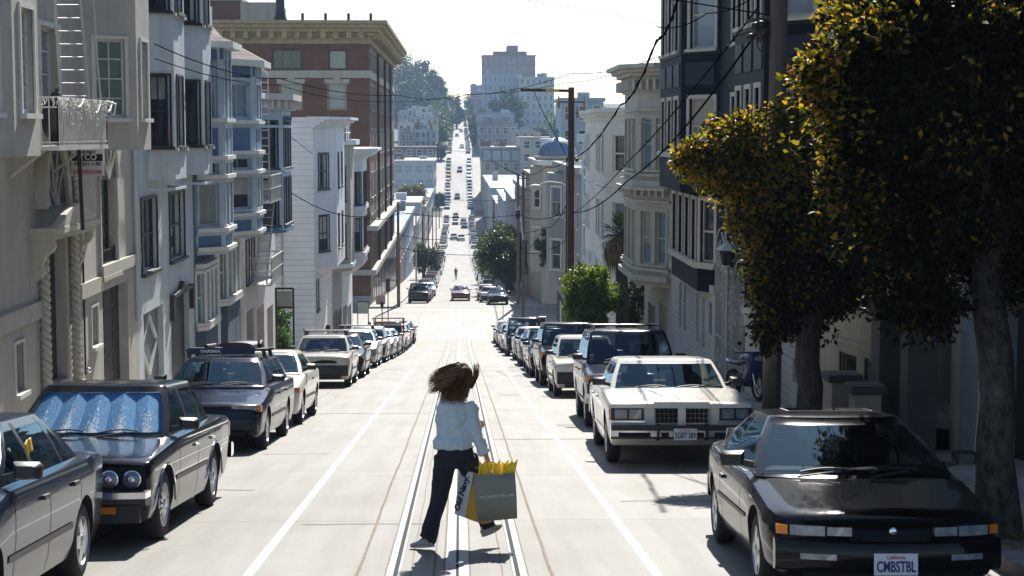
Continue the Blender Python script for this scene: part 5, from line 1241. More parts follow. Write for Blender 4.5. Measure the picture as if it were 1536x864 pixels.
gf(TN, 43.6, 52.8, [(50.5, 51.1, wz0, wz1), (49.5, 50.1, wz0, wz1), (46.8, 47.4, wz0, wz1), (45.7, 46.3, wz0, wz1)], 0)
gf(TN, 30.6, 39.2, [(36.6, 37.3, wz0 + .6, wz1 + .5), (32.8, 33.5, wz0 + .9, wz1 + .6), (31.4, 32.0, wz0 + .9, wz1 + .6)], 1)
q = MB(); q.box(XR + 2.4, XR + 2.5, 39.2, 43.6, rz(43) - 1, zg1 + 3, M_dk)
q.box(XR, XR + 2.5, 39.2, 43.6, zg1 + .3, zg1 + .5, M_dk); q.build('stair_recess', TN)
q = MB(); q.box(XR - .06, XR - .02, 46.5 - 2.1, 44.85 + .0, Z(500, 45), Z(440, 45), M_blueC); q.build('wall_plaque', TN)
# white iron gate with scrolls, lantern
G = thing('iron_gate', 'white wrought-iron scroll gate closing the stair beside the motorcycle', 'gate', (XR - .1, 41.5, rz(41.5))); G['world_built'] = 1
zb_g = rz(43) + .1; zt_g = Z(405, 42)
def scroll(q, c, U, r, m, turns=1.4, sgn=1, tr=.016):
    q.tube([c + U*(r*(1 - t/26)*math.cos(sgn*t*turns*2*math.pi/26)) + UPZ*(r*(1 - t/26)*math.sin(sgn*t*turns*2*math.pi/26)) for t in range(24)], tr, 5, m)
for (s0, s1, zt) in ((42.3, 43.55, zt_g + .6), (40.9, 42.1, zt_g - .1), (39.3, 40.7, zt_g)):
    q = MB(); U = Vector((0, 1, 0)); A = SP(1, s0, .08, 0); B = SP(1, s1, .08, 0)
    for p in (A, B): q.bar(p + UPZ*zb_g, p + UPZ*zt, .05, .05, M_wiron)
    n = int((s1 - s0) / .16)
    for i in range(1, n): p = A.lerp(B, i/n); q.bar(p + UPZ*zb_g, p + UPZ*(zt - .4 + .5*math.sin(math.pi*i/n)), .018, .018, M_wiron)
    for z in (zb_g + .2, zb_g + 1.3): q.bar(A + UPZ*z, B + UPZ*z, .03, .03, M_wiron)
    mid = A.lerp(B, .5); w_ = (s1 - s0)/2
    for zz in (zb_g + .75, zt - .5, zt - 1.1):
        for sg in (-1, 1): scroll(q, mid + U*(sg*w_*.48) + UPZ*zz, U, w_*.42, M_wiron, sgn=sg)
    q.tube([A.lerp(B, t/10) + UPZ*(zt + .35*math.sin(math.pi*t/10)) for t in range(11)], .025, 6, M_wiron); q.build('gate_leaf', G)
LP = thing('post_lantern', 'white lantern on a scrolled iron post above the gate', 'lantern', (6.32, 40.2, rz(40.2))); LP['world_built'] = 1
lc = at(1091, 400, 40.2); lx, ly = lc.x, 40.2
q = MB(); q.tube([(lx, ly, rz(ly) + .1), (lx, ly, lc.z)], .035, 8, M_wiron); U = Vector((1, 0, 0))
for k, (dx, dz, r_) in enumerate(((.12, -.15, .13), (-.12, -.15, .13), (.14, -.45, .15), (-.14, -.45, .15), (.1, -.75, .1), (-.1, -.75, .1))): scroll(q, Vector((lx + dx, ly, lc.z + dz)), U, r_, M_wiron, sgn=1 if dx > 0 else -1)
for zz in (-.2, -.5): q.tube([(lx - .24, ly, lc.z + zz), (lx, ly, lc.z + zz + .2), (lx + .24, ly, lc.z + zz)], .014, 5, M_wiron)
q.build('post', LP)
q = MB(); tp = lc.z + .42
q.lathe((lx, ly, lc.z), (0, 0, 1), [(.10, 0), (.12, .03), (.19, .40)], 6, M_pane); q.build('lantern_glass', LP)
q = MB(); q.lathe((lx, ly, lc.z), (0, 0, 1), [(.0, .0), (.13, .0), (.13, .03), (.10, .04)], 6, M_frame_w)
q.lathe((lx, ly, lc.z), (0, 0, 1), [(.19, .39), (.27, .40), (.26, .43), (.10, .54), (.03, .56), (.03, .60), (0.001, .62)], 6, M_frame_w)
for k in range(6):
    a = math.atan2(0, 1) + math.pi*2*k/6
q.build('lantern_cap', LP)

# ---- beige bow-fronted house with barred windows (in deep shade)
M_beigeK = mat('beige_stucco', (.36, .325, .25), .9, var=.1, vscale=2, bump=.2)
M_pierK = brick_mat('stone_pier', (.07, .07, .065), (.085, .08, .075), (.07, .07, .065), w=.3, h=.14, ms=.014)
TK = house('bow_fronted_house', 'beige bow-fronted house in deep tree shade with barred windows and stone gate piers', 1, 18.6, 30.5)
shell(TK, 1, 22.4, 30.5, rz(30) - 2, 9, M_beigeK, [(22.8, 23.8, rz(23) - .1, rz(23) + 2.3, dict(skip=True))], depth=.4)
bow = [(24.4, 0), (24.6, .35), (25.2, .68), (26.1, .85), (27.2, .85), (28.1, .68), (28.7, .35), (28.9, 0)]
kK = dict(frame=M_beigeK, casing=.0, pane=M_pane, grid=(1, 1), bars=.98)
zk0, zk1 = Z(618, 26), Z(528, 26); zw0, zw1 = Z(444, 26), Z(385, 26)
bay(TK, 1, bow, rz(30) - 1, 8.9, {i: [(.14, .86, zk0, zk1, kK), (.16, .84, zw0, zw1 + .6, dict(frame=M_frame_w, casing=.05, grid=(2, 2)))] for i in (1, 2, 4, 5)}, M_beigeK, bands=[(zk1 + .14, zk1 + .22, .04, M_beigeK), (zk0 - .12, zk0 - .04, .05, M_beigeK)], name='bow_front')
q = MB(); q.box(XR + .38, XR + .44, 22.8, 23.8, rz(23) - .1, rz(23) + 2.3, M_door); q.build('door', TK)
shell(TK, 1, 18.6, 22.35, rz(22) - 2, 9, mat('grey_blue_plaster', (.20, .235, .265), .9, var=.1), [(19.0, 21.5, rz(20.5) - 1, rz(20.5) + 2.3, dict(skip=True))], depth=.5, name='garage_wall')
q = MB(); q.box(XR + .47, XR + .53, 18.9, 21.6, rz(20.5) - 1, rz(20.5) + 2.3, M_dk); q.build('garage_door', TK)
for (s, p, w_, h) in ((24.0, .5, .50, 2.1), (22.6, .5, .40, 1.9), (24.3, 1.15, .38, 1.05), (22.9, 1.15, .36, .95)):
    P_ = thing('gate_pier', {2.1: 'tallest stone gate pier before the bow-fronted house', 1.9: 'narrow stone pier beside the dark garage', 1.05: 'low capped pier at the foot of the barred windows', .95: 'short pale stair pier by the steps'}[h], 'pier', tuple(SP(1, s, p, rz(s)))); P_['world_built'] = 1
    c = SP(1, s, p, 0); z0 = rz(s) - .2; z1 = rz(s) + h
    q = MB(); q.box(c.x - w_/2, c.x + w_/2, s - w_/2, s + w_/2, z0, z1, M_pierK if h > 1.5 else M_beigeK); q.build('shaft', P_)
    q = MB(); q.box(c.x - w_/2 - .06, c.x + w_/2 + .06, s - w_/2 - .06, s + w_/2 + .06, z1, z1 + .12, M_pierK); q.build('capstone', P_, bevel=.02)
T5 = thing('entry_steps', 'shaded concrete steps rising between the piers to the beige house', 'steps', tuple(SP(1, 23.3, 1, rz(23.3)))); T5['world_built'] = 1
q = MB()
for k in range(6): q.box(XR - 1.1 + .28*k, XR + .6, 22.85, 23.7, rz(23.7) - .2, rz(23.2) + .16*(k + 1), M_walk)
q.build('stair_flight', T5)
# nearest building, right edge, mostly outside the frame
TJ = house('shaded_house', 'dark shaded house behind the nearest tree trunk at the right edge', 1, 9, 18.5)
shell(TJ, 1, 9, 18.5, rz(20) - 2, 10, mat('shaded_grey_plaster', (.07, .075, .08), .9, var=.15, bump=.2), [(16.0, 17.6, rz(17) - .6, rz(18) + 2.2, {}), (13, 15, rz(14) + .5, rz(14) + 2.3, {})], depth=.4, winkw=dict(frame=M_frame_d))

# ---- cream Victorian with bracketed cornices
M_crV = mat('cream_wood', (.54, .51, .42), .7, var=.1, vscale=3, dirt=.1)
TM = house('victorian_house', 'cream Victorian flats with bracketed cornices and a double-height bay, beside the navy building', 1, 53.2, 61.2)
ztM = Z(118, 57)
kM = dict(frame=M_crV, casing=.10, grid=(1, 2), pane=M_pane_blue)
shell(TM, 1, 53.2, 61.2, rz(61) - 3, ztM, M_crV, [(54.4, 56.4, rz(56) - .3, rz(55) + 2.2, {}), (57.8, 59.6, rz(59) - .3, rz(58) + 2.2, {})], depth=.3, winkw=dict(frame=M_crV, pane=M_pane))
pM = [(53.6, 0), (55.0, .95), (59.2, .95), (60.6, 0)]
a1, a2, b1, b2 = Z(252, 57), Z(178, 57), Z(388, 57), Z(312, 57)
bay(TM, 1, pM, Z(420, 57), ztM, {0: [(.14, .44, a1, a2, kM), (.56, .86, a1, a2, kM), (.14, .44, b1, b2, kM), (.56, .86, b1, b2, kM)], 1: [(f, f + .2, x, y, kM) for f in (.10, .40, .70) for x, y in ((a1, a2), (b1, b2))]}, M_crV,
    bands=[(Z(282, 57), Z(278, 57), .30, M_crV), (Z(278, 57), Z(268, 57), .16, M_crV), (Z(262, 57), Z(258, 57), .10, M_crV), (Z(300, 57), Z(296, 57), .08, M_crV), (Z(398, 57), Z(393, 57), .12, M_crV), (Z(412, 57), Z(404, 57), .2, M_crV), (Z(168, 57), Z(164, 57), .08, M_crV), (Z(140, 57), Z(136, 57), .08, M_crV)])
q = MB(); cp = [(53.25, 0)] + pM + [(61.15, 0)]
for k in range(4): band(q, 1, cp, ztM - .1 + .12*k, ztM + .03 + .12*k, .12 + .17*k, M_crV, inner=-.4)
dentils(q, 1, cp, ztM - .42, ztM - .1, .02, M_crV, .32, .13, .30); q.build('cornice', TM)
q = MB(); dentils(q, 1, pM, Z(290, 57), Z(282, 57), .02, M_crV, .3, .12, .2); q.build('dentil_course', TM)

# ---- cream clapboard house with side wall towards the camera
M_clapC = brick_mat('cream_clapboard', (.74, .71, .60), (.76, .73, .62), (.50, .47, .40), w=40, h=.19, ms=.010, bump=.5, rough=.7, var=.06)
M_crN = mat('cream_paint', (.72, .71, .66), .7, var=.06)
TP = house('clapboard_house', 'cream clapboard house whose plain side wall rises behind the palm', 1, 65.2, 79.5)
ztP = Z(160, 66)
kP = dict(frame=M_crN, casing=.12, grid=(1, 2), pane=M_pane)
shell(TP, 1, 65.2, 79.5, rz(79) - 3, ztP, M_clapC, [], depth=.2, back=16)
pP = [(65.6, 0), (67.0, .95), (71.5, .95), (72.8, 0)]; c1_, c2_, d1_, d2_ = Z(258, 67), Z(202, 67), Z(358, 67), Z(303, 67)
pP2 = [(73.6, 0), (74.6, .95), (77.6, .95), (78.8, 0)]
for pl in (pP, pP2):
    bay(TP, 1, pl, Z(395, 68), ztP - .5, {0: [(.25, .72, c1_, c2_, kP), (.25, .72, d1_, d2_, dict(kP, pane=M_pane_blue))], 1: [(f, f + .17, x, y, kP) for f in (.12, .5, .75) for x, y in ((c1_, c2_), (d1_, d2_))]}, M_crN, bands=[(Z(280, 67), Z(276, 67), .06, M_crN), (Z(300, 67) + .35, Z(300, 67) + .45, .05, M_crN)])
q = MB(); cp = [(65.25, 0)] + pP + pP2 + [(79.4, 0)]
for k in range(3): band(q, 1, cp, ztP - .5 + .15*k, ztP - .34 + .15*k, .1 + .16*k, M_crN, inner=-.3)
q.build('cornice', TP)
# ---- the rest of the block down to the corner
M_bw = mat('bluish_white_plaster', (.60, .66, .70), .8, var=.08, dirt=.1)
TQ = house('plaster_house', 'bluish white plain house behind the tall rusty pole', 1, 80, 93, 'house')
shell(TQ, 1, 80, 93, rz(93) - 3, Z(205, 82), M_bw, [(s, s + 1.2, z, z + 1.9, {}) for s in (82, 86, 90) for z in (Z(300, 84), Z(300, 84) - 3.2, Z(300, 84) - 6.2)], [(x, x + 1.1, z, z + 1.8, {}) for x in (3, 6) for z in (Z(300, 80), )], depth=.2, winkw=kP)
q = MB(); band(q, 1, [(79.97, 0), (93, 0)], Z(205, 82) - .3, Z(205, 82) + .1, .3, M_bw); q.build('cornice', TQ)
TR = house('corner_shop', 'grey corner building with a dark shopfront and a pale poster in its window', 1, 93.2, 115.6, 'building')
M_gr = mat('grey_plaster', (.34, .35, .36), .8, var=.1, dirt=.15)
ztR = Z(258, 96)
shell(TR, 1, 93.2, 115.6, rz(112) - 2, ztR, M_gr, [(s, s + 1.3, z, z + 1.9, {}) for s in (95, 98.5, 102, 105.5, 109, 112.5) for z in (ztR - 3.2, ztR - 6.6)], [(1.2, 2.2, ztR - 3.2, ztR - 1.4, {})], depth=.2, winkw=kP)
pR = [(109, 0), (110.2, .9), (113, .9), (114.2, 0)]
bay(TR, 1, pR, ztR - 7.6, ztR - .4, {0: [(.2, .8, ztR - 3.2, ztR - 1.3, kP), (.2, .8, ztR - 6.6, ztR - 4.7, kP)]}, M_gr)
q = MB(); q.box(XR - .04, XR + .02, 104, 115.5, rz(112) + .2, rz(108) + 2.5, M_dk); sf = q.build('shopfront', TR)
q = MB(); q.box(XR - .09, XR - .05, 109.5, 111.5, rz(110) + 1.0, rz(110) + 2.4, mat('pale_poster', (.45, .5, .42), .6, var=.2)); q.build('poster', sf)
q = MB(); band(q, 1, [(93.17, 0), (115.6, 0)], ztR - .1, ztR + .3, .4, M_gr); q.build('cornice', TR)
# ================================================================ BEYOND THE CROSSING
random.seed(11)
M_brick = brick_mat('red_brick', (.15, .050, .030), (.115, .038, .024), (.15, .11, .08), w=.24, h=.09, ms=.012, var=.2)
M_ylw = mat('ochre_cornice', (.38, .30, .17), .8, var=.2, vscale=3, dirt=.25)
M_lime = mat('pale_limestone', (.42, .39, .33), .8, var=.12, dirt=.1)
# ---- brick block with an ochre cornice
TB = house('brick_block', 'tall red brick apartment block with an ochre bracketed cornice, across the crossing on the left', -1, 139, 192, 'building')
ztB = Z(62, 139); bw = 17.5
def cx(px): return (XL - Xp(px, 139))      # distance left of the corner for a pixel column on the camera face
nr = []
for (pa, pb, ya, yb, g) in ((413, 455, 104, 75, (3, 1)), (497, 522, 104, 76, (1, 1)), (424, 455, 164, 126, (2, 2)), (495, 521, 164, 126, (1, 2)), (424, 455, 232, 194, (2, 2)), (495, 521, 232, 194, (1, 2))):
    nr.append((cx(pb), cx(pa), Z(ya, 139), Z(yb, 139), dict(grid=g, frame=M_frame_d if ya < 110 else M_ylw, casing=.08, pane=M_pane_green if pa == 497 or ya > 110 else M_pane, simple=True)))
so_ = []
zr0 = [Z(104, 139), Z(164, 139), Z(232, 139), Z(298, 139), Z(362, 139)]
for zz in zr0:
    for i, s in enumerate(frange(141.5, 187, 5.3)):
        for d in (0, 1.7): so_.append((s + d, s + d + 1.1, zz, zz + (1.55 if zz == zr0[0] else 2.0), dict(frame=M_lime, casing=.14, grid=(1, 2))))
so_ = [o for o in so_ if o[1] < 191]
shell(TB, -1, 139, 192, rz(192) - 3, ztB + .6, M_brick, so_, nr, back=bw, depth=.22, parapet=.3)
q = MB(); cp = [(139, -bw), (139, 0), (192, 0)]
def cband(za, zb, off, m, nm='string_course'):
    q = MB(); band(q, -1, [(139, -bw), (139, .001), (192, .001)], za, zb, off, m, inner=-.1); return q.build(nm, TB)
cband(Z(117, 139), Z(106, 139), .08, M_lime); cband(Z(66, 139), Z(60, 139), .2, M_ylw, 'cornice')
for k in range(5): cband(Z(60, 139) + .30*k, Z(60, 139) + .30*k + .28, (.22, .45, .95, 1.3, 1.55)[k], M_ylw, 'cornice')
q = MB(); band(q, -1, [(139, -bw), (139, .001), (192, .001)], Z(60, 139) + .02, Z(60, 139) + .09, .25, M_ylw); dentils(q, -1, cp, Z(60, 139) + .08, Z(60, 139) + .62, .2, M_ylw, 1.0, .42, .75); q.build('bracket_course', TB)
cband(Z(412, 139), Z(404, 139), .5, M_lime); cband(Z(345, 139), Z(338, 139), .7, M_lime); cband(rz(139) + .1, rz(139) + .8, .1, M_gr)
for (pa, pb) in ((424, 455), (495, 521)):    # keystone lintels
    for yy in (126, 194):
        q = MB(); zc = Z(yy, 139); x0, x1 = Xp(pa, 139) - .25, Xp(pb, 139) + .25
        q.prism([(x0, 138.9, zc + .02), (x1, 138.9, zc + .02), (x1 + .1, 138.9, zc + .38), (x0 - .1, 138.9, zc + .38)], (0, .12, 0), M_lime); xm = (x0 + x1)/2
        q.prism([(xm - .2, 138.85, zc + .0), (xm + .2, 138.85, zc + .0), (xm + .3, 138.85, zc + .55), (xm - .3, 138.85, zc + .55)], (0, .12, 0), M_lime); q.build('lintel', TB)
q = MB()
for k in range(34):
    z = rz(139) + 1 + k*.62
    if z < Z(108, 139) + 3 and k % 2 == 0: q.box(XL - 1.0, XL + .06, 138.94, 140.0, z, z + .5, M_brick)
q.box(XL - .9, XL + .03, 138.97, 139.9, rz(139) + 1, Z(118, 139), M_brick); q.build('corner_quoins', TB)
for s in (150, 163.5, 176.5):
    q = MB(); q.tube([SP(-1, s, .25, Z(415, 139)), SP(-1, s, .25, ztB - .5)], .12, 6, M_iron); q.build('drain_pipe', TB)
q = MB(); b0_ = rz(139) - .5; q.box(XL - .05, XL + .10, 139.05, 191.5, rz(192) - 1, Z(412, 139) - .05, M_lime); bw_ = q.build('stone_base', TB)
for i in range(17):
    s = 141 + i*3.0; q = MB(); q.box(XL + .10, XL + .13, s, s + 1.5, rz(s) + .5, min(rz(s) + 3.6, Z(420, 139)), M_pane); q.box(XL + .10, XL + .15, s - .12, s, rz(s) + .3, min(rz(s) + 3.7, Z(419, 139)), M_frame_d); q.build('shop_window', TB)
st_ = MB(); zc = ztB + .3; X0 = Xp(425, 143)
st_.lathe((X0, 143, zc), (0, 0, 1), [(1.1, 0), (1.0, .6), (.45, 2.0), (.38, 2.6), (.36, 6.5)], 14, M_iron); o = st_.build('chimney_stack', TB, smooth=40)
for (pa, pb, yt, y_, m, nm) in ((366, 420, 4, 150, M_beige, 'rooftop_penthouse'),):
    q = MB(); q.box(Xp(pa, y_), Xp(pb, y_), y_, y_ + 8, ztB - .3, Z(yt, y_), m); q.build(nm, TB)
for px in (458, 492, 526, 559): q = MB(); x = Xp(px, 140); q.tube([(x, 140, ztB + 1.4), (x, 140, ztB + 2.3)], .12, 6, M_iron); q.build('vent_pipe', TB)
T = thing('brick_building', 'dark red upper storey rising behind the slate blue flats, top left', 'building', (Xp(300, 165), 170, rz(170))); T['world_built'] = 1
q = MB(); q.box(Xp(290, 165), Xp(366, 165), 165, 185, rz(165), Z(2, 165), M_brick); q.build('wall', T); q = MB(); q.box(Xp(288, 165), Xp(368, 165), 164.8, 185.2, Z(2, 165), Z(-3, 165), M_gr); q.build('roof', T)

# ---- generic far building facing the camera
WM = {}
def win_mesh(w, h, pane, frame, axis):
    k = (round(w, 2), round(h, 2), pane.name, frame.name, axis)
    if k not in WM:
        b = MB(); t = min(.16, w*.13)
        def bx(u0, u1, v0, v1, n0, n1, m):
            if axis == 'y': b.box(u0, u1, -n1, -n0, v0, v1, m)
            else: b.box(n0*axis, n1*axis, u0, u1, v0, v1, m) if axis > 0 else b.box(-n1, -n0, u0, u1, v0, v1, m)
        bx(-w/2, w/2, 0, h, -.05, .02, pane)
        for a in ((-w/2 - t, -w/2, -t, h + t), (w/2, w/2 + t, -t, h + t), (-w/2, w/2, h, h + t), (-w/2, w/2, -t, 0), (-w/2, w/2, h/2 - t/3, h/2 + t/3)): bx(*a, -.05, .07, frame)
        o = b.build('window', None, local=True); WM[k] = o.data; bpy.data.objects.remove(o)
    return WM[k]
def fwin(T, me, x, y, z):
    o = bpy.data.objects.new('window', me); COL.objects.link(o); o.parent = T; o.location = Vector((x, y, z)) - T.location; return o
def farb(name, label, x0, x1, zt, Y, dep, m, rows=3, cols=3, side_cols=0, pane=None, frame=None, wr=.5, fh=3.1, roofm=None, par=.5, group=None, cat='building', corn=None, ww=None):
    zb = min(rz(Y), rz(Y + dep)) - 3 + min(0, hill(x0, Y)); T = thing(name, label, cat, ((x0 + x1)/2, Y, zb), group); T['world_built'] = 1
    q = MB(); q.box(x0, x1, Y, Y + dep, zb, zt, m); q.build('wall', T)
    q = MB(); q.box(x0 - .25, x1 + .25, Y - .25, Y + dep + .2, zt, zt + par, corn or m); rf = q.build('roof', T)
    rr = random.Random(int(x0*13 + Y)); 
    for _ in range(rr.randint(1, 3)):
        q = MB(); cxx = rr.uniform(x0 + 1, x1 - 1); cyy = rr.uniform(Y + 1, Y + dep*.6); a_ = rr.uniform(.4, 1.6); h_ = rr.uniform(.6, 2.2); q.box(cxx - a_, cxx + a_, cyy - a_, cyy + a_, zt + par - .05, zt + par + h_, rr.choice((m, M_w4, M_w1, M_w8))); q.build(rr.choice(('chimney', 'roof_hut')), rf)
    pane = pane or M_pane; frame = frame or M_frame_w; w = (x1 - x0) / max(1, cols) * wr; h = fh * .55
    for r in range(rows):
        z = zt - fh*(r + 1) + fh*.25
        for c in range(cols): fwin(T, win_mesh(w if ww is None else ww, h, pane, frame, 'y'), x0 + (x1 - x0)*(c + .5)/cols, Y, z)
        if side_cols:
            ax = 1 if x1 < 0 else -1; xf = x1 if x1 < 0 else x0
            for c in range(side_cols): fwin(T, win_mesh(1.1, h, pane, frame, ax), xf, Y + dep*(c + .5)/side_cols, z)
    return T
M_w1 = mat('far_white', (.46, .47, .47), .8, var=.06, vscale=.5); M_w2 = mat('far_blue_white', (.32, .39, .45), .8, var=.08, vscale=.5); M_w3 = mat('far_beige', (.38, .34, .27), .8, var=.08, vscale=.5)
M_w4 = mat('far_grey', (.22, .23, .24), .8, var=.1, vscale=.5); M_w5 = mat('far_rose', (.25, .17, .17), .85, var=.1, vscale=.5); M_w6 = mat('far_brick', (.20, .08, .06), .85, var=.15, vscale=.7); M_w7 = mat('far_blue', (.12, .25, .40), .7, var=.1, vscale=.5)
M_w8 = mat('far_brown_roof', (.16, .11, .09), .9, var=.2, vscale=.5)
def X_(px, Y): return Xp(px, Y, 250)
# left side
farb('red_shop', 'low red shop with a pale roof edge at the far end of the brick block', -16, XL, Z(352, 205), 200, 26, M_w6, 2, 2, 4, corn=M_w1)
farb('blue_house', 'bright blue plain house beyond the low red shop', -18, XL, Z(330, 240), 228, 18, M_w7, 2, 3, 3)
farb('white_house', 'white low house with square windows beyond the blue house', -17, XL, Z(318, 262), 247, 24, M_w2, 3, 3, 4)
farb('grey_house', 'grey flat-roofed house below the large-windowed white building', -18, XL, Z(330, 300), 274, 30, M_w4, 3, 3, 4)
farb('white_house', 'pale block with rooftop clutter at the foot of the far hill', -20, XL, Z(300, 330), 308, 28, M_w1, 3, 3, 4)
farb('beige_house', 'beige flat-roofed block just before the large-windowed building', -20, XL, Z(306, 380), 358, 55, M_w3, 3, 3, 6)
farb('grey_house', 'grey long block at the valley floor on the left', -22, XL, Z(292, 440), 416, 58, M_w2, 4, 4, 6)
farb('industrial_building', 'white building with three rows of large square windows, left of the far road', X_(560, 494), XL, Z(243, 494), 494, 50, M_w1, 4, 6, 6, wr=.72, fh=4.2, pane=M_pane_blue, corn=M_w1)
farb('brown_roofed_building', 'brown-roofed long building above the large-windowed white one', X_(560, 560), XL - .5, Z(222, 560), 556, 30, M_w8, 1, 6, 3)
rnd = random.Random(5)
lst = [(597, 618, 186, 612), (615, 632, 176, 640), (628, 650, 170, 660), (640, 662, 178, 615), (600, 622, 200, 585), (622, 640, 196, 590), (645, 655, 196, 592), (598, 612, 170, 690), (612, 628, 164, 700), (640, 664, 166, 700)]
adj = ['white cube', 'pale blue', 'white gabled', 'cream', 'grey', 'white stepped', 'blue grey', 'pale', 'small white', 'tall cream']
for i, (pa, pb, yt, Y) in enumerate(lst):
    m = (M_w1, M_w2, M_w1, M_w3, M_w4, M_w1, M_w2, M_w2, M_w1, M_w3)[i]; x1 = min(X_(pb, Y), XL - .3)
    farb('hillside_house', adj[i] + ' house on the left hillside, ' + ('lower terrace' if Y < 600 else 'middle terrace' if Y < 680 else 'upper terrace'), min(X_(pa, Y), x1 - 4), x1, Z(yt, Y), Y, 10, m, 3, 2, 2, group='houses on the left hillside', cat='house')
# right side: the corner house with the blue dome
TD2 = house('domed_house', 'cream corner house with a blue dome on its turret, across the crossing on the right', 1, 137.6, 154, 'house')
M_crD = mat('warm_plaster', (.44, .40, .34), .8, var=.08, dirt=.12); M_dome = mat('blue_dome_slate', (.13, .19, .29), .5, var=.2, vscale=2)
ztD2 = Z(246, 138)
shell(TD2, 1, 137.6, 154, rz(150) - 2, ztD2, M_crD, [(s, s + 1.1, z, z + 1.8, {}) for s in (143, 147, 151) for z in (ztD2 - 3, ztD2 - 6.6)], [(1.6, 2.5, Z(312, 138), Z(284, 138), {}), (1.6, 2.5, Z(378, 138), Z(342, 138), {}), (4.4, 5.3, Z(312, 138), Z(284, 138), {}), (4.4, 5.3, Z(378, 138), Z(342, 138), {})], depth=.2, back=14, winkw=dict(casing=.16, frame=M_crN, pane=M_pane_green))
q = MB(); xc = Xp(836, 139); q.lathe((xc, 139.5, Z(300, 138) - 2), (0, 0, 1), [(1.35, 0), (1.35, Z(240, 138) - Z(300, 138) + 2)], 8, M_crD); q.build('turret', TD2)
q = MB(); q.lathe((xc, 139.5, Z(240, 138)), (0, 0, 1), [(1.3, -.35), (1.6, -.2), (1.9, .15), (1.95, .3), (1.5, .34)], 16, M_crD); q.build('turret_cornice', TD2)
q = MB(); hD = Z(206, 138) - Z(236, 138); q.lathe((xc, 139.5, Z(236, 138)), (0, 0, 1), [(1.62*math.cos(t*math.pi/18), hD*math.sin(t*math.pi/18)) for t in range(9)] + [(.18, hD*1.02), (.12, hD*1.2), (.2, hD*1.28), (0.001, hD*1.5)], 16, M_dome); q.build('dome', TD2, smooth=40)
q = MB(); band(q, 1, [(137.6, 0), (154, 0)], ztD2 - .1, ztD2 + .3, .5, M_crN); q.box(XR - .4, XR + 14, 137.1, 137.7, ztD2 - .1, ztD2 + .3, M_crN); q.build('cornice', TD2)
q = MB(); xg = xc + 2.2; q.prism([(xg - .3, 137.3, Z(252, 138)), (xg + 4.5, 137.3, Z(270, 138)), (xg + 4.5, 137.3, Z(262, 138))], (0, .6, 0), M_crN); q.build('pediment', TD2)
pDm = [(138.2, 0), (139.2, .8), (142, .8), (143, 0)]
bay(TD2, 1, pDm, Z(408, 138), ztD2 - .2, {0: [(.2, .8, Z(312, 138), Z(284, 138), dict(frame=M_crN)), (.2, .8, Z(378, 138), Z(342, 138), dict(frame=M_crN))]}, M_crD)
farb('tan_flats', 'tan flats just past the domed corner house', XR, 18, Z(268, 156), 154.5, 18, M_w3, 3, 3, 4)
farb('white_flats', 'white flats behind the round street trees', XR, 20, Z(285, 180), 173, 32, M_w2, 3, 3, 6)
farb('grey_flats', 'grey flats behind the far end of the round street trees', XR, 20, Z(300, 215), 206, 40, M_w4, 3, 3, 6)
farb('white_flats', 'bluish white flats right of the valley road', XR, 24, Z(300, 262), 247, 50, M_w2, 4, 5, 6)
farb('cream_flats', 'cream flats next down the valley road on the right', XR, 22, Z(305, 310), 298, 38, M_w3, 4, 4, 5)
farb('blue_flats', 'pale blue flats with a flat roof on the valley floor, right', XR, 32, Z(284, 360), 355, 50, M_w2, 4, 6, 6)
farb('low_warehouse', 'long grey warehouse on the valley floor, right', XR, 34, Z(275, 412), 406, 68, M_w4, 3, 6, 6)
T = farb('mansard_building', 'grey stone building with a dark mansard top storey, right of the far road', XR, X_(781, 494), Z(223, 494), 494, 40, M_w3, 5, 4, 4, fh=3.5)
q = MB(); q.box(XR - .3, X_(781, 494) + .3, 493.6, 535, Z(242, 494), Z(224, 494), M_w4); q.build('mansard', T)
for c in range(4): fwin(T, win_mesh(1.6, 2.2, M_pane_blue, M_frame_w, 'y'), XR + (X_(781, 494) - XR)*(c + .5)/4, 493.6, Z(239, 494))
farb('beige_block', 'beige flat block with terrace, right of the mansard building', X_(782, 480), X_(832, 480), Z(208, 480), 480, 40, M_w3, 6, 3, 0, fh=3.6)
farb('beige_block', 'wide cream block with balconies below the tower', X_(770, 560), X_(850, 560), Z(197, 560), 560, 40, M_w3, 3, 7, 0, fh=3.4, corn=M_w1)
farb('grey_block', 'grey five-window block above the mansard building', XR, X_(776, 610), Z(188, 610), 610, 40, M_w4, 3, 5, 3, fh=4)
farb('blue_block', 'pale blue tall house half hidden behind the rusty pole', X_(842, 240), X_(905, 240), Z(152, 240), 240, 14, M_w2, 5, 3, 0, fh=3.4)
farb('white_block', 'white flat house behind the blue dome', X_(818, 330), X_(850, 330), Z(212, 330), 330, 20, M_w1, 3, 2, 0)
# tower pair
YT = 760
T = farb('apartment_tower', 'rose coloured stepped apartment tower on the skyline', X_(724, YT + 40), X_(803, YT + 40), Z(84, YT + 40), YT + 40, 30, M_w5, 4, 9, 3, fh=4.2, wr=.4)
for (pa, pb, yt, yb) in ((742, 790, 77, 84), (761, 777, 68, 77)):
    q = MB(); q.box(X_(pa, YT + 42), X_(pb, YT + 42), YT + 42, YT + 64, Z(yb, YT + 42), Z(yt, YT + 42), M_w5); q.build('roof_storey', T)
farb('apartment_tower', 'pale grey apartment tower in front of the rose coloured one', X_(725, YT), X_(782, YT), Z(113, YT), YT, 24, M_w2, 7, 8, 3, fh=3.8, wr=.45)
farb('apartment_tower', 'pale lower tower joined to the right of the skyline towers', X_(779, YT - 12), X_(831, YT - 12), Z(117, YT - 12), YT - 12, 24, M_w1, 9, 6, 0, fh=3.5, wr=.4)
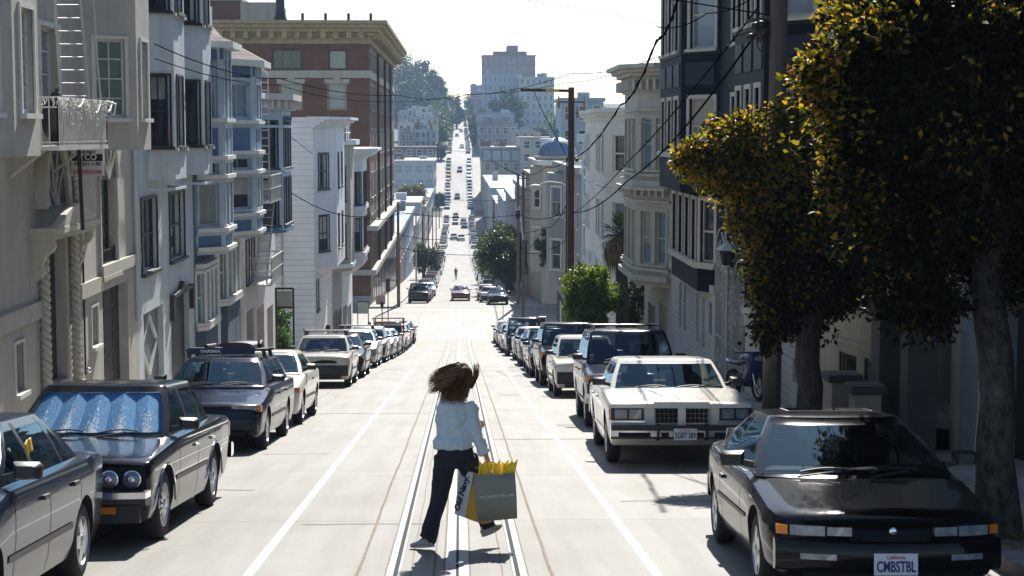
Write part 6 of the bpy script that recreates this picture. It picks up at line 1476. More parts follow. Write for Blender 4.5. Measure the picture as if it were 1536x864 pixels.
T = farb('church_hall', 'small white domed hall on the slope below the towers', X_(745, 680), X_(776, 680), Z(186, 680), 676, 14, M_w1, 1, 3, 0)
# row houses that wall the far hill
cols = [(M_w1, 'white'), (M_w2, 'pale blue'), (M_w3, 'beige'), (M_w4, 'grey'), (M_w1, 'chalk white'), (M_w5, 'rose')]
for side in (-1, 1):
    for (ya, yb, blk) in ((620, 690, 'steep'), (706, 842, 'middle'), (862, 1100, 'top')):
        y = ya + (70 if side < 0 and ya == 620 else 0); k = 0
        while y < yb - 12:
            d = rnd.uniform(12, 22); m, cn = cols[(k * 2 + (side > 0) + ya) % 6]; h = rnd.uniform(7, 12) + (2 if side > 0 else 0)
            x0, x1 = (-20, XL - .6) if side < 0 else (XR + .6, 21)
            farb('row_house', '%s row house on the %s side of the %s block of the far hill, %s from its bottom' % (cn, 'left' if side < 0 else 'right', blk, ['first', 'second', 'third', 'fourth', 'fifth', 'sixth', 'seventh', 'eighth', 'ninth', 'tenth', 'eleventh', 'twelfth', 'thirteenth', 'fourteenth'][k]) if False else '%s row house, %s up the %s side of the far hill\'s %s block' % (cn, ['first', 'second', 'third', 'fourth', 'fifth', 'sixth', 'seventh', 'eighth', 'ninth', 'tenth', 'eleventh', 'twelfth', 'thirteenth', 'fourteenth', 'fifteenth', 'sixteenth'][k], 'left' if side < 0 else 'right', blk), x0, x1, rz(y) + h, y, d - 1.2, m, 2, 2, 2, group='row houses of the far hill', cat='house')
            y += d; k += 1

# ---------------------------------------------------------------- cars beyond the crossing
GF = 'cars beyond the crossing'
car(suv, p_black, 'parked_suv', 'boxy black four-wheel drive parked first beyond the crossing, left kerb', GF, -3.5, 143.5, detail=1, cat='SUV')
car(sedan, p_navy, 'parked_sedan', 'dark sedan behind the boxy black four-wheel drive', GF, -3.4, 151, detail=1)
car(hatch, p_teal, 'parked_hatchback', 'grey hatchback two behind the boxy black four-wheel drive', GF, -3.3, 158, detail=1)
car(sedan, p_silver, 'parked_sedan', 'silver sedan three behind the boxy black four-wheel drive', GF, -3.2, 165, detail=1)
car(sedan, p_rose, 'moving_car', 'faded red sedan driving up the middle of the road at the crossing', GF, .1, 152, detail=1)
car(sedan, p_dgrey, 'parked_sedan', 'dark grey sedan first beyond the crossing at the right kerb', GF, 3.2, 139.5, detail=1)
car(jetta, p_silver, 'parked_sedan', 'silver sedan second beyond the crossing at the right kerb', GF, 2.6, 146, detail=1)
car(hatch, p_white, 'parked_hatchback', 'white hatchback third beyond the crossing at the right kerb', GF, 2.4, 152.5, detail=1)
car(hatch, p_white, 'parked_hatchback', 'white hatchback seen past the round trees', GF, 3.1, 176, detail=1)
FC = {}
fp = [('white', (.7, .7, .68)), ('black', (.01, .01, .012)), ('red', (.35, .04, .03)), ('silver', (.42, .43, .44)), ('blue', (.05, .09, .18)), ('grey', (.12, .13, .14)), ('cream', (.6, .56, .45)), ('dark green', (.02, .06, .04))]
for nm, c in fp:
    P = paint('far_' + nm.replace(' ', '_'), c)
    b = MB()
    secs = [(0, .35, .70, .78), (.1, .3, .78, .84), (1.2, .25, .92, .86), (3.7, .25, .96, .86), (4.4, .3, .92, .82), (4.5, .4, .8, .78)]
    b.grid([[(-w, y, z0), (-w, y, (z0 + z1)/2), (-w*.94, y, z1), (w*.94, y, z1), (w, y, (z0 + z1)/2), (w, y, z0)] for (y, z0, z1, w) in secs], P, close=True)
    for i, (y, z0, z1, w) in ((0, secs[0]), (1, secs[-1])): b.add([(-w, y, z0), (-w, y, (z0 + z1)/2), (-w*.94, y, z1), (w*.94, y, z1), (w, y, (z0 + z1)/2), (w, y, z0)], [(0, 1, 2, 3, 4, 5)], P)
    lo = [(-.76, 1.2, .93), (.76, 1.2, .93), (.76, 4.0, .95), (-.76, 4.0, .95)]; hi = [(-.6, 2.0, 1.38), (.6, 2.0, 1.38), (.6, 3.2, 1.38), (-.6, 3.2, 1.38)]
    b.add(lo + hi, [(0, 1, 5, 4), (1, 2, 6, 5), (2, 3, 7, 6), (3, 0, 4, 7)], M_pane)
    b.add([(x*1.03, y, z + .01) for x, y, z in hi] + [(x*.9, 1.95 + (y - 2)*1.05, z + .06) for x, y, z in hi], [(0, 1, 5, 4), (1, 2, 6, 5), (2, 3, 7, 6), (3, 0, 4, 7), (4, 5, 6, 7)], P)
    for y in (.85, 3.5):
        for s in (-.74, .74): b.lathe((s, y, .3), (1, 0, 0), [(0.001, -.1), (.3, -.1), (.3, .1), (0.001, .1)], 12, M_tyre)
    b.box(-.7, .7, -.03, .05, .58, .68, M_lens); b.box(-.75, .75, -.02, .04, .32, .5, M_trim)
    o = b.build('far_car', None, local=True); FC[nm] = o.data; bpy.data.objects.remove(o)
names = [n for n, _ in fp]
def far_car(nm, X, Y, where, rot=0, group='cars on the far hill'):
    o = bpy.data.objects.new('parked_car' if 'kerb' in where else 'moving_car', FC[nm]); COL.objects.link(o); o.location = (X, Y, rz(Y)); th = math.atan(-rs(Y + 2)); o.rotation_euler = (-th, 0, rot)
    tag(o, '%s car %s' % (nm, where), 'car', group)
for side, X in ((-1, -3.5), (1, 3.25)):
    for (ya, yb, wh) in ((172, 334, 'on the slope down into the valley'), (358, 472, 'on the valley floor'), (497, 592, 'on the steep far block'), (613, 686, 'above the steep far block'), (706, 842, 'high on the far hill'), (864, 1060, 'near the top of the far hill')):
        y = ya
        while y < yb - 5:
            if not (side > 0 and y < 180) and rnd.random() < (.93 if y < 850 else .5):
                nm = rnd.choice(names + ['white', 'white', 'silver']); far_car(nm, X + rnd.uniform(-.12, .12), y, ('at the %s kerb ' % ('left' if side < 0 else 'right')) + wh)
            y += rnd.uniform(5.6, 6.6) if y < 850 else rnd.uniform(8, 14)
for nm, X, Y in (('white', .4, 388), ('silver', -1.3, 392), ('black', 1.1, 452), ('blue', 1.3, 440), ('grey', -1.0, 470), ('white', -1.1, 452), ('black', -.6, 520), ('blue', .2, 566), ('white', 1.0, 640), ('grey', -1.0, 745), ('silver', .9, 810)):
    far_car(nm, X, Y, {388: 'in the right lane of the valley floor', 392: 'in the left lane of the valley floor', 452: 'in moving traffic before the steep block' if nm == 'black' else 'in the left lane before the steep block', 440: 'following close before the steep block', 470: 'at the foot of the steep block', 520: 'alone in the lower steep block', 566: 'crossing the upper steep block', 640: 'driving just above the steep block', 745: 'driving high on the far hill', 810: 'highest of those driving on the hill'}[Y], group='traffic on the far hill')
FC['van'] = FC['black']
# ================================================================ VEGETATION
rng = np.random.default_rng(4)
def leaf_mat(name, dark, mid, tip, tipf=.12, trans=.35, rough=.35, spec=.45):
    m = bpy.data.materials.new(name); m.use_nodes = True; nt = m.node_tree; b = nt.nodes['Principled BSDF']; L = nt.links.new
    g = nt.nodes.new('ShaderNodeNewGeometry'); cr = nt.nodes.new('ShaderNodeValToRGB'); e = cr.color_ramp.elements
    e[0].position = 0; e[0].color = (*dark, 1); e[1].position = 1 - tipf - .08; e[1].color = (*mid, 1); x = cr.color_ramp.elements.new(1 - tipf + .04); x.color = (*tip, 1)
    L(g.outputs['Random Per Island'], cr.inputs[0]); L(cr.outputs[0], b.inputs['Base Color']); b.inputs['Roughness'].default_value = rough; b.inputs['Specular IOR Level'].default_value = spec
    t = nt.nodes.new('ShaderNodeBsdfTranslucent'); hs = nt.nodes.new('ShaderNodeVectorMath'); hs.operation = 'MULTIPLY'; hs.inputs[1].default_value = (1.5, 1.5, .5); L(cr.outputs[0], hs.inputs[0]); L(hs.outputs[0], t.inputs[0])
    mx = nt.nodes.new('ShaderNodeMixShader'); mx.inputs[0].default_value = trans; L(b.outputs[0], mx.inputs[1]); L(t.outputs[0], mx.inputs[2]); L(mx.outputs[0], nt.nodes['Material Output'].inputs[0])
    return m
def leaves_obj(name, parent, pts, size, m, droop=.2, aspect=.5, out=None, tipm=None, tips=None):
    n = len(pts)
    d = rng.normal(size=(n, 3)); d[:, 2] -= droop
    if out is not None: d += out * 1.2
    d /= np.linalg.norm(d, axis=1)[:, None]; s = rng.normal(size=(n, 3)); s -= d * (s * d).sum(1)[:, None]; s /= np.linalg.norm(s, axis=1)[:, None]
    nn = np.cross(d, s); sz = size * rng.uniform(.6, 1.35, n)[:, None]
    a = pts; b_ = pts + d*sz*.5 + s*sz*aspect*.5 + nn*sz*.08; c = pts + d*sz; e = pts + d*sz*.5 - s*sz*aspect*.5 + nn*sz*.08
    v = np.stack([a, b_, c, e], 1).reshape(-1, 3)
    r = parent
    while r.parent: r = r.parent
    v = v - np.array(r.location)
    me = bpy.data.meshes.new(name); me.vertices.add(4*n); me.vertices.foreach_set('co', v.astype(np.float32).ravel())
    me.loops.add(4*n); me.loops.foreach_set('vertex_index', np.arange(4*n, dtype=np.int32)); me.polygons.add(n); me.polygons.foreach_set('loop_start', np.arange(0, 4*n, 4, dtype=np.int32)); me.polygons.foreach_set('loop_total', np.full(n, 4, dtype=np.int32))
    me.materials.append(m)
    if tipm: me.materials.append(tipm); me.polygons.foreach_set('material_index', tips.astype(np.int32))
    me.update(calc_edges=True); me.validate()
    o = bpy.data.objects.new(name, me); COL.objects.link(o); o.parent = parent; return o
def clumps(c, rad, n, per, cr, shell=(.55, 1.), lump=.18, zmin=None):
    c = np.array(c); rad = np.array(rad); u = rng.normal(size=(n, 3)); u /= np.linalg.norm(u, axis=1)[:, None]
    k = rng.uniform(shell[0], shell[1], n)[:, None] * (1 + lump * np.sin(u[:, :1]*5 + c[0]) * np.cos(u[:, 2:]*4 + u[:, 1:2]*3))
    cc = c + u * k * rad
    off = rng.normal(size=(n, per, 3)); off /= np.maximum(1e-6, np.linalg.norm(off, axis=2))[:, :, None]; off *= rng.uniform(0, 1, (n, per, 1)) ** .5 * cr * rng.uniform(.6, 1.3, (n, 1, 1))
    p = (cc[:, None, :] + off).reshape(-1, 3); out = np.repeat(u, per, 0)
    if zmin is not None: k = p[:, 2] > zmin; p, out = p[k], out[k]
    return p, out
M_bark = mat('bark', (.06, .05, .042), .95, var=.7, vscale=16, bump=.9, bscale=16, stretch=(1, 1, .35))
M_barkp = mat('pale_bark', (.065, .06, .052), .95, var=.95, vscale=15, bump=.7, bscale=14, stretch=(1, 1, .5))
def tree(label, base, c, rad, nl, per, cr, size, m, bark=None, tr=.16, name='street_tree', group=None, limbs=6, lean=(0, 0), extra=None, inner=True, shell=(.55, 1.), tipm=None):
    bark = bark or M_bark; base = Vector(base); c = Vector(c); T = thing(name, label, 'tree', base, group); T['world_built'] = 1
    fork = base.lerp(c, 1) ; fork = Vector((c.x*.4 + base.x*.6, c.y*.4 + base.y*.6, c.z - rad[2]*.75)); q = MB()
    n = 7; pts = [base.lerp(fork, t/n) + Vector((math.sin(t*1.7 + base.y)*tr*.18, math.cos(t*1.3)*tr*.18, 0)) for t in range(n + 1)]; pts[0] = base - Vector((0, 0, .1))
    q.tube(pts, [tr*(1.35 if t == 0 else 1.08 if t == 1 else 1 - .03*t) for t in range(n + 1)], 14, bark)
    rr = random.Random(int(base.y*7))
    for k in range(limbs):
        a = 2*math.pi*k/limbs + rr.random(); e = c + Vector((math.cos(a)*rad[0]*.6, math.sin(a)*rad[1]*.6, rr.uniform(-.3, .6)*rad[2])); mid = fork.lerp(e, .45) + Vector((math.cos(a), math.sin(a), 0))*rad[0]*.12 - Vector((0, 0, rad[2]*.05))
        q.tube([pts[-2], fork, mid, e], [tr*.75, tr*.6, tr*.38, tr*.08], 8, bark)
    q.build('trunk', T, smooth=60)
    P, O = clumps(c, rad, nl, per, cr, shell)
    if inner: P2, O2 = clumps(c, [r*.7 for r in rad], max(8, nl//3), per, cr*1.2, (.0, 1.)); P = np.vstack([P, P2]); O = np.vstack([O, O2])
    if extra:
        for (cc, rr_, n2) in extra: P3_, O3 = clumps(cc, rr_, n2, per, cr*.8, (.3, 1.)); P = np.vstack([P, P3_]); O = np.vstack([O, O3])
    tips = None
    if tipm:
        dd = np.linalg.norm((P - np.array(c))/np.array(rad), axis=1); lit = (P[:, 2] - c.z)/rad[2]*.5 - (P[:, 0] - c.x)/rad[0]*.45 + rng.normal(0, .25, len(P)); tips = (dd > .88) & (lit > .02) & (rng.random(len(P)) < .66)  # rim light is painted on outer leaves, towards the upper left
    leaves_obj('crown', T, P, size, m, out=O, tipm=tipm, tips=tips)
    return T
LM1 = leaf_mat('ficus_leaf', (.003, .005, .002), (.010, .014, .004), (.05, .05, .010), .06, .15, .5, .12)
LMT = leaf_mat('new_growth_rim_light_leaf', (.04, .055, .008), (.25, .20, .022), (.40, .20, .03), .18, .62, .42)  # young leaves, with the yellow of the sunlit rim painted into their colour
LM2 = leaf_mat('bright_leaf', (.04, .07, .015), (.12, .19, .03), (.30, .36, .07), .2, .4)
LM3 = leaf_mat('park_leaf', (.02, .035, .012), (.045, .075, .02), (.10, .15, .03), .15, .3, .5)
LM4 = leaf_mat('far_dark_leaf', (.012, .025, .018), (.03, .05, .03), (.05, .08, .04), .15, .2, .6)
LM5 = leaf_mat('garden_leaf', (.02, .06, .015), (.06, .13, .03), (.14, .24, .05), .2, .35)
G3 = 'trees on the right pavement'
c3 = at(1490, 118, 14.2); b3 = at(1487, 800, 14.0); b3.z = rz(14.2) + .14
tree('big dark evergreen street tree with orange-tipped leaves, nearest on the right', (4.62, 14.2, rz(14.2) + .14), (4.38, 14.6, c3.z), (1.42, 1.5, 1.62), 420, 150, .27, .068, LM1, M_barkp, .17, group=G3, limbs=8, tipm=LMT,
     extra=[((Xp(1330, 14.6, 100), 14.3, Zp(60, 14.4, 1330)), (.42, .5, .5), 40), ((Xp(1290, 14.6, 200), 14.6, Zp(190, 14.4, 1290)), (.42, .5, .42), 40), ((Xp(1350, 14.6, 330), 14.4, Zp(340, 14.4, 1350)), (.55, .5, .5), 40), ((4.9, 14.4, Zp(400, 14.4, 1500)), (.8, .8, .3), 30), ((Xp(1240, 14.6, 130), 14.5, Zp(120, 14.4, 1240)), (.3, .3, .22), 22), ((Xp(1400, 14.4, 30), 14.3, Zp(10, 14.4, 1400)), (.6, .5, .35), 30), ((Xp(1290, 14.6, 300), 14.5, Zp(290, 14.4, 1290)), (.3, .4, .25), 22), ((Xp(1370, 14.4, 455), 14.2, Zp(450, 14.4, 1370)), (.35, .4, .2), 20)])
c2 = at(1226, 332, 22.3)
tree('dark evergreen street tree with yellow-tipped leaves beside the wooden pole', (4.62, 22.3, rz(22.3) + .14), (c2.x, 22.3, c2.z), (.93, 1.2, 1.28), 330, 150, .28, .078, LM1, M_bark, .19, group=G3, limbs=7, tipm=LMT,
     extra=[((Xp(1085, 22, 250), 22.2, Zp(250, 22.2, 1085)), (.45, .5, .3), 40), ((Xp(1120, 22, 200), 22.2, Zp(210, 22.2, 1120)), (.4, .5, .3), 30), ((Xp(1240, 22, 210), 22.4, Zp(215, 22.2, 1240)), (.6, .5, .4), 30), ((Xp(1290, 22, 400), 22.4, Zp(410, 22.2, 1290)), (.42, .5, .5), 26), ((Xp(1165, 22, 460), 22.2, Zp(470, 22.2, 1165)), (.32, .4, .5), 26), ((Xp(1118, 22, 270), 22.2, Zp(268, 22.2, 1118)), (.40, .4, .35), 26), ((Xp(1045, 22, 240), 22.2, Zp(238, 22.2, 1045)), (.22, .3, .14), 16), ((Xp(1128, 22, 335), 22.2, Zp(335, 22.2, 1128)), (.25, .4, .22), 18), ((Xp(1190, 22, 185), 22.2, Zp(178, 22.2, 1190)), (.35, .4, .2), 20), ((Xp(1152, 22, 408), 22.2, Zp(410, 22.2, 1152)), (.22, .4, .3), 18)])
cs = at(886, 445, 57)
tree('small bright green street tree beside the rusty pole', (4.5, 57, rz(57) + .14), (cs.x, 57, cs.z), (.95, 1.0, 1.15), 120, 90, .26, .11, LM2, M_bark, .09, group=G3, limbs=5, extra=[((cs.x - .45, 57, cs.z + .1), (.5, .5, .8), 20), ((cs.x + .5, 57, cs.z - .2), (.5, .5, .5), 20)])
for i, (X, Y, r_, pz) in enumerate(((4.5, 168, 2.6, 386), (5.3, 182, 2.7, 382), (5.6, 196, 3.0, 378), (5.2, 214, 3.2, 375))):
    c = at(700, pz, Y); tree(['first', 'second', 'third', 'last'][i] + ' of the round dark trees past the crossing on the right', (X + .3, Y, rz(Y) + .1), (X, Y, c.z), (r_, r_, r_*.9), 90, 90, .8, .33, LM3, M_bark, .25, group='round trees past the crossing', limbs=5)
c = at(645, 386, 230); tree('small round tree past the crossing on the left kerb', (-4.9, 230, rz(230)), (-4.4, 230, c.z), (1.7, 1.7, 1.9), 60, 80, .6, .26, LM3, M_bark, .2, group='trees past the crossing', limbs=4)
c = at(610, 300, 330); tree('brownish tree before the large-windowed white building', (-9.2, 346, rz(346)), (-9.4, 346, c.z), (3.2, 2.5, 2.6), 60, 70, 1., .4, leaf_mat('brown_leaf', (.05, .045, .02), (.10, .08, .035), (.16, .12, .05), .2), M_bark, .25, group='trees past the crossing', limbs=4)
# trees up the far hill
rt = random.Random(3)
k = 0; ordn = ['lowest', 'second', 'third', 'fourth', 'fifth', 'sixth', 'seventh', 'eighth', 'ninth', 'tenth', 'topmost']
for (Y, h) in ((500, 4), (590, 5), (640, 8), (665, 10), (680, 12), (715, 13), (760, 14), (810, 15), (880, 14), (960, 15)):
    r_ = h*.42; X = -5.2 - r_*.55; tree(ordn[k] + ' green tree up the left kerb of the far hill', (X, Y, rz(Y)), (X, Y, rz(Y) + h*.62), (r_, r_, h*.42), 40, 60, r_*.36, .7, LM3, M_bark, .3, group='trees up the left of the far hill', limbs=3); k += 1
k = 0
for (Y, h) in ((640, 6), (700, 8), (760, 10), (830, 11), (900, 12), (1000, 13)):
    r_ = h*.36; X = 5.4 + r_*.5; tree(['lowest', 'second', 'third', 'fourth', 'fifth', 'topmost'][k] + ' green tree up the right kerb of the far hill', (X, Y, rz(Y)), (X, Y, rz(Y) + h*.6), (r_, r_, h*.4), 36, 60, r_*.36, .7, LM3, M_bark, .3, group='trees up the right of the far hill', limbs=3); k += 1
k = 0
for (px, py, Y, r_) in ((604, 108, 920, 10), (612, 128, 880, 11), (628, 112, 940, 8), (598, 150, 850, 12), (622, 148, 850, 10), (641, 135, 900, 7), (652, 122, 930, 5), (656, 138, 910, 5), (640, 158, 860, 8), (655, 162, 880, 6), (608, 172, 800, 7), (675, 163, 900, 6), (685, 172, 860, 4)):
    c = at(px, py, Y); gz = rz(Y) + hill(c.x, Y)
    tree(['tallest', 'broad', 'feathery', 'darkest', 'round', 'small crowned', 'thin topped', 'slim', 'low', 'right-hand', 'lowest', 'roadside', 'small roadside'][k] + ' dark tree of the wooded knoll on the skyline', (c.x, Y, min(gz, c.z - r_*1.2) - 1), c, (r_, r_, r_*.95), 46, 60, r_*.33, 1.15, LM4, M_bark, .6, name='knoll_tree', group='trees on the wooded knoll', limbs=4); k += 1
for i, (px, py, Y, rx, rzz) in enumerate(((748, 172, 700, 4.6, 7.5), (774, 170, 704, 4.4, 8.2), (764, 156, 720, 4, 6))):
    c = at(px, py, Y); tree(['left', 'right', 'rear'][i] + ' one of the dark cypress trees before the towers', (c.x, Y, min(rz(Y), c.z - rzz)), c, (rx, rx, rzz), 50, 60, 1.6, .8, LM4, M_bark, .4, name='cypress_tree', group='trees before the towers', limbs=3)
c = at(708, 158, 1040); tree('round tree at the very top of the far road', (c.x, 1040, rz(1040)), c, (5, 5, 4.4), 50, 60, 1.6, .8, LM4, M_bark, .4, name='knoll_tree', limbs=3)
for i, (px, py, Y, r_) in enumerate(((838, 196, 560, 6), (870, 190, 560, 6), (900, 196, 540, 6))):
    c = at(px, py, Y); tree(['pale green', 'mid green', 'dark green'][i] + ' tree far behind the blue-domed house', (c.x, Y, rz(Y)), c, (r_, r_, r_), 40, 60, 2, .8, LM3, M_bark, .4, limbs=3, group='trees behind the domed house')
# palm with a skirt of dead fronds
T = thing('palm_tree', 'shaggy palm with spiky crown and brown hanging skirt beside the clapboard wall', 'palm', (5.9, 62.6, rz(62.6) + .14)); T['world_built'] = 1
cp_ = at(934, 352, 62.6); X0 = cp_.x
q = MB(); q.tube([(X0, 62.6, rz(62.6)), (X0, 62.6, rz(62.6) + 2), (X0 - .05, 62.6, cp_.z)], [.28, .24, .2], 10, M_bark); q.build('trunk', T, smooth=60)
rp = random.Random(2); q = MB(); q2 = MB(); mg = leaf_mat('palm_leaf', (.03, .05, .015), (.07, .10, .03), (.14, .16, .05), .2); mb = mat('dead_frond', (.22, .15, .08), .9, var=.3)
for k in range(46):
    a = rp.uniform(0, 2*math.pi); el = rp.uniform(-.5, 1.3); ln = rp.uniform(.8, 1.15); d = Vector((math.cos(a)*math.cos(el), math.sin(a)*math.cos(el), math.sin(el))); s = d.cross(UPZ).normalized()
    st0 = Vector((X0, 62.6, cp_.z)); hub = st0 + d*ln*.45; q.tube([st0, hub], .014, 4, mg)
    for j in range(13):
        f = (j - 6)/6.; dd = (d*math.cos(f*1.2) + s*math.sin(f*1.2)).normalized(); tip = hub + dd*ln*.62 - UPZ*.12*ln; w_ = dd.cross(UPZ).normalized()*.02
        q.add([hub - w_*.5, hub + dd*ln*.3 - w_, tip, hub + dd*ln*.3 + w_], [(0, 1, 2, 3)], mg)
for k in range(260):
    a = rp.uniform(0, 2*math.pi); z0 = cp_.z - rp.uniform(0, .5); p0 = Vector((X0 + .15*math.cos(a), 62.6 + .15*math.sin(a), z0)); r_ = rp.uniform(.35, .62); L0 = rp.uniform(.7, 1.5)
    p1 = p0 + Vector((math.cos(a)*r_, math.sin(a)*r_, -.25)); p2 = p0 + Vector((math.cos(a)*r_*.8, math.sin(a)*r_*.8, -L0)); w_ = Vector((-math.sin(a), math.cos(a), 0))*.03
    q2.add([p0 - w_, p0 + w_, p1 + w_, p1 - w_, p2], [(0, 1, 2, 3), (3, 2, 4)], mb)
q.build('crown', T, recalc=False); q2.build('dead_fronds', T, recalc=False)
def shrub(label, c, rad, n, per, size, m, name='shrub', cr=.2, group=None):
    T = thing(name, label, 'shrub', (c[0], c[1], c[2] - rad[2]), group); T['world_built'] = 1
    q = MB()
    for k in range(5): a = k*1.3; q.tube([(c[0], c[1], c[2] - rad[2]), (c[0] + math.cos(a)*rad[0]*.5, c[1] + math.sin(a)*rad[1]*.5, c[2] + rad[2]*.3)], [.03, .01], 5, M_bark)
    q.build('stems', T); P, O = clumps(c, rad, n, per, cr, (.2, 1.)); leaves_obj('foliage', T, P, size, m, out=O)
c = at(952, 470, 63.6); shrub('dark ivy mass at the foot of the cream clapboard wall', (c.x, 64.6, c.z), (.6, .5, 1.3), 60, 60, .12, LM3, 'ivy_bush')
c = at(822, 375, 136); shrub('dark climbing bush on the wall of the domed house', (c.x, 137, c.z), (.8, .5, 1.5), 50, 60, .2, LM3, 'climbing_bush')
for i, (px, py, Y, r_) in enumerate(((420, 480, 69, 1.0), (428, 500, 70.5, .9), (410, 455, 72, 1.1), (432, 520, 68, .7))):
    c = at(px, py, Y); shrub(['tall', 'leafy', 'rear', 'low front'][i] + ' green shrub in the garden gap before the white clapboard wall', (c.x - .3, Y, c.z), (r_*.6, .6, r_), 50, 50, .16, LM5, 'garden_shrub', .25, 'shrubs in the garden gap')
c = at(1210, 235, 21.9)
q = MB(); rows = []
o = thing('leaf_litter', 'dry fallen leaves round the foot of the nearest tree', 'leaf litter', (4.5, 13.6, rz(13.6) + .16)); o['world_built'] = 1; o['kind'] = 'stuff'
P = np.column_stack([rng.normal(4.75, .35, 700), rng.normal(13.7, .6, 700), np.zeros(700)]); P[:, 0] = np.maximum(P[:, 0], KR + .05); P[:, 2] = [rz(y) + .165 for y in P[:, 1]]
lo = leaves_obj('dry_leaves', o, P, .06, mat('dry_leaf', (.20, .12, .05), .8, var=.3), droop=0)
M_ = lo.data; co = np.zeros(len(M_.vertices)*3); M_.vertices.foreach_get('co', co); co = co.reshape(-1, 3); co[:, 2] = co[:, 2]*.25 + .0; M_.vertices.foreach_set('co', co.ravel())
# ================================================================ POLES, WIRES, SMALL THINGS
M_polew = mat('weathered_wood', (.13, .105, .085), .95, var=.35, vscale=8, bump=.6, bscale=10, stretch=(1, 1, .12))
M_poler = mat('rusty_pole_wood', (.085, .036, .020), .9, var=.4, vscale=6, bump=.4, stretch=(1, 1, .15))
M_wire = mat('wire_black', (.006, .006, .007), 1., spec=.0)
M_wirew = mat('wire_pale', (.35, .35, .34), .6)
M_ins = mat('insulator', (.25, .22, .2), .3)
def pole(name, label, X, Y, ztop, r, m, r2=None, lean=0.):
    T = thing(name, label, 'utility pole', (X, Y, rz(Y) + .14), 'utility poles'); T['world_built'] = 1
    q = MB(); z0 = rz(Y) - .2; q.tube([(X, Y, z0), (X + lean*.5, Y, (z0 + ztop)/2), (X + lean, Y, ztop)], [r, (r + (r2 or r*.75))/2, r2 or r*.75], 14, m); q.build('post', T, smooth=50); return T
# rusty pole with arm and lamp
P1 = at(857, 131, 67.5); T = pole('utility_pole', 'tall rust-brown utility pole with a crossarm and a street lamp', P1.x, 67.5, P1.z, .145, M_poler, .12)
aL = at(781, 133, 67.5); q = MB(); q.bar((aL.x, 67.5, P1.z - .10), (P1.x + .1, 67.5, P1.z - .14), .09, .11, M_poler); q.bar((Xp(818, 67.3), 67.40, P1.z - .12), (Xp(838, 67.3), 67.40, P1.z - .125), .02, .10, mat('yellow_plate', (.6, .38, .03), .6)); q.build('crossarm', T)
q = MB(); a = at(838, 153, 67.5); b_ = at(877, 153, 67.5); q.bar(a, b_, .05, .05, M_poler)
for x in (a, b_, at(866, 168, 67.5)): q.lathe((x.x, 67.5, x.z - .25), (0, 0, 1), [(.02, 0), (.07, .05), (.05, .12), (.08, .2), (.05, .3), (.02, .5)], 8, M_ins)
q.build('insulator_arm', T)
q = MB(); lp = at(803, 281, 67.5); pr = at(857, 283, 67.5); q.tube([(pr.x, 67.5, pr.z), ((pr.x + lp.x)/2 + .3, 67.45, pr.z + .22), ((pr.x + lp.x)/2 - .2, 67.4, pr.z + .28), (lp.x + .2, 67.4, lp.z + .12)], .03, 8, M_frame_w); q.build('lamp_arm', T, smooth=60)
q = MB(); q.ball((lp.x, 67.4, lp.z + .02), .2, 14, 8, M_frame_w, (1.3, .8, .55)); q.ball((lp.x - .03, 67.4, lp.z - .06), .14, 12, 8, mat('lamp_glass', (.7, .66, .6), .2, coat=.5), (1, .8, .7)); q.build('lamp_head', T, smooth=60)
q = MB()
for k in range(5): q.ball((P1.x + random.uniform(-.2, .25), 67.4, Zp(232 + 4*k, 67.5)), .08, 8, 6, M_iron)
q.tube([(P1.x - .17, 67.4, Zp(235, 67.5)), (P1.x - .2, 67.4, Zp(480, 67.5))], .03, 6, M_iron); q.build('cable_clamp', T)
# near wooden pole on the right
z2 = Zp(-90, 24, 1172); T = pole('utility_pole', 'weathered grey wooden pole rising through the street trees', 4.46, 24, z2, .135, M_polew, .12, lean=.04)
q = MB(); c = at(1137, 42, 24); 
for k in range(9): q.ball(c + Vector((random.uniform(-.1, .12), random.uniform(-.1, .1), random.uniform(-.15, .2))), random.uniform(.05, .09), 8, 6, M_iron)
q.bar(c + Vector((-.15, 0, .1)), c + Vector((.3, 0, .15)), .05, .05, M_polew); q.tube([c + Vector((-.02, 0, -.1)), c + Vector((.0, 0, -.28)), c + Vector((.08, 0, -.36)), c + Vector((.22, 0, -.30))], .012, 5, M_iron); q.build('cable_clamp', T, smooth=60)
# poles at the crossing and past it
t1 = at(785, 258, 116.4); T = pole('utility_pole', 'slim dark pole with a signal head at the near right corner of the crossing', 4.38, 116.4, t1.z, .13, M_polew, .1)
q = MB(); q.tube([(4.38, 116.3, Zp(360, 116)), (4.2, 116.2, Zp(330, 116)), (4.1, 116.2, Zp(310, 116))], .05, 6, M_frame_w); q.box(4.0 - .16, 4.0 + .16, 116.1, 116.35, Zp(328, 116), Zp(315, 116), M_iron); q.build('signal_head', T)
q = MB()
for k in range(5): q.bar((4.0, 116.4, Zp(268 + 16*k, 116)), (4.8, 116.4, Zp(268 + 16*k, 116)), .06, .06, M_iron)
q.build('crossarm', T)
t1 = at(777, 262, 137.5); pole('utility_pole', 'second slim dark pole across the crossing, beside the first', 4.75, 137.5, t1.z, .15, M_polew)
t1 = at(597, 303, 137.5); T = pole('utility_pole', 'thin dark pole at the far left corner of the crossing', -4.95, 137.5, t1.z, .14, M_polew)
t1 = at(614, 322, 200); pole('utility_pole', 'thin pale pole beside the low red shop', -5.1, 200, t1.z, .11, M_frame_w)
t1 = at(745, 300, 262); pole('utility_pole', 'short dark pole behind the round trees', 5.3, 262, t1.z, .14, M_polew)
for i, Y in enumerate((240, 285, 330, 380, 440)):
    pole('utility_pole', ['first', 'second', 'third', 'fourth', 'last'][i] + ' of the thin poles along the left kerb of the valley', -5.2, Y, rz(Y) + 9.5, .12, M_polew)
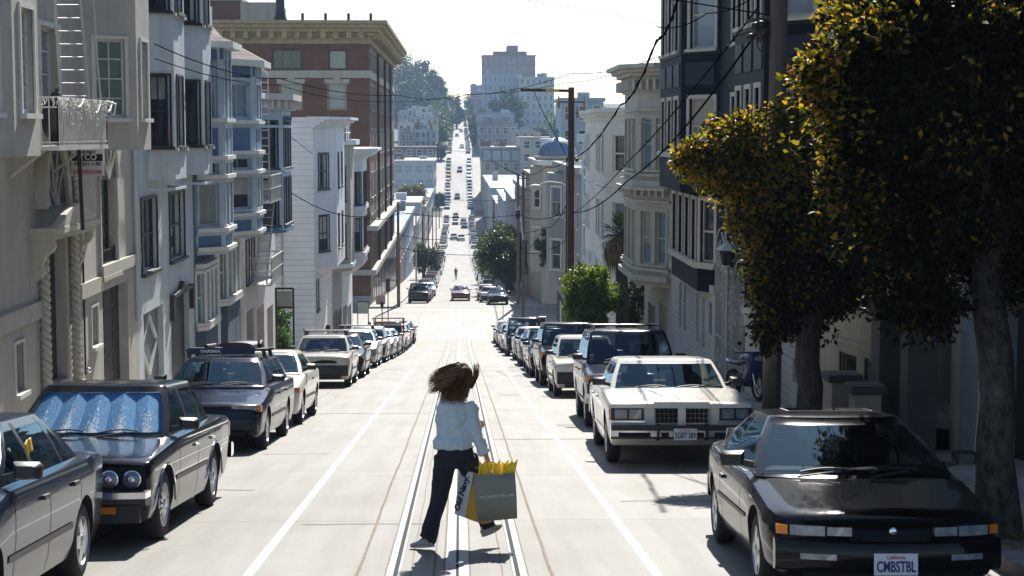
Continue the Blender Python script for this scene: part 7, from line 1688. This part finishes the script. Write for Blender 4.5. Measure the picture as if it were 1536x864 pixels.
def wire(pts, r, lab, m=None, n=14, sag=0., twist=False, name='overhead_wire'):
    P = [at(*p) for p in pts]; out = []
    for a, c in zip(P, P[1:]):
        for k in range(n): t = k/n; q_ = a.lerp(c, t); q_.z -= sag*4*t*(1 - t); out.append(q_)
    out.append(P[-1]); q = MB(); q.tube(out, r, 5, m or M_wire)
    if twist:
        q.tube([p + Vector((math.sin(i*1.9)*r*1.6, 0, math.cos(i*1.9)*r*1.6)) for i, p in enumerate(out)], r*.7, 5, m or M_wire)
    tag(q.build(name, None, smooth=70), lab, 'wire', 'overhead wires')
wire([(862, 236, 67.4), (930, 158, 45), (985, 60, 30), (1030, -50, 24)], .018, 'thick twisted cable climbing from the rusty pole past the navy house', sag=.25, twist=True, n=12)
wire([(858, 322, 67.4), (940, 245, 42), (1138, 10, 24)], .013, 'upper of two straight cables from the rusty pole to the wooden pole', sag=.1)
wire([(858, 318, 67.4), (940, 272, 42), (1138, 44, 24)], .018, 'lower, thicker cable from the rusty pole to the wooden pole', sag=.25)
wire([(953, 180, 55), (1066, 206, 44)], .012, 'thin pale wire crossing the navy house bay', M_wirew)
wire([(1000, -2, 30), (1150, 22, 24)], .012, 'thin black wire at the top beside the navy house')
wire([(985, 40, 30), (1060, 20, 27), (1150, -20, 24)], .010, 'fine wire looping over the upper navy windows', sag=.1)
wire([(232, 66, 38), (420, 118, 60), (600, 143, 75), (700, 142, 80), (857, 110, 68), (990, 84, 60)], .014, 'long black wire spanning the street above the crossing', sag=.2)
wire([(232, 88, 38), (420, 128, 60), (560, 152, 75), (690, 141, 80), (850, 124, 68), (960, 95, 60)], .012, 'second long black wire spanning the street', sag=.15)
wire([(770, -3, 60), (880, 14, 60), (990, 36, 60)], .012, 'fine wire against the white sky, top centre', M_wirew)
wire([(438, 290, 75), (545, 325, 90), (600, 318, 110), (780, 322, 116), (850, 318, 68)], .022, 'slack wire from the fire escape flats across to the rusty pole', sag=.3)
wire([(330, 112, 50), (430, 200, 75), (470, 232, 86)], .014, 'drop wire from the slate blue roof to the clapboard flats')
wire([(590, 348, 137), (700, 352, 137), (862, 330, 137)], .025, 'wire low over the crossing', sag=.5)
wire([(600, 372, 137), (780, 378, 137), (850, 360, 100)], .025, 'lowest wire over the crossing', sag=.4)
wire([(640, 296, 300), (760, 300, 262), (785, 292, 116)], .03, 'wire over the valley road', sag=.3)
wire([(642, 222, 500), (720, 226, 480), (790, 268, 116)], .04, 'wire across the steep far block', sag=.5)
wire([(785, 262, 116), (820, 250, 100), (857, 234, 67.5)], .02, 'wire between the crossing pole and the rusty pole', sag=.2)
wire([(782, 372, 116), (815, 340, 90), (857, 290, 67.5)], .018, 'wire looping from the corner pole up to the lamp arm', sag=.5)
wire([(800, 135, 67.5), (815, 170, 60), (848, 230, 67.5)], .014, 'stay wire under the crossarm of the rusty pole')

# hanging neighbourhood sign on two posts by the garden gap
T = thing('notice_board', 'small framed notice board on two tall dark posts by the garden gap', 'sign', (Xp(427, 62, 520), 62, rz(62) + .14)); T['world_built'] = 1
x0, x1 = Xp(414, 62, 450), Xp(440, 62, 450); zt, zb = Zp(432, 62, 427), rz(62) + .1
for x in (x0, x1): q = MB(); q.box(x - .035, x + .035, 61.97, 62.03, zb, zt, M_iron); q.build('post', T)
q = MB(); q.box(x0, x1, 61.96, 62.04, zt - .05, zt + .03, M_iron); q.box(x0, x1, 61.96, 62.04, Zp(462, 62), Zp(459, 62), M_iron); q.build('crossbar', T)
q = MB(); q.box(x0 + .05, x1 - .05, 61.98, 62.02, Zp(459, 62), Zp(435, 62), mat('pale_notice', (.38, .42, .36), .6, var=.2, vscale=8)); q.build('notice', T)
# kerb signs and meters near the corner
T = thing('kerb_sign', 'white pavement sign with two legs near the left corner', 'sign', (Xp(544, 116), 113, rz(113) + .14)); T['world_built'] = 1
x0, x1 = Xp(536, 113), Xp(552, 113); z0 = rz(113) + .1; q = MB(); 
for x in (x0, x1): q.box(x - .03, x + .03, 112.97, 113.03, z0, Zp(452, 113), M_iron)
q.build('legs', T); q = MB(); q.box(x0, x1, 112.96, 113.04, Zp(470, 113), Zp(453, 113), mat('notice_white', (.5, .55, .5), .6)); q.box(x0 - .03, x1 + .03, 112.98, 113.02, Zp(453, 113), Zp(451, 113), M_iron); q.build('panel', T)
def post_sign(lab, px, pyt, Y, w_, h_, m, name='parking_sign'):
    x = Xp(px, Y, 450); T = thing(name, lab, 'sign', (x, Y, rz(Y) + .14)); T['world_built'] = 1; zt = Zp(pyt, Y, px)
    q = MB(); q.tube([(x, Y, rz(Y)), (x, Y, zt)], .035, 6, M_iron); q.build('post', T); q = MB(); q.box(x - w_/2, x + w_/2, Y - .05, Y - .03, zt - h_, zt, m); q.build('plate', T)
post_sign('narrow sign on a pole at the left corner of the crossing', 582, 418, 117, .3, .9, M_iron)
post_sign('pinkish sign on a pole across the crossing, left', 571, 443, 138, .75, .9, mat('pink_notice', (.35, .2, .18), .6), 'street_sign')
post_sign('small dark sign on a pole before the last parked car', 573, 452, 112, .22, .4, M_iron)
def meter(lab, px, Y, name='parking_meter', side=-1):
    x = (KL - .45) if side < 0 else (KR + .45); T = thing(name, lab, 'parking meter', (x, Y, rz(Y) + .14), 'parking meters'); T['world_built'] = 1
    z = rz(Y) + .14; q = MB(); q.tube([(x, Y, z), (x, Y, z + 1.1)], .03, 8, M_iron); q.build('post', T); q = MB(); q.ball((x, Y, z + 1.25), .1, 10, 8, M_frame_d, (1, .7, 1.5)); q.build('meter_head', T, smooth=60)
meter('parking meter beside the small silver hatchback', 0, 66.5); meter('parking meter beside the grey blue coupe at left', 0, 79); meter('parking meter beside the last black sedan', 0, 97)
for i, (x, Y) in enumerate(((4.9, 113.5), (5.6, 114.2))):
    T = thing('news_rack', ['dark newspaper box', 'white newspaper box'][i] + ' at the right corner of the crossing', 'newspaper box', (x, Y, rz(Y) + .15)); T['world_built'] = 1
    z = rz(Y) + .15; q = MB(); q.box(x - .25, x + .25, Y - .2, Y + .2, z + .3, z + 1.15, (M_iron, M_frame_w)[i]); q.build('cabinet', T, bevel=.02); q = MB(); q.box(x - .18, x + .18, Y - .215, Y - .2, z + .6, z + 1.05, M_pane); q.build('window', T)
    q = MB(); 
    for s in (-.2, .2): q.box(x + s - .03, x + s + .03, Y - .03, Y + .03, z - .05, z + .3, M_iron)
    q.build('legs', T)

# motorcycle on the pavement by the gate
YM = 35.6; XM = Xp(1120, YM, 580); zM = rz(YM) + .17
T = thing('motorcycle', 'dark blue motorcycle parked on the shaded pavement by the white gate', 'motorcycle', (XM, YM, zM), rot=(-math.atan(SL), 0, R(14)))
def mb(nm, fn, sm=50): q = MB(); fn(q); return q.build(nm, T, smooth=sm, local=True)
for (y, nm) in ((-.68, 0), (.68, 1)):
    w_ = mb('wheel', lambda q: q.lathe((0, y, .31), (1, 0, 0), [(.24, -.05), (.29, -.06), (.315, -.03), (.315, .03), (.29, .06), (.24, .05), (.24, -.05)], 24, M_tyre))
    q = MB(); q.lathe((0, y, .31), (1, 0, 0), [(.24, -.02), (.22, .0), (.24, .02)], 24, M_rim); q.lathe((0, y, .31), (1, 0, 0), [(.001, -.06), (.05, -.06), (.05, .06), (.001, .06)], 10, M_rim)
    for k in range(8): a = math.pi*k/4; q.bar((0, y, .31), (0, y + .23*math.cos(a), .31 + .23*math.sin(a)), .015, .015, M_rim)
    q.build('rim', w_, local=True)
M_mc = mat('motorcycle_blue', (.02, .04, .12), .25, coat=.7)
mb('fuel_tank', lambda q: q.tube([(0, -.32, .80), (0, -.15, .86), (0, .05, .82), (0, .15, .76)], [(.10, .08), (.16, .13), (.15, .12), (.08, .07)], 14, M_mc, up=(1, 0, 0)))
mb('seat', lambda q: q.tube([(0, .05, .78), (0, .3, .76), (0, .6, .80), (0, .78, .84)], [(.10, .05), (.14, .06), (.13, .05), (.08, .03)], 12, M_trim, up=(1, 0, 0)))
mb('fairing', lambda q: q.tube([(0, -.55, 1.0), (0, -.62, .85), (0, -.45, .6), (0, -.2, .42), (0, .15, .36)], [(.16, .03), (.20, .14), (.20, .2), (.18, .16), (.12, .08)], 14, M_mc, up=(1, 0, 0)))
mb('engine', lambda q: (q.box(-.16, .16, -.25, .2, .28, .55, M_iron), q.box(-.2, .2, -.15, .1, .35, .48, M_rim)))
mb('fork', lambda q: [q.tube([(s, -.68, .31), (s, -.45, .95)], .022, 8, M_chrome) for s in (-.09, .09)])
mb('handlebar', lambda q: (q.tube([(-.36, -.28, 1.0), (-.2, -.42, 1.0), (.2, -.42, 1.0), (.36, -.28, 1.0)], .015, 8, M_iron)))
for s in (-1, 1): mb('mirror', lambda q: (q.tube([(s*.2, -.45, 1.0), (s*.28, -.42, 1.18)], .008, 6, M_iron), q.ball((s*.30, -.42, 1.2), .06, 8, 6, M_iron, (1, .3, .7))))
mb('headlight', lambda q: q.lathe((0, -.72, .86), (0, -1, 0), [(.09, -.08), (.095, 0), (.07, .02), (.001, .03)], 16, M_lens))
mb('exhaust', lambda q: q.tube([(.14, -.1, .35), (.17, .2, .26), (.19, .8, .34)], [.03, .035, .05], 10, M_chrome))
mb('tail', lambda q: q.tube([(0, .7, .78), (0, .95, .82)], [(.09, .05), (.05, .03)], 10, M_mc, up=(1, 0, 0)))
mb('side_stand', lambda q: q.tube([(-.1, .05, .28), (-.28, .02, .0)], .012, 6, M_iron))
# ================================================================ THE WALKING WOMAN
M_skin = mat('skin', (.40, .22, .15), .5, var=.06)
M_jack = mat('pale_blue_cotton', (.50, .58, .62), .85, var=.08, vscale=6, bump=.25, bscale=220)
M_jean = mat('dark_denim', (.010, .013, .024), .85, var=.25, vscale=8, bump=.3, bscale=300)
M_shoe = mat('grey_sneaker', (.34, .34, .34), .7, var=.2, vscale=20); M_sole = mat('pale_sole', (.45, .45, .44), .7)
def hair_mat():
    m = mat('brown_hair', (.06, .03, .015), .45, spec=.4); nt = m.node_tree; b = nt.nodes['Principled BSDF']; g = nt.nodes.new('ShaderNodeNewGeometry'); cr = nt.nodes.new('ShaderNodeValToRGB')
    cr.color_ramp.elements[0].color = (.06, .026, .012, 1); cr.color_ramp.elements[1].color = (.52, .27, .11, 1); cr.color_ramp.elements[1].position = 1.; e = cr.color_ramp.elements.new(.7); e.color = (.17, .07, .03, 1)
    nt.links.new(g.outputs['Random Per Island'], cr.inputs[0]); nt.links.new(cr.outputs[0], b.inputs['Base Color'])
    t = nt.nodes.new('ShaderNodeBsdfTranslucent'); nt.links.new(cr.outputs[0], t.inputs[0]); mx = nt.nodes.new('ShaderNodeMixShader'); mx.inputs[0].default_value = .3
    nt.links.new(b.outputs[0], mx.inputs[1]); nt.links.new(t.outputs[0], mx.inputs[2]); nt.links.new(mx.outputs[0], nt.nodes['Material Output'].inputs[0]); return m
M_hair = hair_mat()
YW = 14.73
def J(px, py, dy=0.): return at(px, py, YW + dy)
def remeshed(mb, name, parent, vox, m, smooth=4, disp=0., dscale=.12, off=None):
    o = mb.build(name, parent, smooth=None)
    r = o.modifiers.new('r', 'REMESH'); r.mode = 'VOXEL'; r.voxel_size = vox; r.use_smooth_shade = True
    s = o.modifiers.new('s', 'SMOOTH'); s.factor = .5; s.iterations = smooth
    if disp:
        tx = bpy.data.textures.new('folds', 'CLOUDS'); tx.noise_scale = dscale; tx.noise_depth = 3; d = o.modifiers.new('d', 'DISPLACE'); d.texture = tx; d.strength = disp; d.mid_level = .5; d.texture_coords = 'LOCAL'
    me = evaluated(o); o.modifiers.clear(); old = o.data; o.data = me; bpy.data.meshes.remove(old); me.materials.clear(); me.materials.append(m)
    me.polygons.foreach_set('use_smooth', [True]*len(me.polygons)); return o
W = thing('person', 'long-haired woman in pale blue jacket and dark jeans striding across the cable-car tracks', 'person', J(680, 822)); W['world_built'] = 1
W.location.z = rz(YW)
UX = (1, 0, 0)
hipc, waist, chest, neck, head = J(684, 688), J(683, 655, .0), J(682, 622, .02), J(688, 592, .03), J(690, 566, .04)
hipL, kneeL, ankL = J(668, 690, .0), J(659, 748, -.02), J(641, 806, -.10)
hipR, kneeR, ankR = J(700, 690, .0), J(716, 745, .12), J(733, 790, .02)
shR, elR, wrR = J(704, 608, .0), J(713, 650, -.05), J(729, 683, -.06)
shL, elL, wrL = J(668, 608, .06), J(672, 645, .14), J(706, 640, .26)
# ---- body: one continuous skin surface with hands
q = MB()
q.tube([hipc - UPZ*.06, hipc, waist, chest, J(684, 603, .02), neck + UPZ*-.02], [(.13, .10), (.155, .11), (.115, .085), (.14, .10), (.13, .08), (.055, .055)], 20, up=UX)
q.tube([neck - UPZ*.05, neck, head], [.055, .048, .05], 14)
q.ball(head + Vector((0, .0, .01)), .1, 20, 14, None, (.80, .98, 1.12)); q.ball(head + Vector((.01, .085, -.035)), .055, 14, 10, None, (.9, .7, 1.1))
q.ball(head + Vector((.02, .115, -.01)), .018, 8, 6, None, (.7, 1.2, 1.2))      # nose, on the far side
for s in (-1, 1): q.ball(head + Vector((s*.08, .0, .0)), .025, 8, 6, None, (.4, .8, 1.2))
for a, k, e in ((hipL, kneeL, ankL), (hipR, kneeR, ankR)): q.tube([a, a.lerp(k, .5), k, k.lerp(e, .35), e], [.085, .075, .052, .056, .036], 14)
for a, k, e in ((shR, elR, wrR), (shL, elL, wrL)): q.tube([a, a.lerp(k, .4), k, k.lerp(e, .3), e], [.052, .045, .037, .038, .025], 12)
def hand(q, wr, d, side, palmn, curl=1.2, grip=True):
    """palm, four fingers and a thumb; d = direction of the hand, side = towards the thumb, palmn = palm normal"""
    d = d.normalized(); side = (side - d*side.dot(d)).normalized(); pn = d.cross(side).normalized()*(1 if palmn > 0 else -1)
    c = wr + d*.045; q.tube([wr - d*.02, wr + d*.015, wr + d*.05, wr + d*.085], [(.024, .019), (.030, .017), (.038, .015), (.037, .013)], 12, up=side)
    for i, ln in enumerate((.066, .074, .069, .054)):
        b0 = wr + d*.08 + side*(.028 - .0185*i); p = b0; dd = d.copy(); pts = [b0 - d*.015, b0]
        for k, f in enumerate((.45, .32, .23)):
            ang = curl*(.55 if k == 0 else .75)*(1 + .06*i); rot = Matrix.Rotation(ang, 3, side.cross(d).cross(d).normalized() if False else side); nd = rot @ dd
            if nd.dot(pn) < dd.dot(pn): nd = Matrix.Rotation(-ang, 3, side) @ dd
            dd = nd; p = p + dd*ln*f; pts.append(p)
        q.tube(pts, [.0095, .0095, .0088, .008, .0068], 8)
    b0 = wr + d*.025 + side*.026; q.tube([b0 - side*.01, b0 + (side*.7 + d*.7 + pn*.2)*.030, b0 + (side*.45 + d*.9 + pn*.7)*.052, b0 + (side*.1 + d*.9 + pn*1.1)*.068], [.013, .011, .010, .008], 8)
hand(q, wrR, Vector((.35, -.05, -1)), Vector((-.5, .85, 0)), 1, 1.35)
hand(q, wrL, Vector((.9, .1, .25)), Vector((0, -.2, 1)), 1, .8)
for a, dr in ((ankL, Vector((-.45, .55, -.05))), (ankR, Vector((.8, .35, .25)))): dr.normalize(); q.tube([a + UPZ*.02, a - UPZ*.03 + dr*.04, a - UPZ*.05 + dr*.10], [(.03, .03), (.03, .024), (.024, .015)], 10)
for v in range(len(q.m)): q.m[v] = 0
q.mats = [M_skin]; body = remeshed(q, 'body', W, .0065, M_skin, 3)
# ---- jacket
q = MB(); sec = []
hem = J(680, 671); q.tube([hem, J(680, 660), waist, J(681, 640, .0), chest, J(683, 608, .02), J(685, 600, .02), J(687, 592, .03)], [(.183, .135), (.172, .13), (.155, .115), (.155, .112), (.168, .118), (.16, .105), (.115, .08), (.06, .06)], 28, up=UX)
q.tube([J(662, 664), J(652, 669, -.03)], [(.05, .05), (.02, .05)], 10, up=(0, 1, 0))          # flap of the hem lifted by the wind
for a, k, e, r0 in ((shR, elR, J(726, 677, -.06), 1), (shL, elL, J(700, 641, .24), 1)): q.tube([a + (a - k)*.12, a, a.lerp(k, .5), k, k.lerp(e, .5), e], [.055, .072, .064, .056, .050, .047], 16)
q.tube([J(723, 672, -.06), J(727.5, 680, -.06)], [.050, .052], 14)
jk = remeshed(q, 'jacket', W, .010, M_jack, 4, disp=.05, dscale=.07)
# ---- jeans
q = MB(); q.tube([J(682, 662), J(683, 672), hipc, J(684, 700)], [(.135, .10), (.15, .115), (.172, .128), (.12, .11)], 24, up=UX)
q.tube([hipL + UPZ*.03, hipL.lerp(kneeL, .4), kneeL, kneeL.lerp(ankL, .55), J(643, 806, -.10), J(639, 811, -.11)], [.10, .094, .076, .072, .078, .084], 18)
q.tube([hipR + UPZ*.03, hipR.lerp(kneeR, .4), kneeR, kneeR.lerp(ankR, .55), J(731, 788, .03), J(733, 793, .02)], [.10, .092, .076, .070, .074, .078], 18)
jn = remeshed(q, 'jeans', W, .010, M_jean, 4, disp=.022, dscale=.09)
# ---- shoes
def shoe(ank, dr, up, nm='shoe'):
    dr = dr.normalized(); up = (up - dr*up.dot(dr)).normalized(); sd = dr.cross(up)*.92; dr = dr*.84; up = up*.92; q = MB()
    heel = ank - up*.085 - dr*.045
    q.tube([heel - dr*.02 + up*.035, heel + dr*.03 + up*.045, heel + dr*.10 + up*.042, heel + dr*.17 + up*.032, heel + dr*.235 + up*.024, heel + dr*.262 + up*.02], [(.028, .030), (.037, .048), (.041, .042), (.046, .030), (.040, .021), (.012, .010)], 16, M_shoe, up=sd)
    q.tube([heel + up*.05 + dr*.02, ank + up*.0], [(.036, .040), (.038, .038)], 14, M_shoe, up=sd)
    o = q.build(nm, W, smooth=60)
    q = MB(); n = 24; ring = []
    for i in range(n):
        a = 2*math.pi*i/n; t = .5 - .5*math.cos(a); w_ = .034 + .012*math.sin(math.pi*t) ; ring.append(heel + dr*(-.035 + .305*t) + sd*(w_*math.sin(a)))
    q.prism(ring, up*.022, M_sole); q.build('sole', o, smooth=40)
shoe(J(641, 807, -.12), Vector((-.75, .45, -.12)), UPZ)
shoe(J(729, 789, .0), Vector((.66, .62, .22)), Vector((-.3, -.35, .85)))
# ---- hair: mass plus wind-blown locks
rh = random.Random(9)
q = MB(); q.ball(head + Vector((-.0, -.012, .02)), .112, 20, 14, None, (1., 1., 1.05))
q.tube([J(690, 562, .03), J(676, 574, .0), J(664, 590, -.02)], [(.11, .10), (.12, .09), (.07, .05)], 16, up=UX); q.tube([J(688, 575, .0), J(683, 592, -.03), J(682, 603, -.03)], [(.10, .07), (.11, .06), (.05, .03)], 16, up=UX)
hb = remeshed(q, 'hair', W, .012, M_hair, 3, disp=.03, dscale=.05)
q = MB()
def lock(root, end, bend, r, n=9, curl=.0):
    mid = root.lerp(end, .5) + bend; ph = rh.uniform(0, 6); pts = []
    for i in range(n + 1):
        t = i/n; p = root*(1 - t)**2 + mid*2*t*(1 - t) + end*t*t; p = p + Vector((math.sin(ph + t*7)*curl, math.cos(ph*1.3 + t*6)*curl, math.sin(ph*.7 + t*8)*curl))*t; pts.append(p)
    q.tube(pts, [(r*(1 - .85*(i/n)**1.5), r*.45*(1 - .8*(i/n))) for i in range(n + 1)], 5, M_hair)
for k in range(1500):
    th = rh.uniform(0, 2*math.pi); z_ = rh.uniform(-.6, 1); rr_ = math.sqrt(max(0, 1 - z_*z_)); root = head + Vector((math.cos(th)*rr_*.108, math.sin(th)*rr_*.108 - .01, z_*.118 + .01))
    w_ = rh.random()
    if w_ < .52: end = J(rh.uniform(641, 668), 580 - 15*z_ + rh.uniform(-4, 4), math.sin(th)*.08); bend = Vector((rh.uniform(-.01, .02), rh.uniform(-.03, .01), .03 + .03*z_ + rh.uniform(-.01, .01)))
    elif w_ < .88: end = J(680 + 17*math.cos(th)*rr_ + rh.uniform(-7, 5), rh.uniform(594, 607), -.06 + math.sin(th)*.05); bend = Vector((rh.uniform(-.04, .03), rh.uniform(-.10, 0), rh.uniform(-.02, .03)))
    elif w_ < .95: end = J(rh.uniform(700, 714), rh.uniform(570, 584), rh.uniform(-.02, .1)); bend = Vector((.03, 0, 0))
    else: end = J(rh.uniform(708, 719), rh.uniform(542, 556), rh.uniform(-.02, .1)); root = J(705, 578, .03) + Vector((rh.uniform(-.02, .02), 0, rh.uniform(-.03, .02))); bend = Vector((.045, 0, -.015))
    lock(root, end, bend, rh.uniform(.0015, .0045), curl=rh.uniform(.002, .008))
q.build('hair_locks', hb, recalc=False, smooth=80)

# ---- shopping bags
M_green = mat('olive_paper', (.24, .25, .19), .7, var=.06, bump=.1, bscale=12); M_wpap = mat('white_paper', (.60, .61, .62), .6, var=.05); M_ypap = mat('yellow_paper', (.65, .36, .02), .6, var=.08); M_tissue = mat('yellow_tissue', (.85, .60, .02), .7, var=.1, vscale=10, trans=.0)
def bag(name, label, cpx, cpy, dy, w_, h_, d_, rot, m, handle_top, taper=.02, tilt=0.):
    c = J(cpx, cpy, dy); T = thing(name, label, 'shopping bag', c, 'shopping bags', rot=(0, tilt, rot))
    q = MB(); n = 8
    def ring(z, k, dd): return [(-w_/2*k, -dd/2, z), (0, -dd/2 - .006, z), (w_/2*k, -dd/2, z), (w_/2*k + .004, 0, z), (w_/2*k, dd/2, z), (0, dd/2 + .006, z), (-w_/2*k, dd/2, z), (-w_/2*k - .012, 0, z)]
    q.grid([ring(-h_, .97, d_), ring(-h_*.6, 1., d_*.98), ring(-h_*.25, 1.0, d_*.85), ring(0, .99, d_*.7)], m, close=True); q.add(ring(-h_, .97, d_), [tuple(range(8))], m)
    o = q.build('paper_body', T, smooth=30, local=True); md = o.modifiers.new('thickness', 'SOLIDIFY'); md.thickness = .002
    for s in (-1, 1):
        q = MB(); ht = T.matrix_basis.inverted() @ handle_top; q.tube([(-.07, s*d_*.33, -.03), (-.065, s*d_*.3, .01), (ht.x - .02, s*.008 + ht.y*.8, ht.z - .005), (ht.x + .02, s*.008 + ht.y*.8, ht.z - .005), (.07, s*d_*.3, .01), (.075, s*d_*.33, -.03)], .0035, 6, M_wpap); q.build('handle', T, smooth=60, local=True)
    return T
bpy.context.view_layer.update()
grip = J(735, 697, -.06)
B1 = bag('shopping_bag', 'olive green paper shopping bag stuffed with yellow tissue, held by the woman', 742, 710, -.16, .345, .395, .15, R(6), M_green, grip, tilt=R(-3))
text('NORDSTROM', .036, (.0, -.15*.49 - .008, -.185), (math.pi/2, 0, 0), mat('pale_green_ink', (.55, .57, .48), .6), B1, sx=1.35, bold=.001)
q = MB(); rt2 = random.Random(1)
for k in range(16):
    x = rt2.uniform(-.13, .15); y = rt2.uniform(-.03, .03); hh = rt2.uniform(.07, .13); lx_ = rt2.uniform(-.02, .05)
    q.add([(x - .03, y, -.04), (x + .03, y + .01, -.04), (x + .035 + lx_, y + rt2.uniform(-.02, .02), hh), (x - .005 + lx_, y + rt2.uniform(-.02, .02), hh*.7), (x - .03 + lx_, y, hh*.9)], [(0, 1, 2, 3), (0, 3, 4)], M_tissue)
q.build('tissue_paper', B1, local=True, recalc=False)
B2 = bag('shopping_bag', 'white and yellow paper shopping bag with dark lettering, behind the olive one', 718, 708, -.05, .33, .42, .12, R(-40), M_ypap, grip, tilt=R(8))
q = MB(); q.quad((-.169, -.062, -.42), (-.04, -.069, -.42), (.0, -.069, .0), (-.166, -.062, 0), M_wpap); q.quad((-.1715, -.058, -.42), (-.1775, .058, -.42), (-.1775, .05, 0), (-.1715, -.05, 0), M_wpap); q.build('white_panel', B2, local=True, recalc=False)
text('Old Navy.', .085, (-.105, -.072, -.21), (math.pi/2, R(-78), 0), mat('navy_ink', (.01, .015, .05), .6), B2, bold=.002)

# a tiny walker far down the road
def walker(lab, X, Y):
    T = thing('person', lab, 'person', (X, Y, rz(Y))); T['world_built'] = 1; z = rz(Y); q = MB()
    q.tube([(X, Y, z + .85), (X, Y, z + 1.1), (X, Y, z + 1.4), (X, Y, z + 1.5)], [(.15, .1), (.13, .1), (.19, .12), (.06, .06)], 10, None, up=UX); q.ball((X, Y, z + 1.62), .1, 10, 8, None, (.85, 1, 1.15))
    for s, dy in ((-.09, .2), (.09, -.2)): q.tube([(X + s, Y, z + .88), (X + s, Y + dy*.5, z + .48), (X + s, Y + dy, z + .04)], [.09, .065, .045], 8)
    for s, dy in ((-.2, -.15), (.2, .15)): q.tube([(X + s*.9, Y, z + 1.42), (X + s*1.15, Y, z + 1.12), (X + s*1.15, Y + dy, z + .88)], [.05, .04, .03], 8)
    remeshed(q, 'body', T, .02, mat('dark_clothes', (.05, .05, .055), .8), 2)
walker('tiny dark figure walking in the road past the crossing', -.5, 232)

# ================================================================ HAZE
hz = MB(); hz.box(-760, 760, -64, 1812, -25, 62, None)
ho = hz.build('haze', None, local=True); tag(ho, kind='stuff')
m = bpy.data.materials.new('haze_air'); m.use_nodes = True; nt = m.node_tree; nt.nodes.clear(); o_ = nt.nodes.new('ShaderNodeOutputMaterial'); v = nt.nodes.new('ShaderNodeVolumePrincipled')
v.inputs['Color'].default_value = (.50, .72, 1, 1); v.inputs['Density'].default_value = .00021; v.inputs['Anisotropy'].default_value = .0; nt.links.new(v.outputs[0], o_.inputs['Volume']); ho.data.materials.append(m)
